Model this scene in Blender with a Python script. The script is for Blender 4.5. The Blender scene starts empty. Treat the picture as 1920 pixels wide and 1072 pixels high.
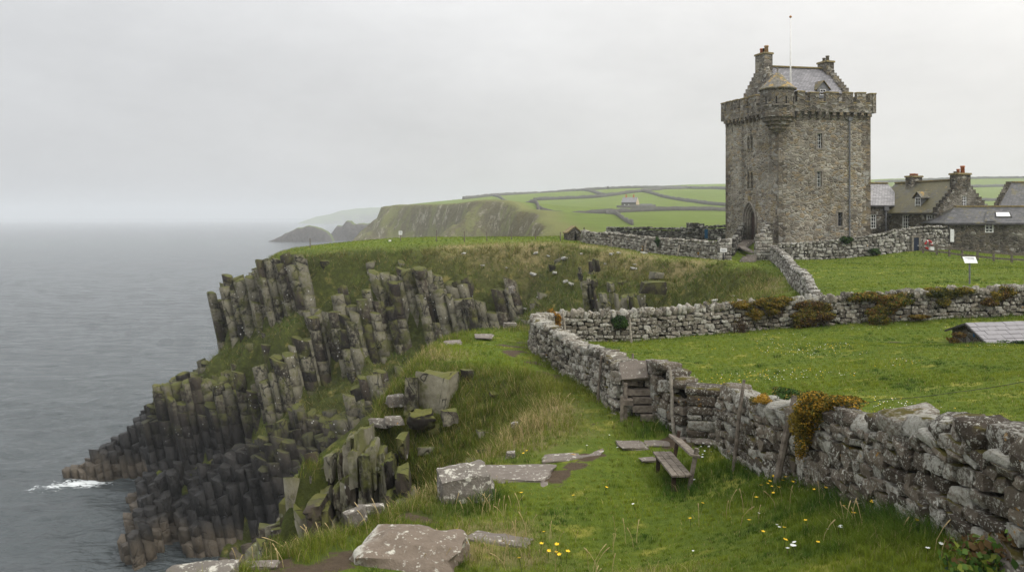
import bpy, math, random
import numpy as np
C = bpy.context.scene.collection
EYE = 30.0            # eye height above the sea (sea level is z = 0)
FPX = 1500.0          # focal length in photo pixels
rnd = random.Random(7)

def P(px, py, Y):
    """photo pixel at a chosen real distance -> world point"""
    return ((px - 960.0) * Y / FPX, Y, EYE - (py - 408.0) * Y / FPX)

def PX(px, Y):
    return (px - 960.0) * Y / FPX

# ---------------------------------------------------------------- numeric noise
def _hash(ix, iy, iz, seed):
    n = (ix.astype(np.uint32) * np.uint32(374761393) + iy.astype(np.uint32) * np.uint32(668265263)
         + iz.astype(np.uint32) * np.uint32(2147483647 - 59) + np.uint32((seed * 974711) & 0xffffffff))
    n = (n ^ (n >> np.uint32(13))) * np.uint32(1274126177)
    n = (n ^ (n >> np.uint32(16))) * np.uint32(2246822519)
    n = n ^ (n >> np.uint32(15))
    return n.astype(np.float64) / 4294967296.0

def vnoise(x, y, z=None, seed=0):
    """value noise in -1..1"""
    x = np.asarray(x, float); y = np.asarray(y, float)
    z = np.zeros_like(x) if z is None else np.asarray(z, float)
    fx, fy, fz = np.floor(x), np.floor(y), np.floor(z)
    ix, iy, iz = fx.astype(np.int64), fy.astype(np.int64), fz.astype(np.int64)
    u, v, w = x - fx, y - fy, z - fz
    u = u * u * u * (u * (u * 6 - 15) + 10); v = v * v * v * (v * (v * 6 - 15) + 10); w = w * w * w * (w * (w * 6 - 15) + 10)
    r = 0
    for a in (0, 1):
        wa = u if a else 1 - u
        for b in (0, 1):
            wb = v if b else 1 - v
            for c in (0, 1):
                wc = w if c else 1 - w
                r = r + wa * wb * wc * _hash(ix + a, iy + b, iz + c, seed)
    return r * 2 - 1

def fbm(x, y, z=None, seed=0, oct=4, gain=0.5):
    t = 0; a = 1.0; s = 0
    x = np.asarray(x, float); y = np.asarray(y, float)
    for i in range(oct):
        t = t + a * vnoise(x * 2 ** i + 17.3 * i, y * 2 ** i - 9.1 * i, None if z is None else np.asarray(z) * 2 ** i, seed + i)
        s += a; a *= gain
    return t / s

def sstep(a, b, x):
    t = np.clip((np.asarray(x, float) - a) / (b - a), 0, 1)
    return t * t * (3 - 2 * t)

def tps_fit(pts, lam=0.02):
    p = np.array(pts, float); n = len(p)
    d = np.hypot(p[:, None, 0] - p[None, :, 0], p[:, None, 1] - p[None, :, 1])
    K = np.where(d > 0, d * d * np.log(d + 1e-9), 0) + lam * np.eye(n) * np.mean(d) ** 2 * 0.01
    A = np.zeros((n + 3, n + 3)); A[:n, :n] = K
    A[:n, n] = 1; A[:n, n + 1:] = p[:, :2]; A[n, :n] = 1; A[n + 1:, :n] = p[:, :2].T
    b = np.zeros(n + 3); b[:n] = p[:, 2]
    return p, np.linalg.solve(A, b)

def tps_eval(fit, x, y):
    p, w = fit; n = len(p)
    x = np.asarray(x, float); y = np.asarray(y, float); sh = x.shape
    xf, yf = x.ravel(), y.ravel()
    out = w[n] + w[n + 1] * xf + w[n + 2] * yf
    for i in range(n):
        d2 = (xf - p[i, 0]) ** 2 + (yf - p[i, 1]) ** 2
        out = out + w[i] * 0.5 * d2 * np.log(d2 + 1e-9)
    return out.reshape(sh)

# ---------------------------------------------------------------- mesh helpers
def np_mesh(name, V, F, smooth=False, cols=None, uv=None):
    """V (n,3), F (m,k) int array of equal polygons -> mesh data"""
    me = bpy.data.meshes.new(name)
    V = np.ascontiguousarray(V, np.float32); F = np.ascontiguousarray(F, np.int32)
    me.vertices.add(len(V)); me.vertices.foreach_set('co', V.ravel())
    k = F.shape[1]
    me.loops.add(F.size); me.loops.foreach_set('vertex_index', F.ravel())
    me.polygons.add(len(F))
    me.polygons.foreach_set('loop_start', np.arange(0, F.size, k, dtype=np.int32))
    me.polygons.foreach_set('loop_total', np.full(len(F), k, np.int32))
    me.update(calc_edges=True)
    if smooth:
        me.polygons.foreach_set('use_smooth', np.ones(len(F), bool))
    if cols is not None:
        at = me.color_attributes.new('Col', 'FLOAT_COLOR', 'POINT')
        c = np.ones((len(V), 4), np.float32); c[:, :cols.shape[1]] = cols
        at.data.foreach_set('color', c.ravel())
    if uv is not None:
        l = me.uv_layers.new(name='UVMap'); l.data.foreach_set('uv', np.ascontiguousarray(uv, np.float32).ravel())
    return me

def tag(o, label=None, cat=None, group=None, kind=None):
    if label: o['label'] = label
    if cat: o['category'] = cat
    if group: o['group'] = group
    if kind or label: o['kind'] = kind or 'thing'
    return o

def link(name, me, mat=None, parent=None, loc=None):
    o = bpy.data.objects.new(name, me); C.objects.link(o)
    if mat is not None:
        for m in (mat if isinstance(mat, (list, tuple)) else [mat]): me.materials.append(m)
    if loc is not None: o.location = loc
    if parent is not None: o.parent = parent
    return o

def empty(name, loc, rz=0.0):
    o = bpy.data.objects.new(name, None); C.objects.link(o)
    o.location = loc; o.rotation_euler = (0, 0, rz); o.empty_display_size = 0.2
    return o

def copy_tree(o, parent=None):
    c = o.copy(); C.objects.link(c); c.parent = parent
    for ch in list(o.children): copy_tree(ch, c)
    return c

class MB:
    """small polygon collector; build() links it as ONE mesh object (world coords, moved into the parent's frame)"""
    def __init__(s): s.v = []; s.f = []; s.mi = []; s.cur = 0
    def add(s, vs, fs):
        b = len(s.v); s.v += [tuple(map(float, p)) for p in vs]
        for f in fs: s.f.append(tuple(b + i for i in f)); s.mi.append(s.cur)
    def box(s, c, h, ax=None, taper=1.0, jit=0.0):
        """centre, half sizes, axes (3 unit vectors)"""
        ax = ((1, 0, 0), (0, 1, 0), (0, 0, 1)) if ax is None else ax; A = np.array(ax, float); c = np.array(c, float)
        vs = []
        for z in (-1, 1):
            t = taper if z > 0 else 1.0
            for x, y in ((-1, -1), (1, -1), (1, 1), (-1, 1)):
                p = c + A[0] * x * h[0] * t + A[1] * y * h[1] * t + A[2] * z * h[2]
                if jit: p = p + np.array([rnd.uniform(-jit, jit) for _ in range(3)])
                vs.append(p)
        s.add(vs, [(3, 2, 1, 0), (4, 5, 6, 7), (0, 1, 5, 4), (1, 2, 6, 5), (2, 3, 7, 6), (3, 0, 4, 7)])
    def bar(s, a, b, w, t, up=(0, 0, 1), taper=1.0, jit=0.0):
        a = np.array(a, float); b = np.array(b, float); d = b - a; L = np.linalg.norm(d); d /= L
        u = np.array(up, float); u = u - d * u.dot(d)
        if np.linalg.norm(u) < 1e-4: u = np.array((1.0, 0, 0)) - d * d[0]
        u /= np.linalg.norm(u); r = np.cross(d, u)
        s.box((a + b) / 2, (w / 2, t / 2, L / 2), (r, u, d), taper, jit)
    def tube(s, pts, rad, n=8, cap=True):
        pts = [np.array(p, float) for p in pts]; rs = rad if isinstance(rad, (list, tuple)) else [rad] * len(pts)
        vs = []; ref = np.array((0.31, 0.17, 0.93))
        for i, p in enumerate(pts):
            d = pts[min(i + 1, len(pts) - 1)] - pts[max(i - 1, 0)]; d = d / (np.linalg.norm(d) + 1e-9)
            rf = ref if abs(d.dot(ref)) < .95 else np.array((1.0, 0, 0))
            u = np.cross(d, rf); u /= np.linalg.norm(u); w = np.cross(d, u)
            for k in range(n):
                a = 2 * math.pi * k / n
                vs.append(p + (u * math.cos(a) + w * math.sin(a)) * rs[i])
        fs = []
        for i in range(len(pts) - 1):
            for k in range(n):
                fs.append((i * n + k, i * n + (k + 1) % n, (i + 1) * n + (k + 1) % n, (i + 1) * n + k))
        if cap:
            fs.append(tuple(range(n - 1, -1, -1))); fs.append(tuple(range((len(pts) - 1) * n, len(pts) * n)))
        s.add(vs, fs)
    def prism(s, poly, vec):
        """flat polygon (3-d points) pushed along vec"""
        n = len(poly); p = [np.array(q, float) for q in poly]; v = np.array(vec, float)
        s.add(p + [q + v for q in p], [tuple(range(n - 1, -1, -1)), tuple(range(n, 2 * n))]
              + [(i, (i + 1) % n, n + (i + 1) % n, n + i) for i in range(n)])
    def build(s, name, mat, parent=None, smooth=False, uvscale=None, bevel=0.0, up=None):
        me = bpy.data.meshes.new(name)
        me.from_pydata(s.v, [], s.f)
        ms = mat if isinstance(mat, (list, tuple)) else [mat]
        for m in ms: me.materials.append(m)
        if len(ms) > 1: me.polygons.foreach_set('material_index', s.mi)
        if smooth: me.polygons.foreach_set('use_smooth', [True] * len(me.polygons))
        me.update(); wall_uv(me)
        o = bpy.data.objects.new(name, me); C.objects.link(o)
        if parent is not None:
            r = parent; off = np.zeros(3)
            while r is not None: off += np.array(r.location); r = r.parent
            for v in me.vertices: v.co = (v.co[0] - off[0], v.co[1] - off[1], v.co[2] - off[2])
            o.parent = parent
        if bevel:
            m = o.modifiers.new('bevel', 'BEVEL'); m.width = bevel; m.segments = 2; m.limit_method = 'ANGLE'
        return o

def wall_uv(me):
    """box-like uv in metres: u along the wall, v up (down the slope on roofs)"""
    l = me.uv_layers.new(name='UVMap'); n = len(me.loops)
    co = np.empty(len(me.vertices) * 3); me.vertices.foreach_get('co', co); co = co.reshape(-1, 3)
    uv = np.zeros((n, 2))
    for p in me.polygons:
        nx, ny, nz = p.normal
        h = math.hypot(nx, ny)
        if h < 0.2: t = np.array((1.0, 0, 0)); b = np.array((0, 1.0, 0))
        else:
            t = np.array((-ny / h, nx / h, 0)); b = np.cross((nx, ny, nz), t)
        for li in p.loop_indices:
            c = co[me.loops[li].vertex_index]; uv[li] = (c.dot(t), c.dot(b))
    l.data.foreach_set('uv', uv.astype(np.float32).ravel())
# ---------------------------------------------------------------- materials
class NT:
    """terse node-tree builder"""
    def __init__(s, name, rough=0.9, spec=0.3):
        s.m = bpy.data.materials.new(name); s.m.use_nodes = True; s.t = s.m.node_tree; s.n = s.t.nodes
        s.bsdf = s.n['Principled BSDF']; s.bsdf.inputs['Roughness'].default_value = rough
        s.bsdf.inputs['Specular IOR Level'].default_value = spec
        s._pos = None
    def new(s, k, **kw):
        n = s.n.new(k)
        for a, b in kw.items(): setattr(n, a, b)
        return n
    def put(s, sock, val):
        if hasattr(val, 'default_value') or hasattr(val, 'links'): s.t.links.new(val, sock)
        elif isinstance(val, (tuple, list)) and len(val) == 3 and sock.type == 'RGBA': sock.default_value = (*val, 1)
        else: sock.default_value = val
        return s
    def pos(s):
        if s._pos is None: s._pos = s.new('ShaderNodeNewGeometry')
        return s._pos.outputs['Position']
    def nrm(s): s.pos(); return s._pos.outputs['Normal']
    def uv(s): return s.new('ShaderNodeTexCoord').outputs['UV']
    def obj(s): return s.new('ShaderNodeTexCoord').outputs['Object']
    def attr(s, ch=None):
        a = s.new('ShaderNodeAttribute', attribute_name='Col')
        if ch is None: return a.outputs['Color']
        return s.sep(a.outputs['Color'], ch)
    def sep(s, v, ch):
        k = s.new('ShaderNodeSeparateXYZ'); s.put(k.inputs[0], v); return k.outputs[ch]
    def map(s, v, scale=(1, 1, 1), rot=(0, 0, 0), loc=(0, 0, 0)):
        k = s.new('ShaderNodeMapping'); s.put(k.inputs[0], v)
        k.inputs['Scale'].default_value = scale; k.inputs['Rotation'].default_value = rot; k.inputs['Location'].default_value = loc
        return k.outputs[0]
    def noise(s, scale, detail=4, rough=.55, vec=None, dist=0.0, out='Fac'):
        k = s.new('ShaderNodeTexNoise'); s.put(k.inputs['Vector'], vec if vec is not None else s.pos())
        k.inputs['Scale'].default_value = scale; k.inputs['Detail'].default_value = detail
        k.inputs['Roughness'].default_value = rough; k.inputs['Distortion'].default_value = dist
        return k.outputs[out]
    def voro(s, scale, vec=None, feature='F1', out='Distance', rand=1.0):
        k = s.new('ShaderNodeTexVoronoi', feature=feature); s.put(k.inputs['Vector'], vec if vec is not None else s.pos())
        k.inputs['Scale'].default_value = scale; k.inputs['Randomness'].default_value = rand
        return k.outputs[out]
    def ramp(s, v, *stops, interp='LINEAR'):
        k = s.new('ShaderNodeValToRGB'); s.put(k.inputs[0], v); cr = k.color_ramp; cr.interpolation = interp
        while len(cr.elements) < len(stops): cr.elements.new(1)
        for e, (p, c) in zip(cr.elements, stops):
            e.position = p; e.color = (c, c, c, 1) if not isinstance(c, (tuple, list)) else (*c, 1)
        return k.outputs[0]
    def rng(s, v, a, b, c=0.0, d=1.0, smooth=True):
        k = s.new('ShaderNodeMapRange'); k.interpolation_type = 'SMOOTHSTEP' if smooth else 'LINEAR'
        s.put(k.inputs[0], v)
        for i, q in zip((1, 2, 3, 4), (a, b, c, d)): s.put(k.inputs[i], q)
        return k.outputs[0]
    def math(s, op, a, b=0.0, clamp=False):
        k = s.new('ShaderNodeMath', operation=op, use_clamp=clamp); s.put(k.inputs[0], a); s.put(k.inputs[1], b); return k.outputs[0]
    def vmath(s, op, a, b):
        k = s.new('ShaderNodeVectorMath', operation=op); s.put(k.inputs[0], a); s.put(k.inputs[1], b); return k.outputs[0]
    def mix(s, f, a, b, blend='MIX'):
        k = s.new('ShaderNodeMix', data_type='RGBA', blend_type=blend); s.put(k.inputs[0], f)
        s.put(k.inputs[6], a); s.put(k.inputs[7], b); return k.outputs[2]
    def bump(s, h, strength=.5, dist=.02, nrm=None):
        k = s.new('ShaderNodeBump'); s.put(k.inputs['Height'], h)
        k.inputs['Strength'].default_value = strength; k.inputs['Distance'].default_value = dist
        if nrm is not None: s.put(k.inputs['Normal'], nrm)
        return k.outputs[0]
    def done(s, col=None, nrm=None, rough=None):
        if col is not None: s.put(s.bsdf.inputs['Base Color'], col)
        if nrm is not None: s.put(s.bsdf.inputs['Normal'], nrm)
        if rough is not None: s.put(s.bsdf.inputs['Roughness'], rough)
        return s.m

def lichen(n, col, amount=.5, scale=6.0, pale=(.48, .47, .42), gold=0.0, seedloc=(0, 0, 0)):
    """pale crusty lichen: ragged noise patches and round spots (and a little orange)"""
    v = n.map(n.pos(), loc=seedloc)
    a = n.noise(scale, 6, .65, v); b = n.noise(scale * .27, 3, .5, v)
    m = n.rng(n.math('ADD', n.math('MULTIPLY', a, .82), n.math('MULTIPLY', b, .18)), .62 - amount * .2, .66 - amount * .2 + .05)
    sp = n.voro(scale * 1.6, v); sm = n.rng(sp, .20, .26, 1, 0)
    sm = n.math('MULTIPLY', sm, n.rng(n.noise(scale * .5, 2, .5, v), .48, .6))
    m = n.math('MAXIMUM', m, n.math('MULTIPLY', sm, min(1, amount * 1.6)))
    c = n.mix(m, col, pale)
    if gold > 0:
        g = n.noise(scale * .35, 5, .6, n.map(n.pos(), loc=(31, 7, 3)))
        c = n.mix(n.rng(g, .68 - gold * .12, .74 - gold * .12), c, (.36, .19, .035))
    return c, m

M = {}
def make_materials():
    # ---- dry stone: per-stone tone in Col.r, lichen propensity in Col.g
    def stone(name, dark, light, am, sc, gold, pale=(.50, .49, .43), moss=0.0):
        n = NT(name, .92, .2)
        t = n.attr(0); g = n.attr(1)
        base = n.mix(t, dark, light)
        base = n.mix(n.math('MULTIPLY', n.noise(9, 5, .65), .8), base, n.mix(.45, base, (.02, .018, .015)))
        c, m = lichen(n, base, am, sc, pale, gold)
        gl = n.math('MULTIPLY', n.rng(n.math('ADD', n.math('MULTIPLY', g, .32), n.noise(sc * 1.1, 8, .78)), .68, .80), .8)
        c = n.mix(gl, c, n.mix(n.noise(sc * 3, 3), tuple(q * .6 for q in pale), pale))
        fl = n.rng(n.voro(sc * 2.6, n.map(n.pos(), loc=(2, 5, 8))), .16, .24, 1, 0); fl = n.math('MULTIPLY', fl, n.rng(n.noise(sc * .4, 3, .6, n.map(n.pos(), loc=(1, 1, 6))), .5, .58)); c = n.mix(fl, c, pale)
        if moss > 0:
            z = n.sep(n.nrm(), 2)
            mm = n.math('MULTIPLY', n.rng(z, .35, .8), n.rng(n.noise(2.3, 4, .6, n.map(n.pos(), loc=(5, 9, 2))), .62 - moss * .2, .72 - moss * .2))
            c = n.mix(mm, c, n.mix(n.noise(14, 3), (.055, .06, .012), (.13, .095, .02)))
        h = n.math('ADD', n.noise(26, 8, .75), n.math('MULTIPLY', n.noise(7, 4, .6), 1.8))
        M[name] = n.done(c, n.bump(h, 1.0, .05))
    stone('near_stone', (.07, .055, .04), (.23, .19, .145), .40, 13, .12, moss=.5)
    stone('field_stone', (.085, .073, .056), (.31, .275, .22), .42, 9, .1, (.55, .53, .46), .4)
    stone('castle_wall_stone', (.10, .09, .07), (.33, .30, .25), .42, 3.0, .25, (.55, .53, .46), .3)
    stone('pale_wall_stone', (.09, .08, .065), (.28, .26, .22), .40, 3.5, .1, (.58, .56, .5), .2)
    stone('dark_wall_stone', (.035, .033, .028), (.12, .11, .095), .25, 3.0, .1, (.4, .39, .34), .4)
    n = NT('gap_shade_core', 1, .05); M['gap_shade_core'] = n.done((.012, .011, .009))  # near-black colour puts shade into the gaps between stones
    # ---- boulders and slabs
    n = NT('boulder', .9, .25)
    b = n.mix(n.noise(3, 6, .6), (.085, .075, .062), (.22, .195, .165))
    c, m = lichen(n, b, .46, 9, (.50, .48, .41), .1)
    M['boulder'] = n.done(c, n.bump(n.math('ADD', n.noise(18, 7, .7), n.math('MULTIPLY', n.noise(4, 4), 2)), .9, .04))
    n = NT('brown_boulder', .9, .25)
    b = n.mix(n.noise(5, 7, .65), (.10, .078, .058), (.27, .215, .165))
    c, m = lichen(n, b, .40, 8, (.55, .53, .45), .1)
    ln = n.noise(5, 6, .7); c = n.mix(n.math('MULTIPLY', n.rng(n.sep(n.nrm(), 0), -.15, -.5), n.rng(ln, .4, .55)), c, (.52, .5, .43))
    M['brown_boulder'] = n.done(c, n.bump(n.math('ADD', n.noise(22, 7, .75), n.math('MULTIPLY', n.noise(5, 4), 2)), .9, .04))
    n = NT('slab', .85, .3)
    b = n.mix(n.noise(4, 6, .6, n.map(n.pos(), (1, 3, 1))), (.085, .07, .058), (.21, .18, .15))
    c, m = lichen(n, b, .30, 8.0, (.46, .44, .38), .06)
    M['slab'] = n.done(c, n.bump(n.noise(16, 7, .7), .8, .025))
    # ---- cliff rock (basalt): Col.r tone, Col.g lichen, Col.b blackness near the sea
    def cliff(name, black):
        n = NT(name, .88, .3)
        t = n.attr(0); g = n.attr(1)
        b = n.mix(t, (.013, .010, .0068), (.072, .056, .039))
        b = n.mix(n.noise(2.2, 7, .65, n.map(n.pos(), (1, 1, .35))), n.mix(.55, b, (.012, .011, .010)), b)
        pale = n.rng(n.math('ADD', n.math('MULTIPLY', g, .75), n.math('MULTIPLY', n.noise(2.6, 7, .7), 1.0)), .76, .98)
        z = n.sep(n.nrm(), 2)
        hz = n.math('ADD', n.sep(n.pos(), 2), n.math('MULTIPLY', n.noise(.16, 4), 9.0))
        if black:
            pale = n.math('MULTIPLY', pale, n.rng(hz, 13, 19))
        c = n.mix(n.math('MULTIPLY', pale, .8), b, n.mix(n.noise(5, 5), (.11, .10, .065), (.31, .29, .215)))
        sp = n.rng(n.voro(2.6), .12, .2, 1, 0)
        sp = n.math('MULTIPLY', sp, n.rng(n.noise(.5, 3), .52, .62))
        c = n.mix(sp, c, (.62, .61, .57))
        mo = n.math('MULTIPLY', n.rng(z, .3, .75), n.rng(n.noise(.7, 5, .6), .30, .44))
        mo = n.math('MAXIMUM', mo, n.math('MULTIPLY', n.rng(n.noise(.55, 6, .7, n.map(n.pos(), loc=(8, 8, 8))), .50, .62), .8))
        if black: mo = n.math('MULTIPLY', mo, n.rng(hz, 11, 16))
        c = n.mix(mo, c, n.mix(n.noise(1.3, 4), (.042, .062, .012), (.13, .115, .026)))
        rough = .88
        ck = n.voro(.85, n.map(n.vmath('ADD', n.pos(), n.noise(.8, 3, .6, out='Color')), (1, 1, .55)), 'DISTANCE_TO_EDGE')
        ck = n.rng(ck, .0, .045 if black else .02, 1, 0); ck = n.math('MULTIPLY', ck, n.rng(n.noise(.9, 3), .42, .58)); c = n.mix(n.math('MULTIPLY', ck, .8), c, (.012, .011, .010))
        if black:
            c = n.mix(n.rng(hz, 10, 17, 1, 0), c, n.mix(n.noise(3, 5), (.006, .0057, .0055), (.022, .020, .018)))
            tide = n.math('ADD', n.sep(n.pos(), 2), n.math('MULTIPLY', n.noise(.4, 4), 2.5))
            c = n.mix(n.rng(tide, 2.2, 4.2, 1, 0), c, n.mix(n.noise(2.5, 5), (.05, .04, .028), (.13, .105, .075)))
            rough = n.rng(hz, 10, 17, .62, .9)
        h = n.math('SUBTRACT', n.math('ADD', n.noise(6, 8, .7, n.map(n.pos(), (1, 1, .6))), n.math('MULTIPLY', n.noise(1.4, 4), 1.2)), n.math('MULTIPLY', ck, .9))
        M[name] = n.done(c, n.bump(h, .9, .12 if black else .05), rough)
    cliff('cliff_rock', True); cliff('ledge_rock', False)
    # ---- the ground: Col.r rough tussock, Col.g trodden earth, Col.b dry straw
    n = NT('turf', .95, .15)
    r, e, d = n.attr(0), n.attr(1), n.attr(2)
    g1 = n.mix(n.noise(.45, 4, .6), (.095, .14, .012), (.175, .215, .022))
    g1 = n.mix(n.rng(n.noise(4.5, 5, .7), .35, .75), n.mix(.6, g1, (.06, .10, .012)), g1)
    g1 = n.mix(n.rng(n.noise(1.1, 3, .6, n.map(n.pos(), loc=(9, 3, 1))), .56, .72), g1, (.28, .27, .05))
    g2 = n.mix(n.noise(.30, 5, .65), (.048, .076, .010), (.125, .125, .024))
    g2 = n.mix(n.rng(n.noise(1.9, 6, .7), .42, .7), n.mix(.6, g2, (.020, .024, .008)), g2)
    g2 = n.mix(n.rng(n.noise(.9, 5, .65, n.map(n.pos(), loc=(3, 8, 1))), .55, .7), g2, (.19, .165, .05))
    c = n.mix(r, g1, g2)
    c = n.mix(n.math('MULTIPLY', d, n.rng(n.noise(2.2, 5, .7), .3, .6)), c, n.mix(n.noise(6, 4), (.20, .155, .07), (.36, .29, .15)))
    c = n.mix(n.rng(n.math('ADD', e, n.math('MULTIPLY', n.math('SUBTRACT', n.noise(3.2, 5, .7), .5), 1.2)), .42, .62), c, n.mix(n.noise(8, 4), (.06, .042, .026), (.13, .095, .062)))
    h = n.math('ADD', n.noise(22, 6, .75), n.math('MULTIPLY', n.noise(3.0, 5, .7), 2.4))
    M['turf'] = n.done(c, n.bump(h, .9, .09))
    # ---- grass blades: colour straight from Col
    def blade(name):
        n = NT(name, .75, .25)
        col = n.attr()
        n.put(n.bsdf.inputs['Base Color'], col)
        tr = n.new('ShaderNodeBsdfTranslucent'); n.put(tr.inputs[0], col)
        mx = n.new('ShaderNodeMixShader'); mx.inputs[0].default_value = .3
        n.put(mx.inputs[1], n.bsdf.outputs[0]); n.put(mx.inputs[2], tr.outputs[0])
        out = n.n['Material Output']; n.put(out.inputs[0], mx.outputs[0]); M[name] = n.m
    blade('blade'); blade('leafage')
    # ---- sea
    n = NT('sea_water', .14, .5)
    f = n.attr(0)
    fo = n.rng(n.math('ADD', f, n.math('MULTIPLY', n.math('SUBTRACT', n.noise(.9, 8, .72, n.map(n.pos(), (1, 1, 1)), 1.2), .5), 1.5)), .60, .80)
    c = n.mix(n.noise(.02, 3), (.042, .052, .055), (.064, .075, .078))
    c = n.mix(fo, c, (.72, .75, .75))
    v1 = n.map(n.pos(), (.7, 1.25, 1), (0, 0, .25)); v2 = n.map(n.pos(), (.8, 1.2, 1), (0, 0, -.45))
    h = n.math('ADD', n.math('MULTIPLY', n.noise(.16, 3, .5, v1), 3.2), n.math('ADD', n.math('MULTIPLY', n.noise(.55, 4, .55, v2), 1.1), n.math('MULTIPLY', n.noise(1.9, 4, .6, v1), .33)))
    M['sea_water'] = n.done(c, n.bump(h, 1.0, .85), n.math('ADD', n.math('MULTIPLY', fo, .6), .16))
    n.bsdf.inputs['IOR'].default_value = 1.333
    # ---- far land
    n = NT('far_land', .95, .1)
    r, e, d = n.attr(0), n.attr(1), n.attr(2)
    g = n.mix(n.noise(.012, 4, .6), (.12, .185, .025), (.20, .255, .04))
    g = n.mix(n.rng(n.noise(.07, 6, .7), .4, .7), n.mix(.4, g, (.10, .12, .02)), g)
    g = n.mix(e, g, (.40, .33, .16))
    rk = n.mix(n.noise(.05, 7, .7), (.055, .095, .016), (.15, .19, .04))
    z = n.sep(n.nrm(), 2)
    vst = n.map(n.pos(), (1, 1, .3))
    rm = n.math('MULTIPLY', n.rng(z, .93, .78), n.rng(n.noise(.075, 8, .75, vst), .44, .50))
    rkc = n.mix(n.rng(n.noise(.22, 7, .8, n.map(n.pos(), (1, 1, .25))), .35, .65), (.006, .006, .006), (.075, .068, .058))
    rkc = n.mix(n.rng(n.noise(.13, 7, .8, n.map(n.pos(), (1, 1, .5), loc=(70, 20, 5))), .53, .60), rkc, (.46, .44, .38))
    rk = n.mix(rm, rk, rkc)
    c = n.mix(r, g, rk); c = n.mix(d, c, (.22, .19, .08))
    M['far_land'] = n.done(c, n.bump(n.noise(.3, 8, .75), 1, 2.4))
    n = NT('far_rock', .95, .1)
    c = n.mix(n.attr(0), n.mix(n.noise(.2, 4), (.09, .13, .03), (.17, .19, .06)), n.mix(n.noise(.25, 8, .75, n.map(n.pos(), (1, 1, .4))), (.012, .012, .011), (.15, .13, .11)))
    M['far_rock'] = n.done(c, n.bump(n.noise(.25, 8, .75), 1, 2.5))
    # ---- castle masonry (uv in metres)
    def masonry(name, cw, ch, dark, mid, warm, mortar, mort_w, lich, streak=.6):
        n = NT(name, .93, .2)
        uv = n.uv()
        wob = n.vmath('SCALE', n.vmath('SUBTRACT', n.noise(1.3, 3, .6, uv, out='Color'), (.5, .5, .5)), (0, 0, 0))
        wob.node.inputs['Scale'].default_value = .34
        v = n.map(n.vmath('ADD', uv, wob), (1 / cw, 1 / ch, 1))
        ed = n.voro(1.0, v, 'DISTANCE_TO_EDGE', rand=.78); cc = n.voro(1.0, v, 'F1', 'Color', rand=.78)
        t = n.sep(cc, 0); t2 = n.sep(cc, 1)
        base = n.mix(t, dark, mid); base = n.mix(n.rng(t2, .62, .95), base, warm)
        base = n.mix(n.rng(n.sep(cc, 2), .86, .93), base, (.40, .385, .34))
        base = n.mix(n.noise(7, 6, .7), n.mix(.5, base, (.03, .027, .022)), base)
        mo = n.rng(ed, mort_w * .35, mort_w, 1, 0)
        mo = n.math('MULTIPLY', mo, n.rng(n.noise(1.0, 4, .6), .30, .62, .25, 1))
        c = n.mix(mo, base, n.mix(n.noise(3, 4), mortar, tuple(q * .62 for q in mortar)))
        lm = n.rng(n.noise(.55, 6, .68, n.map(n.pos(), loc=(4, 4, 4))), .56, .68)
        c = n.mix(n.math('MULTIPLY', lm, lich), c, n.mix(n.noise(4, 4), (.24, .165, .05), (.30, .25, .14)))
        wh = n.math('MULTIPLY', n.rng(n.voro(2.4), .1, .2, 1, 0), n.rng(n.noise(.8, 3), .5, .6)); c = n.mix(wh, c, (.55, .53, .47))
        st = n.noise(.9, 5, .6, n.map(n.pos(), (1, 1, .09))); c = n.mix(n.math('MULTIPLY', n.rng(st, .52, .7), streak), c, (.045, .04, .034))
        big = n.noise(.22, 4, .6, n.map(n.pos(), (1, 1, .6), loc=(2, 9, 4))); c = n.mix(n.rng(big, .56, .40), c, n.mix(.30, c, (.03, .027, .022)))
        c = n.mix(n.math('MULTIPLY', n.rng(n.noise(.3, 5, .65, n.map(n.pos(), loc=(7, 1, 8))), .54, .66), .35), c, (.44, .41, .34))
        h = n.math('ADD', n.math('MULTIPLY', n.rng(ed, 0, mort_w * 1.6), 1.6), n.noise(12, 6, .7))
        M[name] = n.done(c, n.bump(h, .9, .07)); return n
    masonry('tower_stone', .46, .23, (.15, .128, .10), (.41, .36, .28), (.40, .31, .19), (.54, .50, .41), .10, .6, .45)
    masonry('parapet_stone', .55, .30, (.095, .083, .067), (.26, .23, .185), (.27, .215, .13), (.36, .33, .27), .09, .6, .6)
    masonry('cottage_stone', .42, .26, (.05, .044, .036), (.16, .14, .11), (.17, .14, .10), (.22, .2, .165), .09, .3, .5)
    def plain(name, a, b, sc, rough=.9, bumpd=.01, spec=.2, stretch=(1, 1, 1)):
        n = NT(name, rough, spec); k = n.noise(sc, 6, .65, n.map(n.obj(), stretch))
        M[name] = n.done(n.mix(n.rng(k, .3, .7), a, b), n.bump(k, .7, bumpd)); return n
    masonry('quoin_stone', .9, .42, (.10, .082, .06), (.25, .21, .16), (.27, .21, .13), (.30, .27, .22), .05, .5, .6)
    plain('dressed_stone', (.12, .105, .085), (.25, .225, .185), 5, bumpd=.02)
    plain('lichen_stone', (.12, .10, .06), (.27, .21, .09), 5, bumpd=.02)
    plain('weathered_wood', (.075, .06, .047), (.21, .18, .145), 9, .85, .008, .2, (1, 1, 1))
    plain('pale_wood', (.17, .15, .12), (.36, .325, .27), 9, .85, .008, .2)
    plain('dark_wood', (.028, .018, .013), (.07, .045, .03), 8)
    plain('white_paint', (.62, .62, .6), (.78, .78, .76), 5, .5)
    plain('pole_paint', (.6, .59, .57), (.74, .73, .7), 3, .5)
    plain('brass', (.30, .13, .04), (.4, .2, .06), 3, .5)
    plain('lead_grey', (.10, .105, .11), (.19, .19, .195), 4, .6)
    plain('iron', (.025, .025, .027), (.06, .055, .05), 6, .7)
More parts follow.
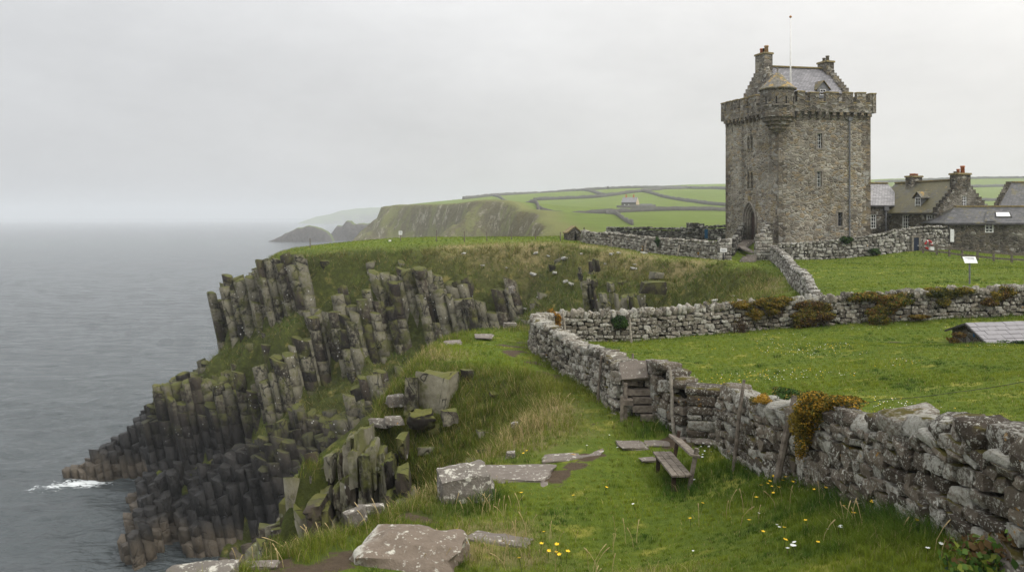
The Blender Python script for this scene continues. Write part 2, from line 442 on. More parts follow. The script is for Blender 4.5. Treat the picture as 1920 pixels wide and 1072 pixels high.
    plain('clay_pot', (.33, .095, .035), (.48, .17, .065), 5)
    plain('buff_pot', (.30, .19, .10), (.42, .28, .15), 5)
    plain('blue_door', (.010, .016, .03), (.018, .028, .05), 4, .5)
    plain('blue_paint', (.012, .06, .14), (.02, .10, .2), 4, .5)
    plain('red_paint', (.30, .012, .015), (.42, .03, .03), 4, .5)
    plain('black_void', (.006, .006, .006), (.012, .011, .01), 4, 1)  # painted shade for openings and slate gaps; also a plain black pot
    plain('buff_wall', (.40, .31, .19), (.55, .45, .31), 2)
    plain('green_void', (.02, .03, .012), (.05, .06, .02), 3)
    n = NT('field_wall_stone', .95, .1); M['field_wall_stone'] = n.done(n.mix(n.noise(.7, 5, .7), (.05, .047, .042), (.17, .16, .14)))
    plain('pale_rock', (.22, .21, .18), (.50, .49, .45), 4, bumpd=.02)
    n = NT('window_glass', .08, .6); M['window_glass'] = n.done((.012, .014, .016))
    # ---- roofs (uv: v runs down the slope)
    def slate(name, a, b, moss, w=.36, h=.24, gold=0.0):
        n = NT(name, .55, .4)
        uv = n.uv(); k = n.new('ShaderNodeTexBrick'); n.put(k.inputs['Vector'], n.map(uv, (1, 1, 1)))
        k.inputs['Color1'].default_value = (0, 0, 0, 1); k.inputs['Color2'].default_value = (1, 1, 1, 1); k.inputs['Mortar'].default_value = (.5, .5, .5, 1)
        k.inputs['Scale'].default_value = 1; k.inputs['Mortar Size'].default_value = .018; k.inputs['Brick Width'].default_value = w; k.inputs['Row Height'].default_value = h
        t = n.sep(k.outputs['Color'], 0); mo = k.outputs['Fac']
        c = n.mix(t, a, b); c = n.mix(n.noise(.9, 5, .65), n.mix(.35, c, (.03, .03, .03)), c)
        c = n.mix(n.math('MULTIPLY', mo, .8), c, (.02, .02, .02))
        if moss > 0:
            mm = n.rng(n.math('ADD', n.math('MULTIPLY', n.noise(.55, 5, .65), .6), n.math('MULTIPLY', n.noise(4.5, 5, .7), .4)), .60 - moss * .22, .66 - moss * .16)
            c = n.mix(n.math('MULTIPLY', mm, .9), c, n.mix(n.noise(3, 5), (.05, .052, .018), (.155, .125, .045)))
        if gold > 0:
            c = n.mix(n.rng(n.noise(1.6, 6, .7), .66 - gold * .25, .72 - gold * .22), c, n.mix(n.noise(5, 4), (.24, .14, .02), (.36, .23, .04)))
        M[name] = n.done(c, n.bump(n.math('ADD', n.math('MULTIPLY', mo, -1.5), n.math('ADD', t, n.noise(14, 4))), .8, .03)); return n
    slate('slate_grey', (.17, .165, .175), (.30, .29, .30), 0, .34, .22)
    slate('slate_pale', (.27, .26, .265), (.42, .41, .41), 0.1)
    slate('slate_dark', (.05, .05, .052), (.12, .118, .118), .35)
    slate('slate_mossy', (.07, .068, .05), (.15, .14, .11), .95, gold=.15)
    slate('slate_gold', (.11, .10, .085), (.24, .22, .18), .7, gold=.5)
    n = NT('shed_slate', .6, .35); M['shed_slate'] = n.done(n.mix(n.noise(2.5, 6, .7), (.145, .138, .142), (.25, .236, .24)), n.bump(n.noise(20, 5, .7), .6, .01))
    # ---- sign faces
    n = NT('sign_white', .5); M['sign_white'] = n.done(n.mix(n.rng(n.noise(7, 2), .62, .7), (.72, .72, .7), (.5, .5, .5)))
    n = NT('sign_ink', .6); M['sign_ink'] = n.done((.10, .10, .12))
    n = NT('petal_yellow', .5); M['petal_yellow'] = n.done((.80, .50, .01))
    n = NT('petal_white', .6); M['petal_white'] = n.done((.75, .75, .7))
make_materials()
# ---------------------------------------------------------------- camera, sky, sun
sc = bpy.context.scene
cam = bpy.data.objects.new('camera', bpy.data.cameras.new('camera')); C.objects.link(cam)
cam.location = (0, 0, EYE); cam.rotation_euler = (math.pi / 2, 0, 0)
cam.data.sensor_width = 36; cam.data.lens = 36 * FPX / 1920
cam.data.shift_y = -128 / 1920; cam.data.clip_start = .1; cam.data.clip_end = 60000
sc.camera = cam
sc.view_settings.view_transform = 'Standard'; sc.view_settings.look = 'None'
sc.view_settings.exposure = .02; sc.view_settings.gamma = 1
sc.cycles.use_denoising = True; sc.cycles.volume_bounces = 2; sc.cycles.max_bounces = 6
sc.cycles.diffuse_bounces = 3; sc.cycles.glossy_bounces = 2; sc.cycles.transparent_max_bounces = 6

SUN_EL, SUN_AZ = math.radians(42), math.radians(62)       # azimuth: from +Y towards +X
w = bpy.data.worlds.new('World'); sc.world = w; w.use_nodes = True
nt = w.node_tree; bg = nt.nodes['Background']
def wn(k, **kw):
    n = nt.nodes.new(k)
    for a, b in kw.items(): setattr(n, a, b)
    return n
sky = wn('ShaderNodeTexSky', sky_type='NISHITA'); sky.sun_disc = False
sky.sun_elevation = SUN_EL; sky.sun_rotation = SUN_AZ; sky.air_density = 1.4; sky.dust_density = 3
hs = wn('ShaderNodeHueSaturation'); hs.inputs['Saturation'].default_value = .25; nt.links.new(sky.outputs[0], hs.inputs['Color'])
tc = wn('ShaderNodeTexCoord'); sp = wn('ShaderNodeSeparateXYZ'); nt.links.new(tc.outputs['Generated'], sp.inputs[0])
# cloud deck: brighter towards the zenith and towards the veiled sun, with soft large folds
rmp = wn('ShaderNodeMapRange'); rmp.interpolation_type = 'SMOOTHSTEP'
nt.links.new(sp.outputs[2], rmp.inputs[0])
for i, v in zip((1, 2, 3, 4), (.16, .95, 0, 15)): rmp.inputs[i].default_value = v
az = wn('ShaderNodeMapRange'); nt.links.new(sp.outputs[0], az.inputs[0])
for i, v in zip((1, 2, 3, 4), (-.6, .6, .86, 1.10)): az.inputs[i].default_value = v
mp = wn('ShaderNodeMapping'); mp.inputs['Scale'].default_value = (1, 1, 2.4); nt.links.new(tc.outputs['Generated'], mp.inputs[0])
nz = wn('ShaderNodeTexNoise'); nz.inputs['Scale'].default_value = 3.2; nz.inputs['Detail'].default_value = 7; nz.inputs['Roughness'].default_value = .62; nt.links.new(mp.outputs[0], nz.inputs[0])
nm = wn('ShaderNodeMapRange'); nt.links.new(nz.outputs['Fac'], nm.inputs[0])
for i, v in zip((1, 2, 3, 4), (.3, .7, .91, 1.09)): nm.inputs[i].default_value = v
def wmath(op, a, b):
    n = wn('ShaderNodeMath', operation=op); nt.links.new(a, n.inputs[0]); nt.links.new(b, n.inputs[1]); return n.outputs[0]
lo = wn('ShaderNodeMapRange'); nt.links.new(sp.outputs[2], lo.inputs[0])
for i, v in zip((1, 2, 3, 4), (0, .27, 6.7, 8.8)): lo.inputs[i].default_value = v
val = wmath('MULTIPLY', wmath('MULTIPLY', wmath('ADD', rmp.outputs[0], lo.outputs[0]), az.outputs[0]), nm.outputs[0])
tint = wn('ShaderNodeMix', data_type='RGBA'); tint.inputs[6].default_value = (.97, .985, 1.01, 1); tint.inputs[7].default_value = (1.02, .997, .965, 1)
tf = wn('ShaderNodeMapRange'); nt.links.new(sp.outputs[0], tf.inputs[0]); tf.inputs[1].default_value = -.6; tf.inputs[2].default_value = .6
nt.links.new(tf.outputs[0], tint.inputs[0])
cl = wn('ShaderNodeMix', data_type='RGBA', blend_type='MULTIPLY'); cl.inputs[0].default_value = 1
cb = wn('ShaderNodeCombineXYZ')
for i in range(3): nt.links.new(val, cb.inputs[i])
nt.links.new(cb.outputs[0], cl.inputs[6]); nt.links.new(tint.outputs[2], cl.inputs[7])
mx = wn('ShaderNodeMix', data_type='RGBA'); mx.inputs[0].default_value = .88
nt.links.new(hs.outputs[0], mx.inputs[6]); nt.links.new(cl.outputs[2], mx.inputs[7])
nt.links.new(mx.outputs[2], bg.inputs['Color']); bg.inputs['Strength'].default_value = .1

sun = bpy.data.objects.new('sun', bpy.data.lights.new('sun', 'SUN')); C.objects.link(sun)
sun.data.energy = 1.5; sun.data.angle = math.radians(10); sun.data.color = (1, .96, .9)
# the veiled sun stands to the right, a little behind the camera
sun.rotation_euler = (math.pi / 2 - SUN_EL, 0, math.radians(55))

# ---------------------------------------------------------------- the plateau: heights relative to the eye from seen points
def pz(px, py, Y):
    x, y, z = P(px, py, Y); return (x, y, z - EYE)
GROUND = [pz(*q) for q in (
    (1100,1072,12), (1300,1072,10.8), (1806,990,9.4), (1560,905,13.5), (1380,835,17.9), (1290,812,19.3), (1200,790,20), (1165,770,21),
    (1100,725,25.3), (1005,668,28.8), (1280,905,16.3), (1200,1000,13.5), (1000,1000,13.5), (850,1072,11.5), (700,1072,11),
    (450,1072,10.8), (820,925,16), (1000,905,16.3), (1100,850,18), (1000,862,17.8), (1180,830,18.7), (1050,780,21), (1050,720,24),
    (980,660,29), (1000,700,25.5), (900,688,26), (810,692,26), (900,640,32), (820,642,31), (960,614,37),
    (1060,638,36), (1180,637,37), (1400,618,38), (1560,607,38), (1700,600,38), (1920,588,38), (1845,655,30.5),
    (1450,545,50), (1440,500,62), (1415,488,71), (1600,543,43.5), (1900,530,43.5), (1640,478,72), (1560,484,72), (1720,468,73),
    (1920,492,66), (1850,470,76), (1357,487,71), (1300,482,75), (1200,470,80), (1110,458,87), (1070,450,91),
    (950,447,95), (800,446,100), (650,455,97), (560,467,93), (505,476,90), (600,471,87), (750,467,85), (900,463,84), (1000,458,84), (1060,456,84))]
GROUND += [(8, 8, -3.4), (10, 13, -4.0), (12, 18, -4.4), (18, 28, -4.5), (14, 30, -4.75), (25, 25, -4.2), (30, 37, -4.4), (32, 43.5, -3.4),
           (28, 82, -2.7), (22, 83, -2.8), (36, 86, -2.6), (30, 105, -2.6), (0, 106, -2.75), (-14, 106, -2.9), (-24, 103, -3.6), (10, 100, -2.4),
           (60, 40, -4.0), (60, 80, -3.0), (0, 6, -4.2), (-5, 3, -4.3), (6, 3, -3.0), (15, 3, -3.2), (-20, 128, -9), (10, 130, -5.5), (45, 130, -4.5)]
GFIT = tps_fit(GROUND, .012)
def gz(x, y):
    return tps_eval(GFIT, x, y)

# outline of the land: x, y, first slope (deg), its length (m), second slope (deg), ruggedness
EDGE = [(-20,118,50,3,60,1), (-27.5,97,58,2,74,1), (-27.8,92,58,2.0,75,1), (-26.8,88.5,56,2.5,66,1), (-20.6,86,48,3,57,1), (-12,85,46,4,57,1),
        (-3.4,84,44,4,55,1), (2.2,84,42,6,48,.7), (6,83,42,6,46,.5), (8,80,40,6,46,.5), (10.5,76,38,6,42,.5), (14,71,36,6,40,.5),
        (17.5,66.5,34,6,40,.5), (18.7,61,32,6,38,.5), (17,53.5,33,6,38,.4), (14.2,45,38,4,45,.4), (9.3,41.2,42,3,50,.5), (5.1,40.6,45,3,52,.5),
        (2.7,40.2,48,3,58,.5), (1.0,38.2,52,2,62,.5), (-1.44,36,54,2,66,.5), (-2.9,33,54,1.5,66,.5), (-3.3,29,50,1.5,62,.5),
        (-2.8,26.2,44,2.2,62,.4), (-1,25.3,40,3,62,.3), (.6,24.6,38,3,60,.25), (1.2,22.2,40,2,60,.2), (.55,20.2,38,2,60,.2), (-.4,18.2,42,2,62,.2),
        (-1.5,16.2,52,1,68,.2), (-2.45,14,58,.8,72,.2), (-3.35,12.3,58,.8,72,.2), (-4.0,11,58,.8,72,.2), (-4.8,8.5,58,.8,72,.2), (-6,2,58,.8,72,.2), (-6,-12,58,.8,72,.2),
        (80,-12,40,2,50,.1), (80,140,40,4,50,.1), (-8,140,40,4,50,.5)]
EDGE = np.array(EDGE, float)
def edge_query(x, y):
    """signed distance (+ outside), nearest point, and the blended slope data of the outline"""
    x = np.asarray(x, float); y = np.asarray(y, float)
    best = np.full(x.shape, 1e18); bx = np.zeros(x.shape); by = np.zeros(x.shape); par = np.zeros(x.shape + (4,))
    ins = np.zeros(x.shape, bool); n = len(EDGE)
    for i in range(n):
        a = EDGE[i]; b = EDGE[(i + 1) % n]
        dx, dy = b[0] - a[0], b[1] - a[1]; L2 = dx * dx + dy * dy
        t = np.clip(((x - a[0]) * dx + (y - a[1]) * dy) / L2, 0, 1)
        qx, qy = a[0] + t * dx, a[1] + t * dy
        d = (x - qx) ** 2 + (y - qy) ** 2
        m = d < best
        best = np.where(m, d, best); bx = np.where(m, qx, bx); by = np.where(m, qy, by)
        par = np.where(m[..., None], a[2:] * (1 - t)[..., None] + b[2:] * t[..., None], par)
        c = ((a[1] > y) != (b[1] > y)) & (x < (b[0] - a[0]) * (y - a[1]) / (b[1] - a[1] + 1e-12) + a[0])
        ins ^= c
    d = np.sqrt(best)
    return np.where(ins, -d, d), bx, by, par

RIDGES = [  # crest polylines with side slope (tan) and crest half width: spurs running down into the sea and the near spur
    ([(-26.5,88.5,-5.0), (-28.6,84.5,-15.6), (-31.6,80,-23.6), (-32.4,75,-27.4), (-30.6,66,-30.6), (-29,60,-31.5)], 2.0, .6, 1.0),
    ([(-31,97,-15.4), (-34.0,98,-16.4), (-38.5,98,-19.2), (-42.7,97,-22.6), (-45.5,95,-27.0), (-50.6,93.2,-30.0)], 1.35, .5, 1.0),
    ([(-2.9,26.6,-5.0), (-4.2,25.2,-6.5), (-5.8,24,-7.6), (-6.6,23.2,-9.6), (-7.4,22.6,-14)], (1.0, 1.2, 3.2, 3.6, 3.6), .5, .35),
    ([(-3.0,17.6,-7.2), (-3.6,18.2,-7.6), (-5.2,17.8,-10)], 1.3, .3, .3)]

def height(x, y, full=False):
    """terrain height above the sea"""
    x = np.asarray(x, float); y = np.asarray(y, float)
    far = sstep(38, 60, y)
    wx = fbm(x * .16, y * .16, seed=3, oct=3) * (.35 + 2.1 * far) + fbm(x * .6, y * .6, seed=5, oct=2) * (.12 + .35 * far)
    wy = fbm(x * .16 + 40, y * .16, seed=4, oct=3) * (.35 + 1.9 * far) + fbm(x * .6 + 9, y * .6, seed=6, oct=2) * (.12 + .35 * far)
    d0, bx, by, par = edge_query(x, y)
    out = sstep(-2.0, 2.5, d0)
    d, bx, by, par = edge_query(x + wx * out, y + wy * out)
    r = .35 + .75 * far
    ds = np.maximum(.5 * (d + np.sqrt(d * d + r * r)) - r * .18, 0)
    t1, l1, t2 = np.tan(np.radians(par[..., 0])), par[..., 1], np.tan(np.radians(par[..., 2]))
    drop = t1 * np.minimum(ds, l1) + t2 * np.maximum(ds - l1, 0)
    inside = d < 0
    base = gz(np.where(inside, x, bx), np.where(inside, y, by))
    h = base - drop
    rug = par[..., 3]
    # ledges and gullies on the steep ground
    h = h + out * sstep(.5, 6, ds) * rug * (fbm(x * .22, y * .22, seed=11, oct=4) * 2.6 + (.25 - np.abs(fbm(x * .075, y * .05, seed=13, oct=3))) * 4.5 * far)
    for pts, tn, hw, rg in RIDGES:
        k = np.full(x.shape, -1e9)
        tns = tn if isinstance(tn, tuple) else (tn,) * len(pts)
        for q, (a, b) in enumerate(zip(pts[:-1], pts[1:])):
            dx, dy = b[0] - a[0], b[1] - a[1]
            t = np.clip(((x - a[0]) * dx + (y - a[1]) * dy) / (dx * dx + dy * dy), 0, 1)
            tn = tns[q] + t * (tns[q + 1] - tns[q])
            dd = np.hypot(x + wx * .6 - a[0] - t * dx, y + wy * .6 - a[1] - t * dy)
            k = np.maximum(k, a[2] + t * (b[2] - a[2]) - np.maximum(dd - hw, 0) * tn)
        k = k + rg * fbm(x * .3, y * .3, seed=21, oct=3) * 1.2
        h = np.maximum(h, np.where(d > -.3, k, -1e9))
    # benches: grassy ledges between steep faces, rising towards the right
    wt = sstep(.35, .95, rug) * out * sstep(1.0, 3.5, ds) * (.25 + .75 * far)
    S = 6.2 + 4.6 * far
    q = (h - .42 * x + .15 * y + 3.2 * fbm(x * .07, y * .07, seed=51, oct=3) + 1.2 * fbm(x * .3, y * .3, seed=52, oct=2)) / S
    f = q - np.floor(q)
    fb_ = .5 - .14 * far; f2 = np.where(f < fb_, f * .40, .40 * fb_ + (f - fb_) / (1 - fb_) * (1 - .40 * fb_))
    h = h + wt * (f2 - f) * S * .9
    lip = h + np.where(f > fb_ - .04, wt * (1 - f2) * S * .9, 0)
    h = np.maximum(h, -33)
    # fine ground relief
    soft = fbm(x * .35, y * .35, seed=31, oct=3) * .07
    h = h + soft + out * (fbm(x * 1.1, y * 1.1, seed=33, oct=3) * (.08 + .34 * far) + fbm(x * .38, y * .38, seed=34, oct=2) * .35 * far)
    if full: return h + EYE, d, par, out, far, lip + EYE, np.where(wt > .2, f + .46 - fb_, .7)
    return h + EYE

def hz(x, y):
    return float(height(np.array([float(x)]), np.array([float(y)]))[0])

# ---------------------------------------------------------------- land mesh (one sheet, finer near the camera)
def axis(*segs):
    out = []
    for a, b, s in segs: out.append(np.arange(a, b, s))
    return np.concatenate(out)
gx = axis((-66, -12, .34), (-12, 12, .13), (12, 34, .2), (34, 82, 1.0))
gy = axis((-6, 2, 1), (2, 42, .13), (42, 112, .28), (112, 141, 1.2))
XX, YY = np.meshgrid(gx, gy)
HH, DD, PARR, OUT, FAR, _l, _f = height(XX, YY, True)
def pathmask(x, y, pts, w):
    k = np.full(x.shape, 1e9)
    for a, b in zip(pts[:-1], pts[1:]):
        dx, dy = b[0] - a[0], b[1] - a[1]
        t = np.clip(((x - a[0]) * dx + (y - a[1]) * dy) / (dx * dx + dy * dy), 0, 1)
        k = np.minimum(k, np.hypot(x - a[0] - t * dx, y - a[1] - t * dy))
    return 1 - sstep(w * .3, w, k)
TRACK = [(PX(980, 33), 33), (PX(985, 29), 29), (PX(1040, 25), 25), (PX(1110, 21), 21), (PX(1130, 18.5), 18.5), (PX(1080, 16.8), 16.8), (PX(1010, 16), 16)]
BARE = [(PX(1085, 17.2), 17.2, .26), (PX(1050, 16.7), 16.7, .3), (PX(1115, 17.8), 17.8, .2), (PX(600, 11.4), 11.4, .5), (PX(560, 11), 11, .45), (PX(640, 11.9), 11.9, .4),
        (PX(500, 11.4), 11.4, .3), (PX(790, 14.2), 14.2, .35), (PX(1270, 18.6), 18.6, .5), (PX(1230, 17.6), 17.6, .35), (PX(945, 31), 31, .5), (PX(1000, 27.5), 27.5, .35), (PX(1035, 26), 26, .3),
        (PX(955, 28.6), 28.6, .45), (PX(1685, 33), 33, .3), (PX(1400, 71), 71, .5)]
STRAW = [(PX(1000, 20.2), 20.2, 1.2), (PX(960, 19.2), 19.2, 1.0), (PX(1020, 21.5), 21.5, .9), (PX(830, 28), 28, .8), (PX(800, 29), 29, .8), (PX(1425, 52), 52, 1.6), (PX(1405, 55), 55, 2.2),
         (PX(1430, 48), 48, 1.5), (PX(1150, 78), 78, 2.5), (PX(1000, 84), 84, 3), (PX(930, 85), 85, 3.5), (PX(860, 85), 85, 2.5), (PX(820, 16), 16, .6), (PX(960, 38), 38, .9), (PX(1100, 82), 82, 2.5),
         (PX(1300, 70), 70, 2.5), (PX(1200, 75), 75, 2.5), (PX(930, 13.5), 13.5, .7), (PX(1000, 12.5), 12.5, .6), (PX(890, 12.4), 12.4, .5), (PX(1180, 10.8), 10.8, .8)]
def spots(x, y, lst):
    k = np.zeros(np.shape(x))
    x, y = x + .45 * fbm(x * 1.4, y * 1.4, seed=44, oct=3), y + .45 * fbm(x * 1.4 + 7, y * 1.4, seed=45, oct=3)
    for a, b, r in lst: k = np.maximum(k, np.exp(-((x - a) ** 2 + (y - b) ** 2) / (r * r)))
    return k
def ground_kind(x, y, d, out):
    rough = sstep(-1.6, .6, d + .9 * fbm(x * .5, y * .5, seed=41, oct=3))
    rough = np.maximum(rough, .55 * sstep(70, 84, y) * sstep(-6, 0, d))
    rough = np.maximum(rough, .25 + .25 * fbm(x * .5, y * .5, seed=47)) * sstep(-40, -8, d + 40 * (x > 60)) if False else rough
    straw = np.clip(spots(x, y, STRAW), 0, 1)
    earth = np.clip(.55 * pathmask(x, y, TRACK, .55) * (.5 + fbm(x * 1.3, y * 1.3, seed=43)) + 1.0 * spots(x, y, BARE), 0, 1)
    return rough, earth, straw
R_, E_, S_ = ground_kind(XX, YY, DD, OUT)
ny, nx = XX.shape
idx = np.arange(nx * ny).reshape(ny, nx)
F = np.stack([idx[:-1, :-1], idx[:-1, 1:], idx[1:, 1:], idx[1:, :-1]], -1).reshape(-1, 4)
hmax = HH.ravel()[F].max(1); F = F[hmax > -1.5]
V = np.stack([XX, YY, HH], -1).reshape(-1, 3)
land = link('land', np_mesh('land', V, F, True, np.stack([R_, E_, S_], -1).reshape(-1, 3)), M['turf']); tag(land, kind='structure')

# ---------------------------------------------------------------- columnar basalt: jointed leaning columns standing out of the steep ground
def columns(name, mat, x0, x1, y0, y1, cell, lean, zref, amp, rockfn, seed, minslope, jmin, jmax, jit=.36, jz=.55):
    rs = np.random.RandomState(seed)
    dx = cell * math.sqrt(3); dy = cell * 1.5
    I, J = int((x1 - x0) / dx) + 2, int((y1 - y0) / dy) + 2
    cache = {}
    def corner(kx, ky):
        # shared jittered hexagon corners keep neighbours touching without gaps
        key = (round(kx * 8 / dx), round(ky * 8 / dy))
        if key not in cache:
            cache[key] = (kx + rs.uniform(-jit, jit) * cell, ky + rs.uniform(-jit, jit) * cell)
        return cache[key]
    cells = []
    for j in range(J):
        for i in range(I):
            cx = x0 + (i + .5 * (j % 2)) * dx; cy = y0 + j * dy
            poly = [corner(cx + cell * math.sin(a * math.pi / 3), cy + cell * math.cos(a * math.pi / 3)) for a in range(6)]
            cells.append((cx, cy, poly))
    cx = np.array([c[0] for c in cells]); cy = np.array([c[1] for c in cells])
    z = height(cx, cy)
    for _ in range(4):
        h, d, par, out, far, lip, fb = height(cx + lean[0] * (z - zref), cy + lean[1] * (z - zref), True)
        z = .5 * z + .5 * h
    tx, ty = cx + lean[0] * (z - zref), cy + lean[1] * (z - zref)
    e = cell
    hs = np.stack([height(tx + e * ax, ty + e * ay) for ax, ay in ((1, 0), (-1, 0), (0, 1), (0, -1), (.7, -.7), (-.7, -.7))])
    slope = (hs.max(0) - hs.min(0)) / (2 * e)
    rock = rockfn(tx, ty, z)
    n = fbm(tx * .16, ty * .16, z * .16, seed=seed, oct=3)
    _, ex, ey, _ = edge_query(tx, ty)
    cap = gz(ex, ey) + EYE - .25
    kk = (.45 + .55 * sstep(-1, 9, z)) * np.where(rs.uniform(0, 1, len(tx)) < .10, .6, 1.0) * np.clip(.80 + .5 * fbm(tx * .35, ty * .35, seed=seed + 2, oct=2), .25, 1.0)
    zt = z + np.maximum(lip - h, 0) * kk - .9 * amp * (fb < .46) + amp * (n * 1.5 + rock - .70) + rs.uniform(-.5, .5, len(z)) * amp * jz
    zt = np.minimum(zt, cap + rs.uniform(-.5, .1, len(z)))
    patch = (fbm(tx * .34, ty * .34, z * .22, seed=seed + 7, oct=3) > -.09 - .2 * sstep(16, 8, z)) | (z < 8)
    keep = patch & (d > (1.1 if zref < 20 else .15)) & (slope > minslope) & (zt > z - .3) & (zt > -.5)
    VV, FF, CC = [], [], []; nv = 0
    for q in np.nonzero(keep)[0]:
        c0 = np.array(cells[q][:2]); poly = np.array(cells[q][2])
        top, bot = zt[q], max(min(hs[:, q].min(), z[q]) - 1.6 * cell, -2.0)
        if top - bot < .4: continue
        tone0 = rs.uniform(0, 1); lich0 = rs.uniform(0, 1)
        zz = top; tilt = rs.uniform(-.4, .4, 2)
        rings = []; cols = []
        while zz > bot:
            L = rs.uniform(jmin, jmax)
            zb = max(zz - L, bot)
            if zb - bot < .3: zb = bot
            s = rs.uniform(.97, 1.06); off = rs.uniform(-.04, .04, 2) * cell
            to = np.clip(tone0 + rs.uniform(-.3, .3), 0, 1); li = np.clip(lich0 * .6 + rs.uniform(0, .5), 0, 1)
            for zq, sq in ((zz, s * .96), (zz - .04 * cell, s), (zb + .04 * cell, s * rs.uniform(.98, 1.02)), (zb, s * .96)):
                ring = (poly - c0) * sq + c0 + off + rs.uniform(-.03, .03, (6, 2)) * cell
                hgt = np.full(6, zq) + (((ring - c0) @ tilt) if zq > top - 2.5 else 0)
                rings.append(np.column_stack([ring[:, 0] + lean[0] * (hgt - zref), ring[:, 1] + lean[1] * (hgt - zref), hgt])); cols.append((to, li))
            zz = zb
        m = len(rings); P_ = np.concatenate(rings)
        ctr = P_[:6].mean(0); ctr[2] += .05 * cell
        P_ = np.vstack([P_, ctr]); b = nv
        VV.append(P_)
        c = np.repeat(np.array(cols), 6, 0); c = np.vstack([c, c[:1]])
        CC.append(np.column_stack([c, np.zeros(len(c))]))
        k = np.arange(6); k2 = (k + 1) % 6
        for r in range(m - 1):
            FF.append(np.stack([b + r * 6 + k2, b + r * 6 + k, b + (r + 1) * 6 + k, b + (r + 1) * 6 + k2], -1))
        FF.append(np.stack([b + k, b + k2, np.full(6, b + m * 6), np.full(6, b + m * 6)], -1))
        nv += len(P_)
    V = np.concatenate(VV); F = np.concatenate(FF)
    # cap triangles come as degenerate quads: split them off
    tri = F[:, 2] == F[:, 3]
    me = bpy.data.meshes.new(name)
    me.vertices.add(len(V)); me.vertices.foreach_set('co', V.astype(np.float32).ravel())
    Q = F[~tri]; T = F[tri][:, :3]
    li = np.concatenate([Q.ravel(), T.ravel()]).astype(np.int32)
    me.loops.add(len(li)); me.loops.foreach_set('vertex_index', li)
    ls = np.concatenate([np.arange(len(Q)) * 4, len(Q) * 4 + np.arange(len(T)) * 3]).astype(np.int32)
    lt = np.concatenate([np.full(len(Q), 4), np.full(len(T), 3)]).astype(np.int32)
    me.polygons.add(len(lt)); me.polygons.foreach_set('loop_start', ls); me.polygons.foreach_set('loop_total', lt)
    me.update(calc_edges=True)
    at = me.color_attributes.new('Col', 'FLOAT_COLOR', 'POINT')
    c = np.ones((len(V), 4), np.float32); c[:, :3] = np.concatenate(CC); at.data.foreach_set('color', c.ravel())
    return tag(link(name, me, mat), kind='structure')

def rock_far(x, y, z):
    # bare in the west and towards the sea, mostly grass at the head of the cove
    r = .82 - sstep(-14, 4, x) * .8 + sstep(14, 2, z) * .75
    r = r + .9 * np.exp(-((x - 4.5) ** 2 / 5 + (y - 68) ** 2 / 90)) - .35 * sstep(23, 27, z)
    return r
columns('cliff', M['cliff_rock'], -58, 12, 52, 106, .56, (-.24, .06), 14, .95, rock_far, 5, .8, .7, 2.6)
def rock_near(x, y, z):
    return .70 - 3 * sstep(-6.2, -4.6, x)
columns('ledge_rock', M['ledge_rock'], -14, 2.5, 12.5, 35, .34, (-.10, .03), 22, .5, rock_near, 9, .85, .7, 2.2)

# ---------------------------------------------------------------- sea
ys = np.concatenate([np.linspace(38, 130, 190), 130 * (1.026 ** np.arange(1, 210))])
ts = np.linspace(-1.05, 1.05, 330)
SX = ts[None, :] * (ys[:, None] * .95 + 10); SX = np.where(ys[:, None] < 130, -110 + (ts[None, :] + 1.05) / 2.1 * 130, SX)
k130 = 190
SX = ts[None, :] * np.maximum(ys[:, None] * .9, 130); SY = np.repeat(ys[:, None], len(ts), 1)
amp = np.where(SY < 400, 1, 0)
SZ = (fbm(SX * .11, SY * .17 + SX * .04, seed=61, oct=3) * .5 + fbm(SX * .4, SY * .55, seed=65, oct=2) * .2) * sstep(900, 200, SY)
foam = np.zeros(SX.shape)
nearm = (SY < 125) & (SX > -75) & (SX < 5)
hh = height(SX[nearm], SY[nearm])
foam[nearm] = sstep(-2.2, .3, hh) * .62
tipx, tipy = PX(190, 91.5), 91.5
foam += .25 * np.exp(-(((SX - tipx + 7) / 9) ** 2 + ((SY - tipy + 4) / 6.0) ** 2)) * (fbm(SX * .5, SY * .5, seed=68) + .6)
foam += .70 * np.exp(-(((SX - tipx + 1) / 3.2) ** 2 + ((SY - tipy + 1.5) / 3.0) ** 2)) + .30 * np.exp(-(((SX - tipx + 5) / 6) ** 2 + ((SY - tipy + 3) / 4.0) ** 2))
foam += .35 * np.exp(-(((SX - PX(215, 68)) / 2.0) ** 2 + ((SY - 68) / 2.5) ** 2))
n1, n2 = SX.shape; idx = np.arange(n1 * n2).reshape(n1, n2)
F = np.stack([idx[:-1, :-1], idx[:-1, 1:], idx[1:, 1:], idx[1:, :-1]], -1).reshape(-1, 4)
sea = link('sea', np_mesh('sea', np.stack([SX, SY, SZ], -1).reshape(-1, 3), F, True, np.stack([foam] * 3, -1).reshape(-1, 3)), M['sea_water']); tag(sea, kind='structure')

# ---------------------------------------------------------------- the far farmland with its own cliffs
FARP = [pz(*q) for q in ((1200,432,240), (1340,428,250), (1060,440,235), (1030,402,400), (1140,398,400), (1340,394,400), (1185,391,514), (1300,392,470), (1000,377,700), (1110,372,700),
        (1200,362,700), (1300,380,560), (1360,388,500), (870,374,850), (935,367,950), (1010,364,1000), (1140,355,1000), (1280,353,1000), (1360,345,1150), (1240,352,1000),
        (740,383,560), (870,380,470), (980,380,410), (1000,393,350), (1020,410,300), (1500,350,1150), (1640,337,1150), (1780,334,1150), (1920,332,1150), (1700,380,600), (1900,380,600), (1800,356,850), (1600,420,300), (1900,425,300))]
FARP += [(-200, 900, 5), (-120, 1500, 12), (900, 1500, 50), (1000, 800, 45), (500, 300, 0), (600, 180, -6), (60, 190, -7), (0, 1700, 20), (500, 1800, 45)]
FFIT = tps_fit(FARP, .004)
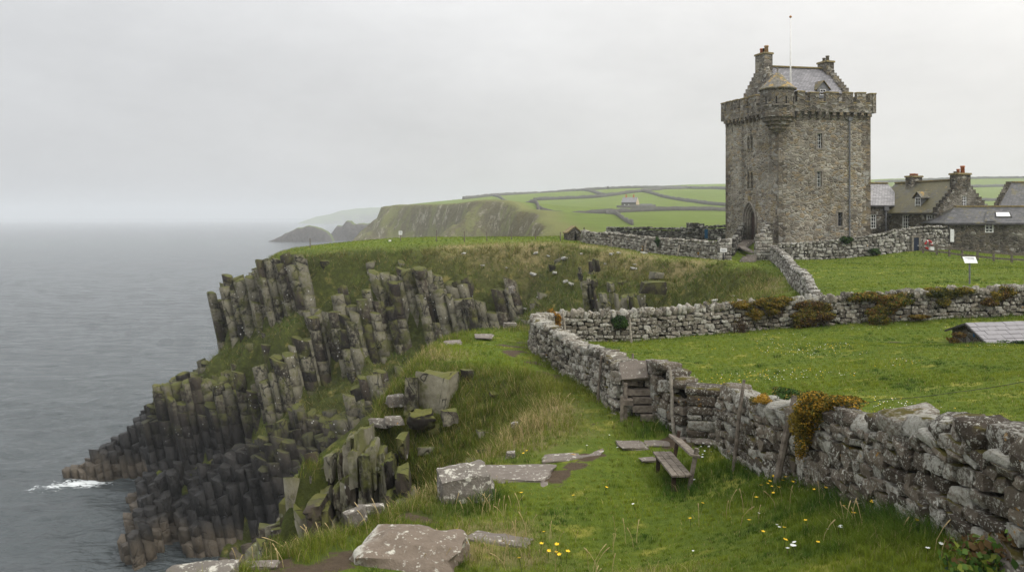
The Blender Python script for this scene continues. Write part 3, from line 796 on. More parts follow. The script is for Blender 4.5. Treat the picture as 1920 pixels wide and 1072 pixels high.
COAST = np.array([(-84, 590), (-80, 558), (-62, 522), (-43, 492), (-26, 462), (-12, 428), (1, 402), (8, 372), (9, 345), (11, 318), (9, 292), (11, 268), (15, 236), (34, 200), (120, 150), (900, 130),
                  (1500, 150), (1500, 2200), (-60, 2200), (-150, 1500), (-142, 1000), (-104, 700)], float)
_E = EDGE
def far_height(x, y):
    global EDGE
    wx = fbm(x * .022, y * .022, seed=71, oct=4) * 17; wy = fbm(x * .022 + 30, y * .022, seed=72, oct=4) * 20
    keep = EDGE; EDGE = np.column_stack([COAST, np.ones((len(COAST), 4))])
    d0 = edge_query(x, y)[0]; o = sstep(-10, 14, d0)
    d, bx, by, _ = edge_query(x + wx * o, y + wy * o); EDGE = keep
    ds = np.maximum(.5 * (d + np.sqrt(d * d + 6)) - .6, 0)
    ins = d < 0
    b = tps_eval(FFIT, np.where(ins, x, bx), np.where(ins, y, by))
    steep = 2.6 + .8 * fbm(x * .02, y * .02, seed=75)
    drop = .45 * np.minimum(ds, 3) + steep * np.clip(ds - 3, 0, 8) + .80 * np.maximum(ds - 11, 0)
    h = b - drop + sstep(3, 15, ds) * fbm(x * .035, y * .035, seed=77, oct=5) * 9 - sstep(2, 12, ds) * np.abs(fbm(x * .05 + .3, y * .05, seed=79, oct=3)) * 13 + sstep(2, 12, ds) * 3 + sstep(2, 8, ds) * fbm(x * .13, y * .13, seed=80, oct=3) * 3.5 + fbm(x * .01, y * .01, seed=78, oct=3) * .8
    return np.maximum(h, -34) + EYE, d
fy = np.concatenate([np.arange(140, 600, 2.6), 600 * 1.0105 ** np.arange(0, 125)])
ft = np.linspace(-.42, .82, 330)
FX = ft[None, :] * fy[:, None]; FY = np.repeat(fy[:, None], len(ft), 1)
FH, FD = far_height(FX, FY)
e_ = sstep(1060, 1180, FY) * sstep(.27, .3, FX / FY) * (FX / FY < .45)
s_ = sstep(-16, -3, FD) * .55
n1, n2 = FX.shape; idx = np.arange(n1 * n2).reshape(n1, n2)
F = np.stack([idx[:-1, :-1], idx[:-1, 1:], idx[1:, 1:], idx[1:, :-1]], -1).reshape(-1, 4)
F = F[FH.ravel()[F].max(1) > -1.5]
far = link('hills', np_mesh('hills', np.stack([FX, FY, FH], -1).reshape(-1, 3), F, True, np.stack([sstep(-2.5, 2.5, FD), e_, s_], -1).reshape(-1, 3)), M['far_land']); tag(far, kind='structure')

def mound(name, prof, Y, depth, mat, seed, nx=90, ny=40, tail=0):
    """an island or headland: crest heights along x (photo outline at its real distance), rounded seaward and landward"""
    px = np.array([p[0] for p in prof], float); pyv = np.array([p[1] for p in prof], float)
    u = np.linspace(px[0], px[-1], nx); crest = EYE - (np.interp(u, px, pyv) - 408) * Y / FPX; crest = crest + np.clip(crest, 0, 12) * .16 * fbm(u * .09, u * 0, seed=seed + 1, oct=4)
    v = np.linspace(-1, 1.2, ny)
    X = (u[None, :] - 960) * Y / FPX + v[:, None] * 0; Yv = Y + v[:, None] * depth + 0 * X
    rise = np.where(v < 0, 1 - np.abs(v) ** 3.2, 1 - (v / 1.2) ** 2)[:, None]
    nzs = fbm(X * 4.5 / depth, Yv * 4.5 / depth, seed=seed, oct=5)
    Z = (crest[None, :] + 3) * np.clip(rise * (1 + .5 * nzs * (1 - rise) * 1.6), 0, 1.1) - 3
    Z = np.where(crest[None, :] < .5, -3, Z)
    idx = np.arange(nx * ny).reshape(ny, nx)
    F = np.stack([idx[:-1, :-1], idx[:-1, 1:], idx[1:, 1:], idx[1:, :-1]], -1).reshape(-1, 4)
    rough = np.clip(1 - sstep(.93, .98, rise) * np.ones_like(X), 0, 1)
    return tag(link(name, np_mesh(name, np.stack([X, Yv, Z], -1).reshape(-1, 3), F, True, np.stack([rough, 0 * X, 0 * X + .1], -1).reshape(-1, 3)), mat), kind='structure')
mound('sea_stack', [(500,454), (512,450), (530,442), (545,432), (560,426), (580,424), (600,426), (612,432), (622,442), (628,456)], 1010, 20, M['far_rock'], 81)
mound('sea_stack', [(618,456), (624,436), (634,424), (646,421), (652,414), (660,416), (668,420), (690,419), (710,417), (740,418), (800,430)], 1080, 26, M['far_rock'], 83)
mound('headland', [(574,420), (584,412), (600,406), (625,401), (645,395), (670,391.5), (700,389.5), (740,388), (800,386), (860,384), (930,384)], 4200, 260, M['far_land'], 85, 120, 40)

# ---------------------------------------------------------------- haze: one closed box of pale air
b = MB(); b.box((0, 3300, 57), (6500, 3700, 62))
hm = bpy.data.materials.new('haze_air'); hm.use_nodes = True
for n in list(hm.node_tree.nodes):
    if n.type == 'BSDF_PRINCIPLED': hm.node_tree.nodes.remove(n)
pv = hm.node_tree.nodes.new('ShaderNodeVolumePrincipled')
pv.inputs['Color'].default_value = (.86, .895, .93, 1); pv.inputs['Density'].default_value = .00030; pv.inputs['Anisotropy'].default_value = .2
hm.node_tree.links.new(pv.outputs[0], hm.node_tree.nodes['Material Output'].inputs['Volume'])
hzo = b.build('haze', hm); tag(hzo, kind='stuff')
# ---------------------------------------------------------------- stones
def cube_template(k):
    idx = {}; V = []; F = []
    def vid(p):
        key = tuple(np.round(p, 5))
        if key not in idx: idx[key] = len(V); V.append(p)
        return idx[key]
    for ax in range(3):
        for sgn in (-1, 1):
            for i in range(k):
                for j in range(k):
                    q = []
                    for a, b in ((0, 0), (1, 0), (1, 1), (0, 1)):
                        p = [0, 0, 0]; p[ax] = sgn; p[(ax + 1) % 3] = -1 + 2 * (i + a) / k; p[(ax + 2) % 3] = -1 + 2 * (j + b) / k
                        q.append(vid(tuple(p)))
                    F.append(q if sgn > 0 else q[::-1])
    return np.array(V, float), np.array(F)
TEMPL = {k: cube_template(k) for k in (1, 2, 3, 4, 6, 10)}

def stones(cen, half, axes, seed, k=3, rnd_=.42, jit=.2, nz=.07, nf=1.3):
    """irregular rounded blocks; returns V, F, per-vertex colour (tone, lichen, 0)"""
    rs = np.random.RandomState(seed)
    T, TF = TEMPL[k]; n = len(cen); m = len(T)
    s = T / np.linalg.norm(T, axis=1, keepdims=True) * 1.22
    p = T * (1 - rnd_) + s * rnd_
    cj = rs.uniform(-jit, jit, (n, 8, 3))
    w = np.stack([(1 + sx * T[:, 0]) * (1 + sy * T[:, 1]) * (1 + sz * T[:, 2]) / 8 for sx in (-1, 1) for sy in (-1, 1) for sz in (-1, 1)], 1)
    q = p[None] + np.einsum('mk,nkc->nmc', w, cj)
    off = rs.uniform(0, 100, (n, 1, 3))
    dn = fbm(q[..., 0] * nf + off[..., 0], q[..., 1] * nf + off[..., 1], q[..., 2] * nf + off[..., 2], seed=seed, oct=2 if k < 6 else 4)
    q = q * (1 + nz * 2 * dn[..., None])
    W = np.asarray(cen)[:, None, :] + np.einsum('nmc,ncd->nmd', q * np.asarray(half)[:, None, :], np.asarray(axes))
    F = (TF[None] + (np.arange(n) * m)[:, None, None]).reshape(-1, 4)
    tone = rs.uniform(0, 1, n) ** 1.2; li = rs.uniform(0, 1, n)
    col = np.stack([np.repeat(tone, m), np.repeat(li, m), np.zeros(n * m)], -1)
    return W.reshape(-1, 3), F, col

def rotz(a):
    return np.array(((math.cos(a), math.sin(a), 0), (-math.sin(a), math.cos(a), 0), (0, 0, 1.0)))

def rock(name, mat, c, half, rz=0, seed=1, k=10, tilt=(0, 0), jit=.22, nz=.10, rnd_=.25, parent=None, nf=1.1):
    """one boulder or slab as a thing of its own (axes rows: length, width, height)"""
    A = rotz(rz); u, v = A[0].copy(), A[1].copy()
    u[2] += math.tan(tilt[0]); v[2] += math.tan(tilt[1]); u /= np.linalg.norm(u); v /= np.linalg.norm(v)
    wv = np.cross(u, v); wv /= np.linalg.norm(wv)
    V, F, c_ = stones(np.array([c]), np.array([half]), np.array([[u, v, wv]]), seed, k, rnd_, jit, nz, nf)
    o = link(name, np_mesh(name, V - np.array(c), F, True, c_), mat, parent, c)
    try: o.data.set_sharp_from_angle(angle=math.radians(52))
    except Exception: pass
    return o

class Path:
    def __init__(s, pts):
        s.p = np.array(pts, float); d = np.hypot(*(np.diff(s.p[:, :2], axis=0).T)); s.s = np.concatenate([[0], np.cumsum(d)]); s.L = s.s[-1]
    def at(s, t):
        x = np.interp(t, s.s, s.p[:, 0]); y = np.interp(t, s.s, s.p[:, 1])
        e = .35
        dx = np.interp(t + e, s.s, s.p[:, 0]) - np.interp(t - e, s.s, s.p[:, 0]); dy = np.interp(t + e, s.s, s.p[:, 1]) - np.interp(t - e, s.s, s.p[:, 1])
        L = math.hypot(dx, dy) + 1e-9
        return x, y, dx / L, dy / L, np.interp(t, s.s, s.p[:, 2])

def dry_wall(name, label, cat, pts, mat, seed, thick=.6, course=(.16, .26), length=(.24, .55), cope='lump', cope_h=(.2, .3), cope_l=(.3, .6), k=3, group=None, gaps=(), top=None, cope_mat=None, rndn=.34):
    """dry stone wall along plan points (x, y, height): courses of separate stones over a core coloured dark to shade the gaps, with coping stones"""
    rs = np.random.RandomState(seed); path = Path(pts)
    x0, y0 = path.p[0, :2]; z0 = hz(x0, y0)
    root = tag(empty(name, (x0, y0, z0)), label, cat, group)
    ts = np.linspace(0, path.L, max(3, int(path.L / .5))); bx = np.array([path.at(t)[:2] for t in ts]); bz = height(bx[:, 0], bx[:, 1])
    base = lambda t: float(np.interp(t, ts, bz))
    cen, half, axs = [], [], []
    zc = -.22; H = path.p[:, 2].max()
    while zc < H:
        ch = rs.uniform(*course)
        for side in (-1, 1):
            t = -rs.uniform(0, .3)
            while t < path.L:
                L = rs.uniform(*length) * (1.25 if zc < .2 else 1.0); tm = min(max(t + L / 2, 0), path.L)
                x, y, dx, dy, hh = path.at(tm)
                if zc + ch * .6 < hh and not any(a < tm < b for a, b in gaps):
                    frac = max(zc, 0) / max(hh, .1); dep = rs.uniform(.24, .34)
                    o = side * (thick * .5 * (1.12 - .24 * frac) - dep * .5 + rs.uniform(-.02, .03))
                    h2 = ch * (rs.uniform(.85, 1.15)); a = rs.normal(0, .10)
                    u = np.array((dx * math.cos(a), dy * math.cos(a), math.sin(a))); v = np.array((-dy, dx, 0.0)); wv = np.cross(u, v)
                    yaw = rs.normal(0, .08); u2 = u * math.cos(yaw) + v * math.sin(yaw); v2 = -u * math.sin(yaw) + v * math.cos(yaw)
                    cen.append((x - dy * o, y + dx * o, base(tm) + zc + ch * .5 + rs.uniform(-.035, .035)))
                    half.append((L * .5 * .91, dep * .5, h2 * .445)); axs.append((u2, v2, wv))
                t += L
        zc += ch
    V, F, col = stones(np.array(cen), np.array(half), np.array(axs), seed, k, rndn, .20, .09)
    # core of the wall, near-black so the gaps read as shade
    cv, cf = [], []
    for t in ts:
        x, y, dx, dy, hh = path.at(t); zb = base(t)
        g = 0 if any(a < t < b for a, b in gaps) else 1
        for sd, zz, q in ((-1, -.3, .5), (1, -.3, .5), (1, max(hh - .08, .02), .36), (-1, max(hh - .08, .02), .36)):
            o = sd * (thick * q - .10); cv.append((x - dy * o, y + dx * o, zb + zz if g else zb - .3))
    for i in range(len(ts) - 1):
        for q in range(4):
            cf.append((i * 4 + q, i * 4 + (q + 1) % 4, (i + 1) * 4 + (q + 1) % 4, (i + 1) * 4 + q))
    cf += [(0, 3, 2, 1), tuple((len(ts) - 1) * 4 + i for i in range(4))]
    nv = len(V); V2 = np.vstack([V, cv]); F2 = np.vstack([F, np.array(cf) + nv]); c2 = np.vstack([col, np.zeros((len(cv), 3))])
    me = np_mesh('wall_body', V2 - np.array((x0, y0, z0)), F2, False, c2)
    o = link('wall_body', me, [M[mat], M['gap_shade_core']], root)
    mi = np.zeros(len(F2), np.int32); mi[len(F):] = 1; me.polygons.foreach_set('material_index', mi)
    me.polygons.foreach_set('use_smooth', np.ones(len(F2), bool))
    try: me.set_sharp_from_angle(angle=math.radians(50))
    except Exception: pass
    if cope:
        cen, half, axs = [], [], []
        t = rs.uniform(0, .1)
        while t < path.L:
            L = rs.uniform(*cope_l); tm = min(t + L / 2, path.L); x, y, dx, dy, hh = path.at(tm); hc = rs.uniform(*cope_h)
            if not any(a < tm < b for a, b in gaps):
                a = rs.normal(0, .10) if cope == 'lump' else rs.normal(-.28, .16)
                u = np.array((dx * math.cos(a), dy * math.cos(a), math.sin(a))); v = np.array((-dy, dx, rs.normal(0, .08))); wv = np.cross(u, v)
                cen.append((x + rs.normal(0, .02), y + rs.normal(0, .02), base(tm) + hh + hc * .42 + rs.uniform(-.03, .02)))
                half.append((L * .5 * (1.02 if cope == 'lump' else 1.06), thick * .5 * rs.uniform(.72, 1.0), hc * .5)); axs.append((u, v, wv))
            t += L
        V, F, col = stones(np.array(cen), np.array(half), np.array(axs), seed + 50, max(k, 2) + (1 if k == 3 else 0), .38, .3, .11)
        o = link('coping', np_mesh('coping', V - np.array((x0, y0, z0)), F, True, col), M[cope_mat or mat], root)
    return root

def px_path(*q):
    return [(PX(a, Y), Y, h) for a, Y, h in q]

# the near wall beside the path, in two lengths either side of the stile
W1 = px_path((2260, 6.2, 1.05), (1985, 7.7, 1.05), (1806, 9.4, 1.06), (1665, 11.4, 1.07), (1560, 13.5, 1.08), (1460, 15.6, 1.1), (1372, 17.9, 1.1))
dry_wall('stone_wall', 'big lichened drystone wall with heavy rounded top stones beside the bench path', 'wall', W1, 'near_stone', 103, .66, (.10, .21), (.16, .48), 'lump', (.22, .36), (.34, .7), 6, 'lichened drystone walls', rndn=.24)
dry_wall('stone_wall', 'short lichened drystone wall piece between the wooden stile and the square stone pier', 'wall', px_path((1292, 19.2, 1.02), (1262, 19.8, 1.22), (1243, 20.3, 1.32)), 'near_stone', 102, .62, (.16, .25), (.2, .42), 'lump', (.22, .34), (.3, .5), 4, 'lichened drystone walls')
dry_wall('stone_wall', 'grey drystone wall curving from the wooden stile up to the orange mossy corner', 'wall',
         px_path((1238, 20.62, 1.1), (1172, 20.9, 1.12), (1130, 23.2, 1.12), (1085, 26.0, 1.1), (1040, 28.0, 1.08), (1012, 29.6, 1.05), (1006, 31.5, 1.05), (1018, 34.0, 1.0), (1044, 36.3, 1.0)), 'field_stone', 103, .58, (.13, .22), (.18, .42), 'lump', (.18, .28), (.18, .38), 3, 'lichened drystone walls')
dry_wall('stone_wall', 'long pale drystone wall with upright coping stones crossing behind the daisy field', 'wall',
         px_path((1046, 36.5, 1.02), (1180, 37.0, 1.04), (1400, 38.0, 1.05), (1560, 38.2, 1.02), (1700, 38.1, 1.05), (1920, 38.0, 1.05), (2140, 38.4, 1.05)), 'field_stone', 104, .55, (.15, .25), (.2, .5), 'upright', (.28, .46), (.14, .26), 3, 'lichened drystone walls')
dry_wall('stone_wall', 'narrow drystone wall climbing beside the grass track to the castle gate', 'wall',
         px_path((1531, 39.2, .98), (1508, 45, .98), (1484, 54, 1.0), (1462, 63, 1.02), (1449, 70.6, 1.05)), 'pale_wall_stone', 105, .5, (.16, .26), (.25, .55), 'upright', (.2, .3), (.18, .32), 2, 'lichened drystone walls')
dry_wall('stone_wall', 'pale rubble wall with a dark blue door below the castle and cottages', 'wall',
         px_path((1449, 71.5, 1.25), (1500, 71.6, 1.35), (1560, 71.8, 1.5), (1640, 72.2, 1.7), (1690, 72.6, 1.9), (1735, 73.0, 2.0), (1772, 73.4, 2.0)), 'pale_wall_stone', 106, .55, (.2, .34), (.25, .6), 'lump', (.14, .24), (.25, .5), 2, 'castle garden walls')
dry_wall('stone_wall', 'brownish garden wall running from the castle gate pier to the little ruined hut', 'wall',
         px_path((1347, 71.6, 1.45), (1300, 74.8, 1.42), (1250, 77.4, 1.38), (1200, 80, 1.3), (1150, 83.5, 1.25), (1108, 87, 1.15), (1094, 89, 1.1)), 'castle_wall_stone', 107, .55, (.18, .3), (.22, .55), 'lump', (.16, .28), (.2, .4), 2, 'castle garden walls')
dry_wall('stone_wall', 'dark back wall of the castle garden with ragged top behind the ruined doorway', 'wall',
         px_path((1368, 87, 1.5), (1330, 88.5, 1.35), (1270, 91.5, 1.15), (1200, 95, 1.1), (1140, 99, 1.0)), 'dark_wall_stone', 108, .55, (.2, .32), (.3, .6), 'upright', (.2, .34), (.2, .4), 2, 'castle garden walls')

# ---------------------------------------------------------------- far field walls
def field_wall(label, pts, hgt=2.0, th=1.3, seed=1):
    path = Path([(a[0], a[1], 0) for a in pts]); n = max(4, int(path.L / 3)); ts = np.linspace(0, path.L, n)
    c = np.array([path.at(t)[:4] for t in ts]); zb, _ = far_height(c[:, 0], c[:, 1])
    rs = np.random.RandomState(seed); vs = []
    top = hgt + rs.uniform(-.4, .4, n)
    for i in range(n):
        x, y, dx, dy = c[i]
        for sd, zz, q in ((-1, -1.0, .6), (1, -1.0, .6), (1, top[i], .4), (-1, top[i], .4)):
            vs.append((x - dy * sd * th * q, y + dx * sd * th * q, zb[i] + zz))
    F = [(i * 4 + q, i * 4 + (q + 1) % 4, (i + 1) * 4 + (q + 1) % 4, (i + 1) * 4 + q) for i in range(n - 1) for q in range(4)] + [(0, 3, 2, 1), tuple((n - 1) * 4 + i for i in range(4))]
    vs = np.array(vs); o0 = vs[0].copy()
    c_ = np.stack([np.repeat(rs.uniform(.2, .8, n), 4), np.repeat(rs.uniform(0, 1, n), 4), np.zeros(4 * n)], -1)
    o = link('field_wall', np_mesh('field_wall', vs - o0, np.array(F), False, c_), M['field_wall_stone'], None, o0)
    return tag(o, label, 'wall', 'stone field walls on the far hill')
def fp(*q): return [(PX(a, Y), Y) for a, Y in q]
FW = [('grey field wall crossing the far hill just below the lonely farmhouse', fp((1008, 408), (1060, 402), (1130, 398), (1200, 398), (1280, 394), (1362, 388)), 2.3),
      ('field wall dropping steeply from the hill wall towards the castle garden', fp((1136, 396), (1150, 350), (1168, 300), (1186, 262)), 1.7),
      ('field wall above the cliff top joining the farm pastures', fp((1000, 720), (1060, 712), (1125, 700), (1160, 700), (1205, 715)), 3.2),
      ('field wall slanting down behind the farmhouse to the castle tower', fp((1203, 716), (1240, 640), (1290, 570), (1330, 525), (1366, 500)), 2.6),
      ('skyline wall along the crest of the far green hill', fp((868, 850), (930, 930), (1010, 985), (1075, 1000), (1140, 1005), (1215, 1005), (1290, 1000)), 3.6),
      ('upper field wall between the two highest pastures', fp((1080, 985), (1105, 850), (1130, 720), (1152, 702)), 3.0),
      ('high field wall running into the tower from the hill crest', fp((1203, 725), (1250, 850), (1290, 930), (1330, 850), (1368, 760)), 3.2),
      ('field wall bending along the cliff edge of the far pastures', fp((925, 905), (960, 640), (985, 500), (1005, 430), (1012, 395), (1008, 360)), 2.4),
      ('pale field wall on the hillside behind the cottages', fp((1620, 900), (1720, 890), (1830, 880), (1940, 860)), 3.4),
      ('lower field wall on the hillside between the cottage roofs', fp((1620, 640), (1720, 640), (1840, 630), (1940, 620)), 2.6),
      ('highest field wall under the skyline behind the cottages', fp((1640, 1060), (1740, 1050), (1850, 1030), (1940, 1000)), 3.4)]
for i, (lb, pts, h_) in enumerate(FW): field_wall(lb, pts, h_ * .85, h_ * .42, 200 + i)
# ---------------------------------------------------------------- masonry helpers
def V3(p, z): return np.array((p[0], p[1], z), float)
def panel(mb, A, B, z0, z1, holes=(), depth=.45, arch=None):
    """upright wall face from plan point A (left, seen from outside) to B, with real openings and reveals.
    holes: (s0, s1, z0, z1[, arched]) in metres from A"""
    A = np.array(A, float); B = np.array(B, float); L = np.hypot(*(B - A)); t = (B - A) / L; inn = np.array((-t[1], t[0])) * depth
    pt = lambda s, z, d=0.0: (A[0] + t[0] * s + inn[0] * d, A[1] + t[1] * s + inn[1] * d, z)
    S = sorted({0, L} | {h[0] for h in holes} | {h[1] for h in holes}); Z = sorted({z0, z1} | {h[2] for h in holes} | {h[3] for h in holes})
    for a, b in zip(S[:-1], S[1:]):
        for c, d in zip(Z[:-1], Z[1:]):
            m, n = (a + b) / 2, (c + d) / 2
            if any(h[0] < m < h[1] and h[2] < n < h[3] for h in holes): continue
            mb.add([pt(a, c), pt(b, c), pt(b, d), pt(a, d)], [(0, 1, 2, 3)])
    for h in holes:
        a, b, c, d = h[:4]
        if len(h) > 4:      # pointed arch: two arcs centred on the opposite springing points
            zs = d - h[4]; m = (a + b) / 2; K = 8
            def arc(sd):
                pts = []
                for k in range(K + 1):
                    f = k / K
                    # from springing to apex
                    w = (b - a) / 2; r = (w * w + h[4] * h[4]) / (2 * w); cx = (a + r) if sd < 0 else (b - r)
                    ang = math.asin(h[4] / r) * f
                    pts.append((cx - r * math.cos(ang), zs + r * math.sin(ang)) if sd < 0 else (cx + r * math.cos(ang), zs + r * math.sin(ang)))
                return pts
            la, ra = arc(-1), arc(1)
            for k in range(K):
                mb.add([pt(a, d), pt(*la[k]), pt(*la[k + 1])], [(0, 1, 2)]); mb.add([pt(b, d), pt(*ra[k + 1]), pt(*ra[k])], [(0, 1, 2)])
            loop = [(a, c)] + la + ra[::-1][1:] + [(b, c)]
        else:
            loop = [(a, c), (a, d), (b, d), (b, c)]
        for (p, q) in zip(loop, loop[1:] + loop[:1]):
            mb.add([pt(*p), pt(*q), pt(*q, 1), pt(*p, 1)], [(0, 1, 2, 3)])
    return pt, t, np.array((t[1], -t[0]))

def window(parent, A, B, s0, s1, z0, z1, cols=3, rows=4, inset=.18, frame='white_paint', fw=.07, bw=.035, sash=True, label=None):
    """sash window standing in a wall opening: frame and bars, the glass as its own part"""
    A = np.array(A, float); B = np.array(B, float); t = (B - A) / np.hypot(*(B - A)); n = np.array((t[1], -t[0])); up = np.array((0, 0, 1.0))
    T = np.array((t[0], t[1], 0)); N = np.array((n[0], n[1], 0)); o = V3(A, 0) - N * inset
    mb = MB(); ax = (T, N, up)
    c = lambda s, z, d=0: o + T * s + up * z + N * d
    w, h = s1 - s0, z1 - z0
    for s in (s0 + fw / 2, s1 - fw / 2): mb.box(c(s, (z0 + z1) / 2), (fw / 2, .05, h / 2), ax)
    for z in (z0 + fw / 2, z1 - fw / 2): mb.box(c((s0 + s1) / 2, z), (w / 2 - fw, .048, fw / 2), ax)
    for i in range(1, cols): mb.box(c(s0 + w * i / cols, (z0 + z1) / 2), (bw / 2, .03, h / 2 - fw), ax)
    for i in range(1, rows):
        b = bw * (1.7 if sash and i == rows // 2 else 1)
        mb.box(c((s0 + s1) / 2, z0 + h * i / rows), (w / 2 - fw, .034, b / 2), ax)
    f = mb.build('window', M[frame], parent)
    g = MB(); g.box(c((s0 + s1) / 2, (z0 + z1) / 2, -.045), (w / 2 - .01, .008, h / 2 - .01), ax); g.build('pane', M['window_glass'], f)
    return f

def crow_steps(mb, a, g, z1, z2, th, e, n=8, rise=.28):
    """stepped gable cap: a = eave plan corner, g = across vector to the far eave, e = unit along the ridge (outwards)"""
    a = np.array(a, float); g = np.array(g, float); Lg = np.hypot(*g); gd = g / Lg
    for i in range(n):
        for sd in (0, 1):
            f0 = i / n * .5; f1 = (i + 1) / n * .5
            q0, q1 = (f0, f1) if sd == 0 else (1 - f1, 1 - f0)
            zt = z1 + (z2 - z1) * (i + 1) / n + rise * .55
            zb = z1 + (z2 - z1) * i / n - .3
            c = a + g * (q0 + q1) / 2 - e * th * .5
            mb.box((c[0], c[1], (zt + zb) / 2), ((q1 - q0) * Lg / 2 * (1.0 if i % 2 else .985), th / 2 + .03, (zt - zb) / 2), (np.array((*gd, 0)), np.array((*e, 0)), np.array((0, 0, 1.0))))

# ---------------------------------------------------------------- the tower house
TC, TR, TL = np.array((24.67, 74.0)), np.array((33.95, 75.8)), np.array((21.92, 82.0)); TB = TR + TL - TC
def TT(u, v): return TC + (TR - TC) * u + (TL - TC) * v
def u_of(px): k = (px - 960) / FPX; return (k * 74 - 24.67) / (9.28 - 1.8 * k)
def v_of(px): k = (px - 960) / FPX; return (24.67 - 74 * k) / (2.75 + 8 * k)
LR, LL = np.hypot(*(TR - TC)), np.hypot(*(TL - TC))
def zr(py, px):  # height on the right-hand face at a photo pixel
    return EYE + (408 - py) * (74 + 1.8 * u_of(px)) / FPX
def zl(py, px): return EYE + (408 - py) * (74 + 8 * v_of(px)) / FPX
er, el = (TR - TC) / LR, (TL - TC) / LL
castle = tag(empty('tower_house', (*TT(.5, .5), EYE - 2.8)), 'tall grey stone castle tower with battlements, corner turret and stepped gables', 'castle')
ZB, ZW, ZS, ZM = EYE - 3.4, EYE + 9.85, EYE + 10.72, EYE + 11.62
mb = MB()
RH = []   # openings of the right-hand face
for x0, x1, y0, y1 in ((1532.5, 1541.5, 250, 278), (1531.5, 1540.5, 321, 350), (1571, 1579.5, 398, 424), (1461.5, 1464.5, 291, 303), (1459.5, 1463, 392, 403)):
    RH.append((u_of(x0) * LR, u_of(x1) * LR, zr(y1, x0), zr(y0, x0)))
panel(mb, TC, TR, ZB, ZW, RH, .5)
LH = []
for x0, x1, y0, y1, a in ((1401, 1405.2, 256, 286, .22), (1407.3, 1411.5, 256, 286, .22), (1401, 1405.2, 323, 354, .22), (1407.3, 1411.5, 323, 354, .22)):
    LH.append(((1 - v_of(x0)) * LL, (1 - v_of(x1)) * LL, zl(y1, x0), zl(y0, x0), a))
LH.append(((1 - v_of(1372)) * LL, (1 - v_of(1374.5)) * LL, zl(249, 1373), zl(240, 1373)))
ds0, ds1 = (1 - v_of(1395)) * LL, (1 - v_of(1417)) * LL; dz0, dz1 = zl(450, 1406), zl(381, 1406)
LH.append((ds0, ds1, dz0, dz1, 1.55))
panel(mb, TL, TC, ZB, ZW, LH, .5)
panel(mb, TR, TB, ZB, ZW, [], .5); panel(mb, TB, TL, ZB, ZW, [], .5)
# roof walk
mb.add([V3(TC, ZW), V3(TR, ZW), V3(TB, ZW), V3(TL, ZW)], [(0, 1, 2, 3)])
mb.build('tower_wall', M['tower_stone'], castle)
# plinth of bigger rough stone at the foot and dressed quoins up the corners
for c, a, b in ((TC, er, el), (TR, -er, el), (TL, er, -el)):
    mb = MB(); z = ZB + .6; i = 0
    while z < ZW - .5:
        h = rnd.uniform(.30, .42); l1, l2 = (.78, .42) if i % 2 else (.42, .78); l1 *= rnd.uniform(.85, 1.2); l2 *= rnd.uniform(.85, 1.2)
        o = .022
        p = [c - a * o - b * o, c + a * l1 - b * o, c + a * l1 + b * .1, c + a * .1 + b * .1, c + a * .1 + b * l2, c - a * o + b * l2]
        mb.prism([V3(q, z) for q in p], (0, 0, h - .025)); z += h; i += 1
    mb.build('quoin_strip', M['quoin_stone'], castle)
# window surrounds
mb = MB()
def surround(A, t, n, s0, s1, z0, z1, w=.17):
    T = np.array((*t, 0)); N = np.array((*n, 0)); o = V3(A, 0) + N * -.03; up = np.array((0, 0, 1.0)); ax = (T, N, up)
    for s in (s0 - w / 2, s1 + w / 2): mb.box(o + T * s + up * (z0 + z1) / 2, (w / 2, .06, (z1 - z0) / 2), ax)
    mb.box(o + T * (s0 + s1) / 2 + up * (z1 + w * .6), ((s1 - s0) / 2 + w, .062, w * .6), ax)
    mb.box(o + T * (s0 + s1) / 2 + up * (z0 - w * .45), ((s1 - s0) / 2 + w, .075, w * .45), ax)
nr = np.array((er[1], -er[0])); tl = (TC - TL) / LL; nl = np.array((tl[1], -tl[0]))
for h in RH:
    mb = MB(); surround(TC, er, nr, *h[:4], .17 if h[1] - h[0] > .3 else .1); mb.build('window_surround', M['dressed_stone'], castle)
for h in RH[:3]: window(castle, TC, TR, *h[:4], cols=2, rows=4, inset=.25, frame='lead_grey' if h[2] < EYE + 2 else 'white_paint', fw=.045, bw=.03)
for h in RH[3:] + LH[:5]:
    A, B = (TC, TR) if h in RH else (TL, TC)
    t = (B - A) / np.hypot(*(B - A)); n = np.array((t[1], -t[0]))
    g = MB(); c = A + t * (h[0] + h[1]) / 2 - n * .34
    g.box((c[0], c[1], (h[2] + h[3]) / 2), ((h[1] - h[0]) / 2, .02, (h[3] - h[2]) / 2), (np.array((*t, 0)), np.array((*n, 0)), (0, 0, 1)))
    g.build('slit_window' if h not in LH[:4] else 'lancet_window', M['window_glass'], castle)
# pointed doorway with three receding orders
def arch_path(s0, s1, z0, zs, rise, K=9):
    w = (s1 - s0) / 2; r = (w * w + rise * rise) / (2 * w); A_ = math.asin(rise / r)
    L_ = [(s0 + r - r * math.cos(A_ * k / K), zs + r * math.sin(A_ * k / K)) for k in range(K + 1)]
    return [(s0, z0)] + L_ + [(s1 - (q[0] - s0), q[1]) for q in L_[::-1][1:]] + [(s1, z0)]
dw = MB()
for i, (sh, dep, r) in enumerate(((-.10, -.05, .11), (.10, .10, .12), (.30, .24, .12), (.49, .38, .11))):
    pts = [V3(TL + tl * s - nl * dep, z) for s, z in arch_path(ds0 + sh, ds1 - sh, dz0, dz1 - 1.55, 1.55 - sh * 1.25)]
    dw.tube(pts, r, 8)
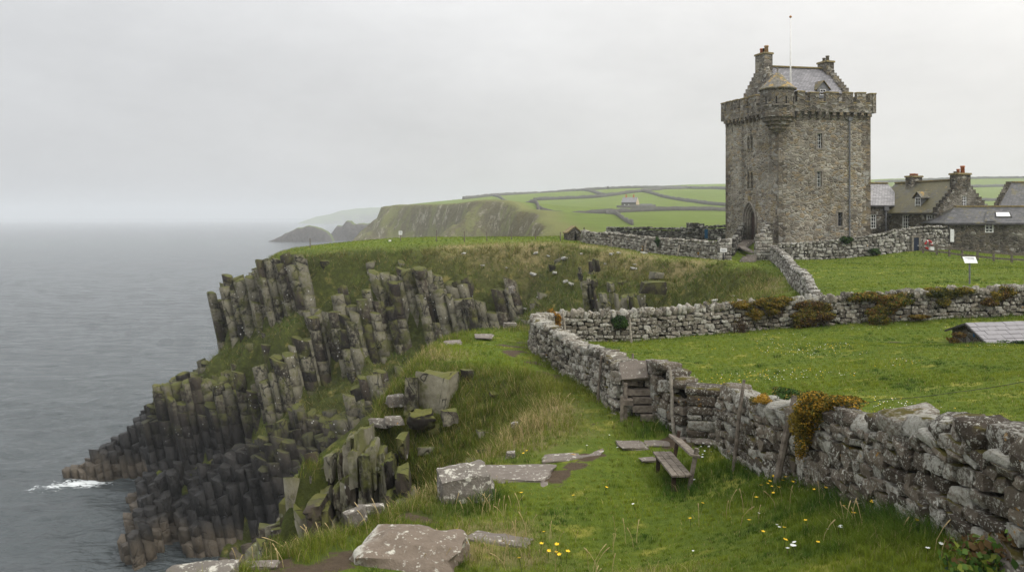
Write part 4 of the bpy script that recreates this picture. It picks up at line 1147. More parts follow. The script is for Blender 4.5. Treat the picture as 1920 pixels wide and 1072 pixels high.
    # filling band between the orders
for i in range(3):
    s1_, s2_, d_ = (.02, .20, .16), (.22, .40, .30), None
for a_, b_, d_ in ((.0, .22, .16), (.2, .42, .30), (.40, .60, .44)):
    P1 = arch_path(ds0 + a_, ds1 - a_, dz0, dz1 - 1.55, 1.55 - a_ * 1.25); P2 = arch_path(ds0 + b_, ds1 - b_, dz0, dz1 - 1.55, 1.55 - b_ * 1.25)
    for (p, q, r_, s_) in zip(P1[:-1], P1[1:], P2[1:], P2[:-1]):
        dw.add([V3(TL + tl * k[0] - nl * d_, k[1]) for k in (p, q, r_, s_)], [(0, 1, 2, 3)])
doorway = dw.build('doorway', M['dressed_stone'], castle, True)
g = MB(); pts = [V3(TL + tl * s - nl * .50, z) for s, z in arch_path(ds0 + .5, ds1 - .5, dz0, dz1 - 1.55, 1.55 - .6)]
g.prism(pts, np.array((*(-nl * .08), 0))); dd = g.build('door', M['dark_wood'], doorway)
# lichen-gold carved panel over the door
g = MB(); c = TL + tl * ((ds0 + ds1) / 2 - .05); g.box((c[0] + nl[0] * .02, c[1] + nl[1] * .02, dz1 + .45), (.2, .06, .26), (np.array((*tl, 0)), np.array((*nl, 0)), (0, 0, 1))); g.build('carved_panel', M['lichen_stone'], castle, bevel=.02)
# corbel table and battlements
OV = .34
PC, PR, PL, PB = TC - er * OV - el * OV, TR + er * OV - el * OV, TL - er * OV + el * OV, TB + er * OV + el * OV
mb = MB()
for A, B, n in ((TC, TR, 13), (TL, TC, 13), (TB, TL, 13), (TR, TB, 12)):
    L = np.hypot(*(B - A)); t = (B - A) / L; nn = np.array((t[1], -t[0])); ax = (np.array((*t, 0)), np.array((*nn, 0)), np.array((0, 0, 1.0)))
    for i in range(n):
        c = A + t * L * (i + .5) / n; mb = MB()
        for o, hz_, hh in ((.10, ZW - .42, .15), (.20, ZW - .15, .14)):
            q = c + nn * (o - .02); mb.box((q[0], q[1], hz_), (.15, o, hh), ax, 1.0, .01)
        mb.build('corbel', M['quoin_stone'], castle)
mb = MB(); cps = []
def battlement(A, B, spans, z0=ZW + .002, th=.4):
    L = np.hypot(*(B - A)); t = (B - A) / L; nn = np.array((t[1], -t[0])); ax = (np.array((*t, 0)), np.array((*nn, 0)), np.array((0, 0, 1.0)))
    c = (A + B) / 2 - nn * th / 2; mb.box((c[0], c[1], (z0 + ZS) / 2), (L / 2, th / 2, (ZS - z0) / 2), ax)
    for a, b in spans:
        q = A + t * (a + b) / 2 - nn * th / 2; zt = ZM + rnd.uniform(-.07, .07)
        mb.box((q[0], q[1], (ZS + zt) / 2), ((b - a) / 2, th / 2 - .004, (zt - ZS) / 2), ax)
        cp = MB(); cp.box((q[0], q[1], zt + .06), ((b - a) / 2 + .04, th / 2 + .05, .06), ax, .93, .015); cps.append(cp)
    gaps = [(x[1], y[0]) for x, y in zip(spans[:-1], spans[1:])]
    for a, b in gaps:
        q = A + t * (a + b) / 2 - nn * th / 2; cp = MB(); cp.box((q[0], q[1], ZS + .05), ((b - a) / 2, th / 2 + .04, .05), ax, .95, .012); cps.append(cp)
LPR = np.hypot(*(PR - PC)); LPL = np.hypot(*(PL - PC))
f = lambda px: (u_of(px) * LR + OV)
battlement(PC, PR, [(f(1491), f(1505)), (f(1514), f(1531)), (f(1544), f(1568)), (f(1579), f(1595)), (f(1602), f(1619)), (f(1626.5), LPR)])
g_ = lambda px: LPL - (v_of(px) * LL + OV)
battlement(PL, PC, [(0, g_(1364)), (g_(1366.5), g_(1376)), (g_(1379.5), g_(1389)), (g_(1393.5), g_(1404)), (g_(1409), g_(1424))])
for A, B in ((PB, PL), (PR, PB)):
    L = np.hypot(*(B - A)); battlement(A, B, [(i * L / 6, i * L / 6 + L / 9) for i in range(6)])
mb.build('parapet', M['parapet_stone'], castle); [c_.build('coping', M['lichen_stone'], castle, bevel=.02) for c_ in cps]
# round corner turret on stepped corbels, with a stone cone roof
tc = TC + er * .12 + el * .35; NS = 28
def ring(r, z, k): a = 2 * math.pi * k / NS; return (tc[0] + r * math.cos(a), tc[1] + r * math.sin(a), z)
def lathe(mbx, prof):
    for (r0, z0), (r1, z1) in zip(prof[:-1], prof[1:]):
        for k in range(NS): mbx.add([ring(r0, z0, k), ring(r0, z0, k + 1), ring(r1, z1, k + 1), ring(r1, z1, k)], [(0, 1, 2, 3)])
mb = MB(); lathe(mb, [(1.50, EYE + 9.55), (1.50, EYE + 11.9)]); turret = mb.build('turret', M['parapet_stone'], castle)
mb = MB(); lathe(mb, [(.45, EYE + 7.9), (.62, EYE + 8.15), (.80, EYE + 8.2), (.85, EYE + 8.5), (1.05, EYE + 8.55), (1.08, EYE + 8.85), (1.3, EYE + 8.9), (1.32, EYE + 9.2), (1.53, EYE + 9.25), (1.54, EYE + 9.6), (1.49, EYE + 9.62)]); mb.build('corbel_rings', M['quoin_stone'], turret)
mb = MB()
for a in np.radians([-150, -112, -78, -40]):
    c = np.array((math.cos(a), math.sin(a))); ax = (np.array((-c[1], c[0], 0)), np.array((*c, 0)), np.array((0, 0, 1.0)))
    mb = MB(); q = tc + c * 1.49; mb.box((q[0], q[1], EYE + 10.75), (.055, .03, .33), ax); mb.build('slit_window', M['black_void'], turret)  # black slips on the wall, painted in for the shade inside openings
mb = MB()
for a in np.radians([-150, -112, -78, -40]):
    c = np.array((math.cos(a), math.sin(a))); ax = (np.array((-c[1], c[0], 0)), np.array((*c, 0)), np.array((0, 0, 1.0)))
    mb = MB(); q = tc + c * 1.56; mb.box((q[0], q[1], EYE + 10.30), (.26, .1, .07), ax); mb.build('sill', M['dressed_stone'], turret)
mb = MB(); lathe(mb, [(1.40, EYE + 11.86), (1.68, EYE + 11.80), (1.70, EYE + 11.90), (1.25, EYE + 12.32), (.62, EYE + 13.0), (.09, EYE + 13.55), (.02, EYE + 13.56)]); rf = mb.build('turret_roof', M['slate_gold'], turret)
mb = MB(); mb.tube([(tc[0], tc[1], EYE + 13.4), (tc[0], tc[1], EYE + 13.75)], [.08, .06], 8); mb.tube([(tc[0], tc[1], EYE + 13.72), (tc[0], tc[1], EYE + 13.82), (tc[0], tc[1], EYE + 13.92)], [.05, .13, .03], 8); mb.build('finial', M['dressed_stone'], rf)

# cap-house on the roof
ZE, ZR_ = EYE + 12.0, EYE + 14.75
U0, U1, W0, W1_ = .10, .895, .19, .81
a0, a1, b0, b1 = TT(U0, W0), TT(U1, W0), TT(U0, W1_), TT(U1, W1_)
mb = MB()
for A, B in ((a0, a1), (a1, b1), (b1, b0), (b0, a0)):
    panel(mb, A, B, ZW, ZE, [], .3)
for A, B, sg in ((b0, a0, -1), (a1, b1, 1)):
    m = (A + B) / 2; n = er * sg * .01
    mb.prism([V3(A, ZE), V3(B, ZE), V3(m, ZR_)], np.array((*(-er * sg * .5), 0)))
crow_steps(mb, b0, a0 - b0, ZE, ZR_, .55, -er, 8); crow_steps(mb, a1, b1 - a1, ZE, ZR_, .55, er, 8)
house = mb.build('cap_house', M['parapet_stone'], castle)
mb = MB(); ra, rb = (a0 + b0) / 2 + er * .5, (a1 + b1) / 2 - er * .5
e0, e1, e2, e3 = a0 + er * .5 - el * .12, a1 - er * .5 - el * .12, b1 - er * .5 + el * .12, b0 + er * .5 + el * .12
zq = ZE - .1
mb.add([V3(e0, zq), V3(e1, zq), V3(rb, ZR_), V3(ra, ZR_), V3(e2, zq), V3(e3, zq)], [(0, 1, 2, 3), (4, 5, 3, 2)])
roof = mb.build('roof', M['slate_grey'], house)
mb = MB(); mb.bar(V3(ra, ZR_ + .06), V3(rb, ZR_ + .06), .34, .14); mb.build('ridge', M['lichen_stone'], house)
def chimney(parent, c, along, w, d, z0, z1, mat, pots, cap_mat='lichen_stone'):
    t = np.array(along, float) / np.hypot(*along); ax = (np.array((*t, 0)), np.array((-t[1], t[0], 0)), np.array((0, 0, 1.0)))
    mb = MB(); mb.box((c[0], c[1], (z0 + z1) / 2), (w / 2, d / 2, (z1 - z0) / 2), ax); ch = mb.build('chimney', M[mat], parent)
    mb = MB(); mb.box((c[0], c[1], z1 + .09), (w / 2 + .1, d / 2 + .1, .09), ax, .96); mb.build('chimney_cap', M[cap_mat], ch, bevel=.02)
    for o, r, h, m in pots:
        mb = MB(); p = (c[0] + t[0] * o, c[1] + t[1] * o)
        mb.tube([(*p, z1 + .17), (*p, z1 + .17 + h * .8), (*p, z1 + .17 + h * .82), (*p, z1 + .17 + h)], [r * 1.05, r * .92, r * 1.15, r * 1.1], 12); mb.build('chimney_pot', M[m], ch, True)
    return ch
chimney(house, (a0 + b0) / 2 + er * .42, el, 1.45, .95, EYE + 13.9, EYE + 15.85, 'parapet_stone', [(.35, .17, .55, 'clay_pot'), (-.05, .13, .5, 'black_void'), (-.4, .2, .7, 'buff_pot')])
chimney(house, (a1 + b1) / 2 - er * .42, el, 1.3, .9, EYE + 13.9, EYE + 15.3, 'parapet_stone', [(.25, .15, .42, 'dressed_stone'), (-.25, .17, .55, 'dressed_stone')])
# dormer
uc = .605; dv = W0 - .005
dl, dr = TT(uc, dv) - er * .62, TT(uc, dv) + er * .62
mb = MB(); zb, zt, za = ZE - .6, EYE + 12.32, EYE + 13.0
P_, t_, n_ = panel(mb, dl, dr, zb, zt, [(.3, .94, zb + .3, zt - .04)], .15)
mb.add([V3(dl, zt), V3(dr, zt), V3((dl + dr) / 2, za)], [(0, 1, 2)])
for q in (dl, dr): mb.add([V3(q, zb), V3(q + el * 2.2, zb), V3(q + el * 2.2, zt), V3(q, zt)], [(0, 1, 2, 3)])
dm = mb.build('dormer', M['lead_grey'], house)
window(dm, dl, dr, .3, .94, zb + .3, zt - .04, 2, 2, .06, fw=.06)
mb = MB()
for sg in (-1, 1):
    q = (dl + dr) / 2 + er * sg * .76 - el * .14; m_ = (dl + dr) / 2 - el * .14
    mb.prism([V3(q, zt - .12), V3(m_, za + .08), V3(m_ + el * 2.4, za + .08), V3(q + el * 2.4, zt - .12)], (0, 0, .05))
mb.build('dormer_roof', M['slate_gold'], dm)
# downpipe on the right-hand face
mb = MB(); q = TC + er * u_of(1592) * LR + nr * .11
mb.tube([(q[0], q[1], ZB + .8), (q[0], q[1], ZW - .75)], .065, 8)
for z in np.arange(ZB + 1.2, ZW - 1, 1.9): mb.box((q[0], q[1], z), (.10, .07, .04), (np.array((*er, 0)), np.array((*nr, 0)), (0, 0, 1)))
mb.box((q[0], q[1], ZW - .6), (.17, .13, .16), (np.array((*er, 0)), np.array((*nr, 0)), (0, 0, 1)), 1.25)
mb.build('downpipe', M['lead_grey'], castle)
# flagpole
fpnt = TT(.235, .17)
fl = tag(empty('flagpole', (*fpnt, ZW)), 'bare white flagpole rising above the castle battlements beside the turret', 'flagpole')
mb = MB(); mb.tube([(*fpnt, ZW), (*fpnt, EYE + 14), (*fpnt, EYE + 18.9)], [.085, .07, .045], 10); mb.build('pole', M['pole_paint'], fl, True)
mb = MB(); mb.tube([(*fpnt, EYE + 18.88), (*fpnt, EYE + 18.95), (*fpnt, EYE + 19.05), (*fpnt, EYE + 19.12)], [.05, .12, .12, .03], 10); mb.build('finial', M['brass'], fl, True)

# ---------------------------------------------------------------- cottages
def house_at(name, label, a, e, g, z0, z1, z2, wallm, roofm, front=(), gable_end=(), gable_start=(), steps=(False, True), overhang=.12, ridge_mat='lichen_stone', hip0=0.0, cat='cottage', gable_th=.5):
    """a: eave corner (left seen from the front), e: vector along the eave, g: vector across to the rear eave"""
    a = np.array(a, float); e = np.array(e, float); g = np.array(g, float); Le = np.hypot(*e); ed = e / Le; Lg = np.hypot(*g); gd = g / Lg
    b, c, d = a + e, a + e + g, a + g
    root = tag(empty(name, (*((a + c) / 2), z0)), label, cat)
    mb = MB()
    panel(mb, a, b, z0, z1, [h[:4] for h in front], .3); panel(mb, b, c, z0, z1, [h[:4] for h in gable_end if h[3] <= z1], .3)
    panel(mb, c, d, z0, z1, [], .3); panel(mb, d, a, z0, z1, [], .3)
    if not hip0: mb.prism([V3(d, z1), V3(a, z1), V3((a + d) / 2, z2 - .02)], np.array((*(ed * gable_th), 0)))
    # gable end triangle (with opening cut around)
    gh = [h for h in gable_end if h[3] > z1]
    if gh:
        s0, s1, q0, q1 = gh[0][:4]; zz = lambda s: z1 + (z2 - z1) * (1 - abs(s / Lg - .5) * 2)
        pt = lambda s, z, k=0: (b[0] + gd[0] * s - ed[0] * k, b[1] + gd[1] * s - ed[1] * k, z)
        mb.add([pt(0, z1), pt(s0, z1), pt(s0, zz(s0))], [(0, 1, 2)]); mb.add([pt(s1, z1), pt(Lg, z1), pt(s1, zz(s1))], [(0, 1, 2)])
        if q0 > z1: mb.add([pt(s0, z1), pt(s1, z1), pt(s1, q0), pt(s0, q0)], [(0, 1, 2, 3)])
        mb.add([pt(s0, q1), pt(s1, q1), pt(s1, zz(s1)), pt(Lg / 2, z2), pt(s0, zz(s0))], [(0, 1, 2, 3, 4)])
        lo = [(s0, q0), (s0, q1), (s1, q1), (s1, q0)]
        for p, q in zip(lo, lo[1:] + lo[:1]): mb.add([pt(*p), pt(*q), pt(*q, .3), pt(*p, .3)], [(0, 1, 2, 3)])
        mb.prism([pt(0, z1, .32), pt(Lg, z1, .32), pt(Lg / 2, z2 - .02, .32)], np.array((*(-ed * .16), 0)))
    else:
        mb.prism([V3(b, z1), V3(c, z1), V3((b + c) / 2, z2 - .02)], np.array((*(-ed * gable_th), 0)))
    if steps[0]: crow_steps(mb, d, a - d, z1, z2, gable_th, -ed, 9, .32)
    if steps[1]: crow_steps(mb, b, c - b, z1, z2, gable_th, ed, 9, .32)
    mb.build('wall', M[wallm], root)
    ov = gd * overhang; dz = overhang * (z2 - z1) / (Lg / 2)
    s0 = ed * (gable_th if steps[0] else -.1); s1 = -ed * (gable_th if steps[1] else -.1)
    m0, m1 = (a + d) / 2 + s0 + ed * hip0, (b + c) / 2 + s1
    mb = MB(); th = .09
    A0, B0, C0, D0 = V3(a + s0 - ov, z1 - dz), V3(b + s1 - ov, z1 - dz), V3(c + s1 + ov, z1 - dz), V3(d + s0 + ov, z1 - dz)
    R0, R1 = V3(m0, z2), V3(m1, z2); up = np.array((0, 0, th))
    for poly in ([A0, B0, R1, R0], [C0, D0, R0, R1]) + (([D0, A0, R0],) if hip0 else ()):
        mb.prism([p + np.array((0, 0, .03)) for p in poly], up)
    roof = mb.build('roof', M[roofm], root)
    if ridge_mat: mb = MB(); mb.bar(R0 + (0, 0, th + .06), R1 + (0, 0, th + .06), .3, .14); mb.build('ridge', M[ridge_mat], root)
    mb = MB(); gpos = -gd * (overhang + .06); mb.bar(V3(a + gpos, z1 - dz - .02), V3(b + gpos, z1 - dz - .02), .11, .1); mb.build('gutter', M['iron'], root)
    for h in front: window(root, a, b, *h)
    for h in gable_end: window(root, b, c, *h)
    return root, roof, a, ed, gd, Le, Lg
fN = np.array((-.301, .953)); gN = np.array((.953, .301)); N_ = np.array((40.4, 76.0))
Lf, Lgab = 8.6, 6.5
A_ = N_ + fN * Lf                      # left end of the front eave
def sN(px):   # distance from A_ along the front for a photo column
    k = (px - 960) / FPX; s = (40.4 - k * 76) / (k * .953 + .301); return Lf - s, 76 + .953 * s
def zAt(py, Y): return EYE + (408 - py) * Y / FPX
fw = []
for x0, x1 in ((1691, 1704.5), (1736, 1750.5)):
    (s0, Y0), (s1, Y1) = sN(x0), sN(x1); fw.append((s0, s1, zAt(430.5, (Y0 + Y1) / 2), zAt(403, (Y0 + Y1) / 2), 3, 4, .12))
gy0 = N_ + gN * 3.5
gw = [(3.05, 3.62, EYE + 1.10, EYE + 2.1, 2, 4, .12)]
cot, croof, *_ = house_at('cottage', 'old stone cottage with mossy slate roof, dormer and two tall chimneys', A_, -fN * Lf, gN * Lgab, EYE - 3.4, EYE + .48, EYE + 3.55, 'cottage_stone', 'slate_mossy', fw, gw, steps=(False, True))
chimney(cot, N_ + gN * Lgab / 2 + fN * .45, gN, 1.62, .9, EYE + 2.9, EYE + 4.12, 'cottage_stone', [(-.25, .15, .4, 'clay_pot'), (.3, .19, .72, 'clay_pot'), (-.6, .16, .16, 'dressed_stone')])
chimney(cot, N_ + gN * Lgab / 2 + fN * 6.2, gN, 1.35, .85, EYE + 2.9, EYE + 4.15, 'cottage_stone', [(-.35, .15, .22, 'clay_pot'), (0, .15, .24, 'clay_pot'), (.35, .15, .22, 'clay_pot')])
# the cottage dormer
sD, YD = sN(1712.5); wD = .72
oD = A_ - fN * sD + gN * .55; dl, dr = oD + fN * wD * .5 * 1.0, oD - fN * wD * .5
zb, zt = EYE + .62, EYE + 2.0; mb = MB(); panel(mb, dl, dr, zb, zt, [(.02, wD - .02, zb + .3, zt - .02)], .1)
mb.add([V3(dl, zt), V3(dr, zt), V3((dl + dr) / 2, zt + .45)], [(0, 1, 2)])
for q in (dl, dr): mb.add([V3(q, zb), V3(q + gN * 2.0, zb), V3(q + gN * 2.0, zt), V3(q, zt)], [(0, 1, 2, 3)])
dmr = mb.build('dormer', M['lead_grey'], cot); window(dmr, dl, dr, .02, wD - .02, zb + .3, zt - .02, 2, 3, .03, fw=.06)
mb = MB(); m_ = (dl + dr) / 2 - gN * .15
for sg in (-1, 1):
    q = (dl + dr) / 2 + fN * sg * .62 - gN * .15
    mb.prism([V3(q, zt - .12), V3(m_, zt + .52), V3(m_ + gN * 2.5, zt + .52), V3(q + gN * 1.9, zt - .12)], (0, 0, .06))
mb.build('dormer_roof', M['slate_gold'], dmr)
# link building between tower and cottage
B0_ = np.array((38.42, 81.9)); A1_ = B0_ - gN * 4.2
k = (1636 - 960) / FPX
wl = [(1.98, 2.86, zAt(428.5, 81.4), zAt(402, 81.4), 3, 4, .12)]
house_at('link_building', 'low pale slate roofed stone building joining the castle tower to the cottage', A1_, gN * 6.4, fN * 5.0, EYE - 3.4, EYE + 1.26, EYE + 3.5, 'cottage_stone', 'slate_pale', wl, steps=(False, False), cat='building')
dpt = tag(empty('drainpipe', (*(B0_ - gN * .2 - fN * .1), EYE - 3)), 'grey cast drainpipe with hopper head at the corner between link and cottage', 'drainpipe')
q = B0_ - gN * .28 - fN * .13
mb = MB(); mb.tube([(q[0], q[1], EYE - 3.2), (q[0], q[1], EYE + .75)], .07, 8); mb.build('pipe', M['lead_grey'], dpt, True)
mb = MB(); mb.box((q[0], q[1], EYE + .92), (.2, .16, .2), None, 1.2); mb.build('hopper_head', M['lead_grey'], dpt)
# low outbuilding to the right with a hipped end
a_ = np.array((PX(1769, 73.6), 73.6)); e_ = np.array((9.6, -.35)); g_v = np.array((.2, 4.4))
w3 = [(3.75, 4.5, zAt(436, 73.4), zAt(418.5, 73.4), 2, 3, .05)]
ob, obr, *_ = house_at('outbuilding', 'low rubble outbuilding with grey hipped slate roof and open skylight', a_, e_, g_v, EYE - 3.8, EYE - .49, EYE + .92, 'cottage_stone', 'slate_dark', w3, steps=(False, False), hip0=2.2, overhang=.18, cat='outbuilding')
mb = MB()
ed = e_ / np.hypot(*e_); gd = g_v / np.hypot(*g_v); sl = (1.41) / 2.2
def onroof(s, d, up=0): p = a_ + ed * s + gd * d; return np.array((p[0], p[1], EYE - .49 + d * sl + .13 + up))
mb.prism([onroof(5.0, .55), onroof(6.5, .55), onroof(6.7, 1.25), onroof(5.3, 1.25)], (0, 0, .08)); sk = mb.build('skylight', M['iron'], ob)
mb = MB(); mb.prism([onroof(5.12, .62, .085), onroof(6.38, .62, .085), onroof(6.56, 1.18, .085), onroof(5.38, 1.18, .085)], (0, 0, .012)); mb.build('pane', M['white_paint'], sk)  # white colour stands in for sky brightness on the glass
mb = MB(); mb.prism([onroof(3.6, -.1, .05), onroof(4.7, -.1, .05), onroof(5.0, 1.1, .30), onroof(4.6, 1.1, .30)], (0, 0, .05)); mb.build('dormer_roof', M['slate_dark'], ob)
mb = MB(); p = a_ + ed * .75 - gd * .05; mb.box((p[0], p[1], EYE - 1.65), (.17, .03, .58), (np.array((*ed, 0)), np.array((*gd, 0)), (0, 0, 1))); mb.build('door', M['white_paint'], ob)
mb = MB(); p = a_ + ed * .42 - gd * .1; mb.tube([(p[0], p[1], EYE - 3.3), (p[0], p[1], EYE - .6)], .05, 8); mb.build('downpipe', M['iron'], ob, True)
house_at('barn', 'dark slate roofed barn with crow stepped gable behind the outbuilding', (PX(1864, 80), 80.0), (9, .6), (6.6, 6.4), EYE - 3.2, EYE + 1.05, EYE + 3.55, 'cottage_stone', 'slate_dark', steps=(True, False), cat='barn')

# ---------------------------------------------------------------- farmhouse on the far hill
Yf = 500.0; s_ = Yf / FPX
def fz(x, y): return float(far_height(np.array([x]), np.array([y]))[0][0])
fx = PX(1166, Yf); zf = fz(fx + 4, Yf + 3) - .5
fh, *_ = house_at('farmhouse', 'lonely farmhouse with grey roof, buff gable and two red chimneys on the far hill', (fx, Yf + 2), (8.6, -3.2), (3.2, 8.2), zf - 1, zf + 4.0, zf + 7.2, 'field_wall_stone', 'slate_grey', steps=(False, False), ridge_mat=None, cat='farmhouse')
ee = np.array((8.6, -3.2)); gg = np.array((3.2, 8.2)); e1_ = ee / np.hypot(*ee); g1_ = gg / np.hypot(*gg)
aa = np.array((fx, Yf + 2)); bb = aa + ee
mb = MB(); mb.prism([V3(bb + e1_ * .06, zf - 1), V3(bb + gg + e1_ * .06, zf - 1), V3(bb + gg + e1_ * .06, zf + 4), V3(bb + gg / 2 + e1_ * .06, zf + 7), V3(bb + e1_ * .06, zf + 4)], np.array((*(e1_ * .1), 0))); mb.build('gable_wall', M['buff_wall'], fh)
for t in (.22, .74):
    c = aa + ee * t + gg * .5; mb = MB(); mb.box((c[0], c[1], zf + 7.9), (.42, .4, 1.0)); mb.build('chimney', M['clay_pot'], fh)
mb = MB(); p0 = aa + ee * .1 - gg * .01
for t in (.22, .5):
    c = aa + ee * t - g1_ * .05; mb2 = MB(); mb2.box((c[0], c[1], zf + 2.2), (.28, .06, .55), (np.array((*e1_, 0)), np.array((*g1_, 0)), (0, 0, 1))); mb2.build('window', M['white_paint'], fh)
sx = PX(1201, Yf - 2); sh, *_ = house_at('farm_shed', 'low grey shed standing beside the lonely farmhouse', (sx, Yf - 1), (7.4, -.6), (.5, 4), zf - 1, zf + 1.8, zf + 3.0, 'field_wall_stone', 'slate_dark', steps=(False, False), ridge_mat=None, cat='shed')
yw = []
o = field_wall('yard wall round the front of the lonely farmhouse', fp((1157, 497), (1166, 494), (1190, 492), (1206, 492), (1229, 494)), 1.9, 1.0, 260); o['group'] = 'stone field walls on the far hill'
# ---------------------------------------------------------------- things standing about
_gy = np.concatenate([np.arange(6, 45, .1), np.arange(45, 125, .25)])
def ground_at(px, py):
    """the point of the ground seen at a photo pixel"""
    x = (px - 960) * _gy / FPX; z = EYE - (py - 408) * _gy / FPX
    h = height(x, _gy); k = int(np.argmax(z <= h))
    return np.array((x[k], _gy[k], h[k]))

# ---- bench
bench = tag(empty('bench', (3.28, 16.3, hz(3.28, 16.3))), 'weathered wooden bench with slatted seat and single backrest board facing the sea', 'bench')
zs = EYE - 5.0; fa, ne = np.array((3.20, 17.05, zs)), np.array((3.29, 15.5, zs)); dv_ = (ne - fa) / np.linalg.norm(ne - fa); rt = np.array((-dv_[1], dv_[0], 0)) * 1.0
mb = MB()
for k in (-1, 0, 1):
    o = rt * .135 * k; mb.bar(fa + o - dv_ * rnd.uniform(0, .03), ne + o + dv_ * rnd.uniform(0, .03), .045, .125, rt, jit=.004)
mb.build('seat', M['weathered_wood'], bench, bevel=.006)
bk = np.array((.235, 0.02, 0))
mb = MB(); mb.bar(fa + bk + (.0, -.05, .36), ne + bk + (.05, .05, .36), .05, .21, (.97, 0, -.24), jit=.006); mb.build('backrest', M['weathered_wood'], bench, bevel=.008)
for p in (fa + dv_ * .14, ne - dv_ * .14):
    g = hz(p[0], p[1]) - .12; b0_ = p + np.array((.15, 0, 0)); mb = MB(); mb.bar((b0_[0], b0_[1], g), (p[0] + .33, p[1], zs + .50), .075, .06, (0, 1, 0), jit=.006); mb.build('back_post', M['dark_wood'] if p[1] > 16 else M['weathered_wood'], bench, bevel=.006)
    mb = MB(); mb.bar((p[0] - .12, p[1], g), (p[0] - .12, p[1], zs - .02), .08, .07, (0, 1, 0)); mb.build('leg', M['dark_wood'], bench)
    mb = MB(); mb.bar((p[0] - .17, p[1], zs - .05), (p[0] + .2, p[1], zs - .05), .06, .05); mb.build('seat_bearer', M['dark_wood'], bench)

# ---- stile
st = ground_at(1203, 792); ys_ = 20.15
stile = tag(empty('stile', (PX(1203, ys_), ys_, hz(PX(1203, ys_), ys_))), 'timber step stile of weathered boards built against the drystone wall', 'stile')
for i, (x0, x1, yy, dp) in enumerate(((1168, 1195, 717, .30), (1216, 1240, 715, .28), (1168, 1238, 735, .18), (1186, 1240, 750, .08), (1186, 1239, 766, 0.0), (1168, 1187, 754, -.02), (1201, 1225, 783, -.16))):
    Y = ys_ + dp + .02; z = EYE - (yy - 408) * Y / FPX
    mb = MB(); mb.box(((PX(x0, Y) + PX(x1, Y)) / 2, Y, z), ((PX(x1, Y) - PX(x0, Y)) / 2, .06, .075), None, 1, .008); mb.box(((PX(x0, Y) + PX(x1, Y)) / 2, Y + .12, z + .055), ((PX(x1, Y) - PX(x0, Y)) / 2 - .01, .16, .018), None, 1, .004)
    mb.build('step', M['weathered_wood'], stile, bevel=.006)
for px_, y0, y1, dp in ((1166, 743, 795, -.05), (1173, 718, 796, .05), (1236, 712, 792, .05)):
    Y = ys_ + dp; mb = MB(); mb.bar((PX(px_, Y), Y, EYE - (y1 - 408) * Y / FPX - .1), (PX(px_, Y), Y, EYE - (y0 - 408) * Y / FPX), .08, .07, (0, 1, 0), jit=.006); mb.build('post', M['weathered_wood'], stile, bevel=.005)
o = rock('stone_slab', M['slab'], (PX(1188, 20.4), 20.42, EYE - 3.90), (.37, .25, .07), .05, 31, 6, (.04, .95), .08, .04, .12); tag(o, 'pale tilted stone slab with white lichen blotches lying on top of the stile', 'stone slab')
o = rock('boulder', M['boulder'], (PX(1232, 20.5), 20.55, EYE - 3.85), (.22, .2, .22), .5, 33, 6); tag(o, 'rounded pale top stone on the wall right above the stile boards', 'stone')
# ---- square pier
pc = np.array((PX(1328, 18.75), 18.75)); pg = hz(*pc)
pier = tag(empty('stone_pier', (*pc, pg)), 'square pier of large flat stones under one long capstone beside the path', 'stone pier')
cen, half, axs = [], [], []; z = pg - .15; rs = np.random.RandomState(5)
A2 = rotz(math.radians(-14))
for h, sp in ((.22, (.62, .38)), (.17, (.5, .5)), (.24, (.7, .3)), (.12, (.35, .65)), (.2, (.6, .4)), (.26, (.68, .32))):
    for dep in (-.17, .17):
        s = -.47
        for w_ in (sp if dep < 0 else sp[::-1]):
            L = .94 * w_; q = pc + A2[0, :2] * (s + L / 2) + A2[1, :2] * dep; cen.append((*q, z + h / 2)); half.append((L / 2 * 1.0, .19, h / 2 * 1.0)); axs.append(A2); s += L
    z += h
V, F, c_ = stones(np.array(cen), np.array(half), np.array(axs), 71, 4, .22, .14, .05)
o0 = np.array((*pc, pg)); link('pier_body', np_mesh('pier_body', V - o0, F, True, c_), M['near_stone'], pier)
V, F, c_ = stones(np.array([(*pc, z + .07)]), np.array([(.50, .36, .085)]), np.array([A2]), 72, 6, .2, .1, .05); link('capstone', np_mesh('capstone', V - o0, F, True, c_), M['near_stone'], pier)
mb = MB(); mb.box((*pc, (pg + z) / 2 - .1), (.36, .26, (z - pg) / 2 - .03), A2); mb.build('pier_shade_core', M['gap_shade_core'], pier)  # dark core paints shade into the gaps of the pier

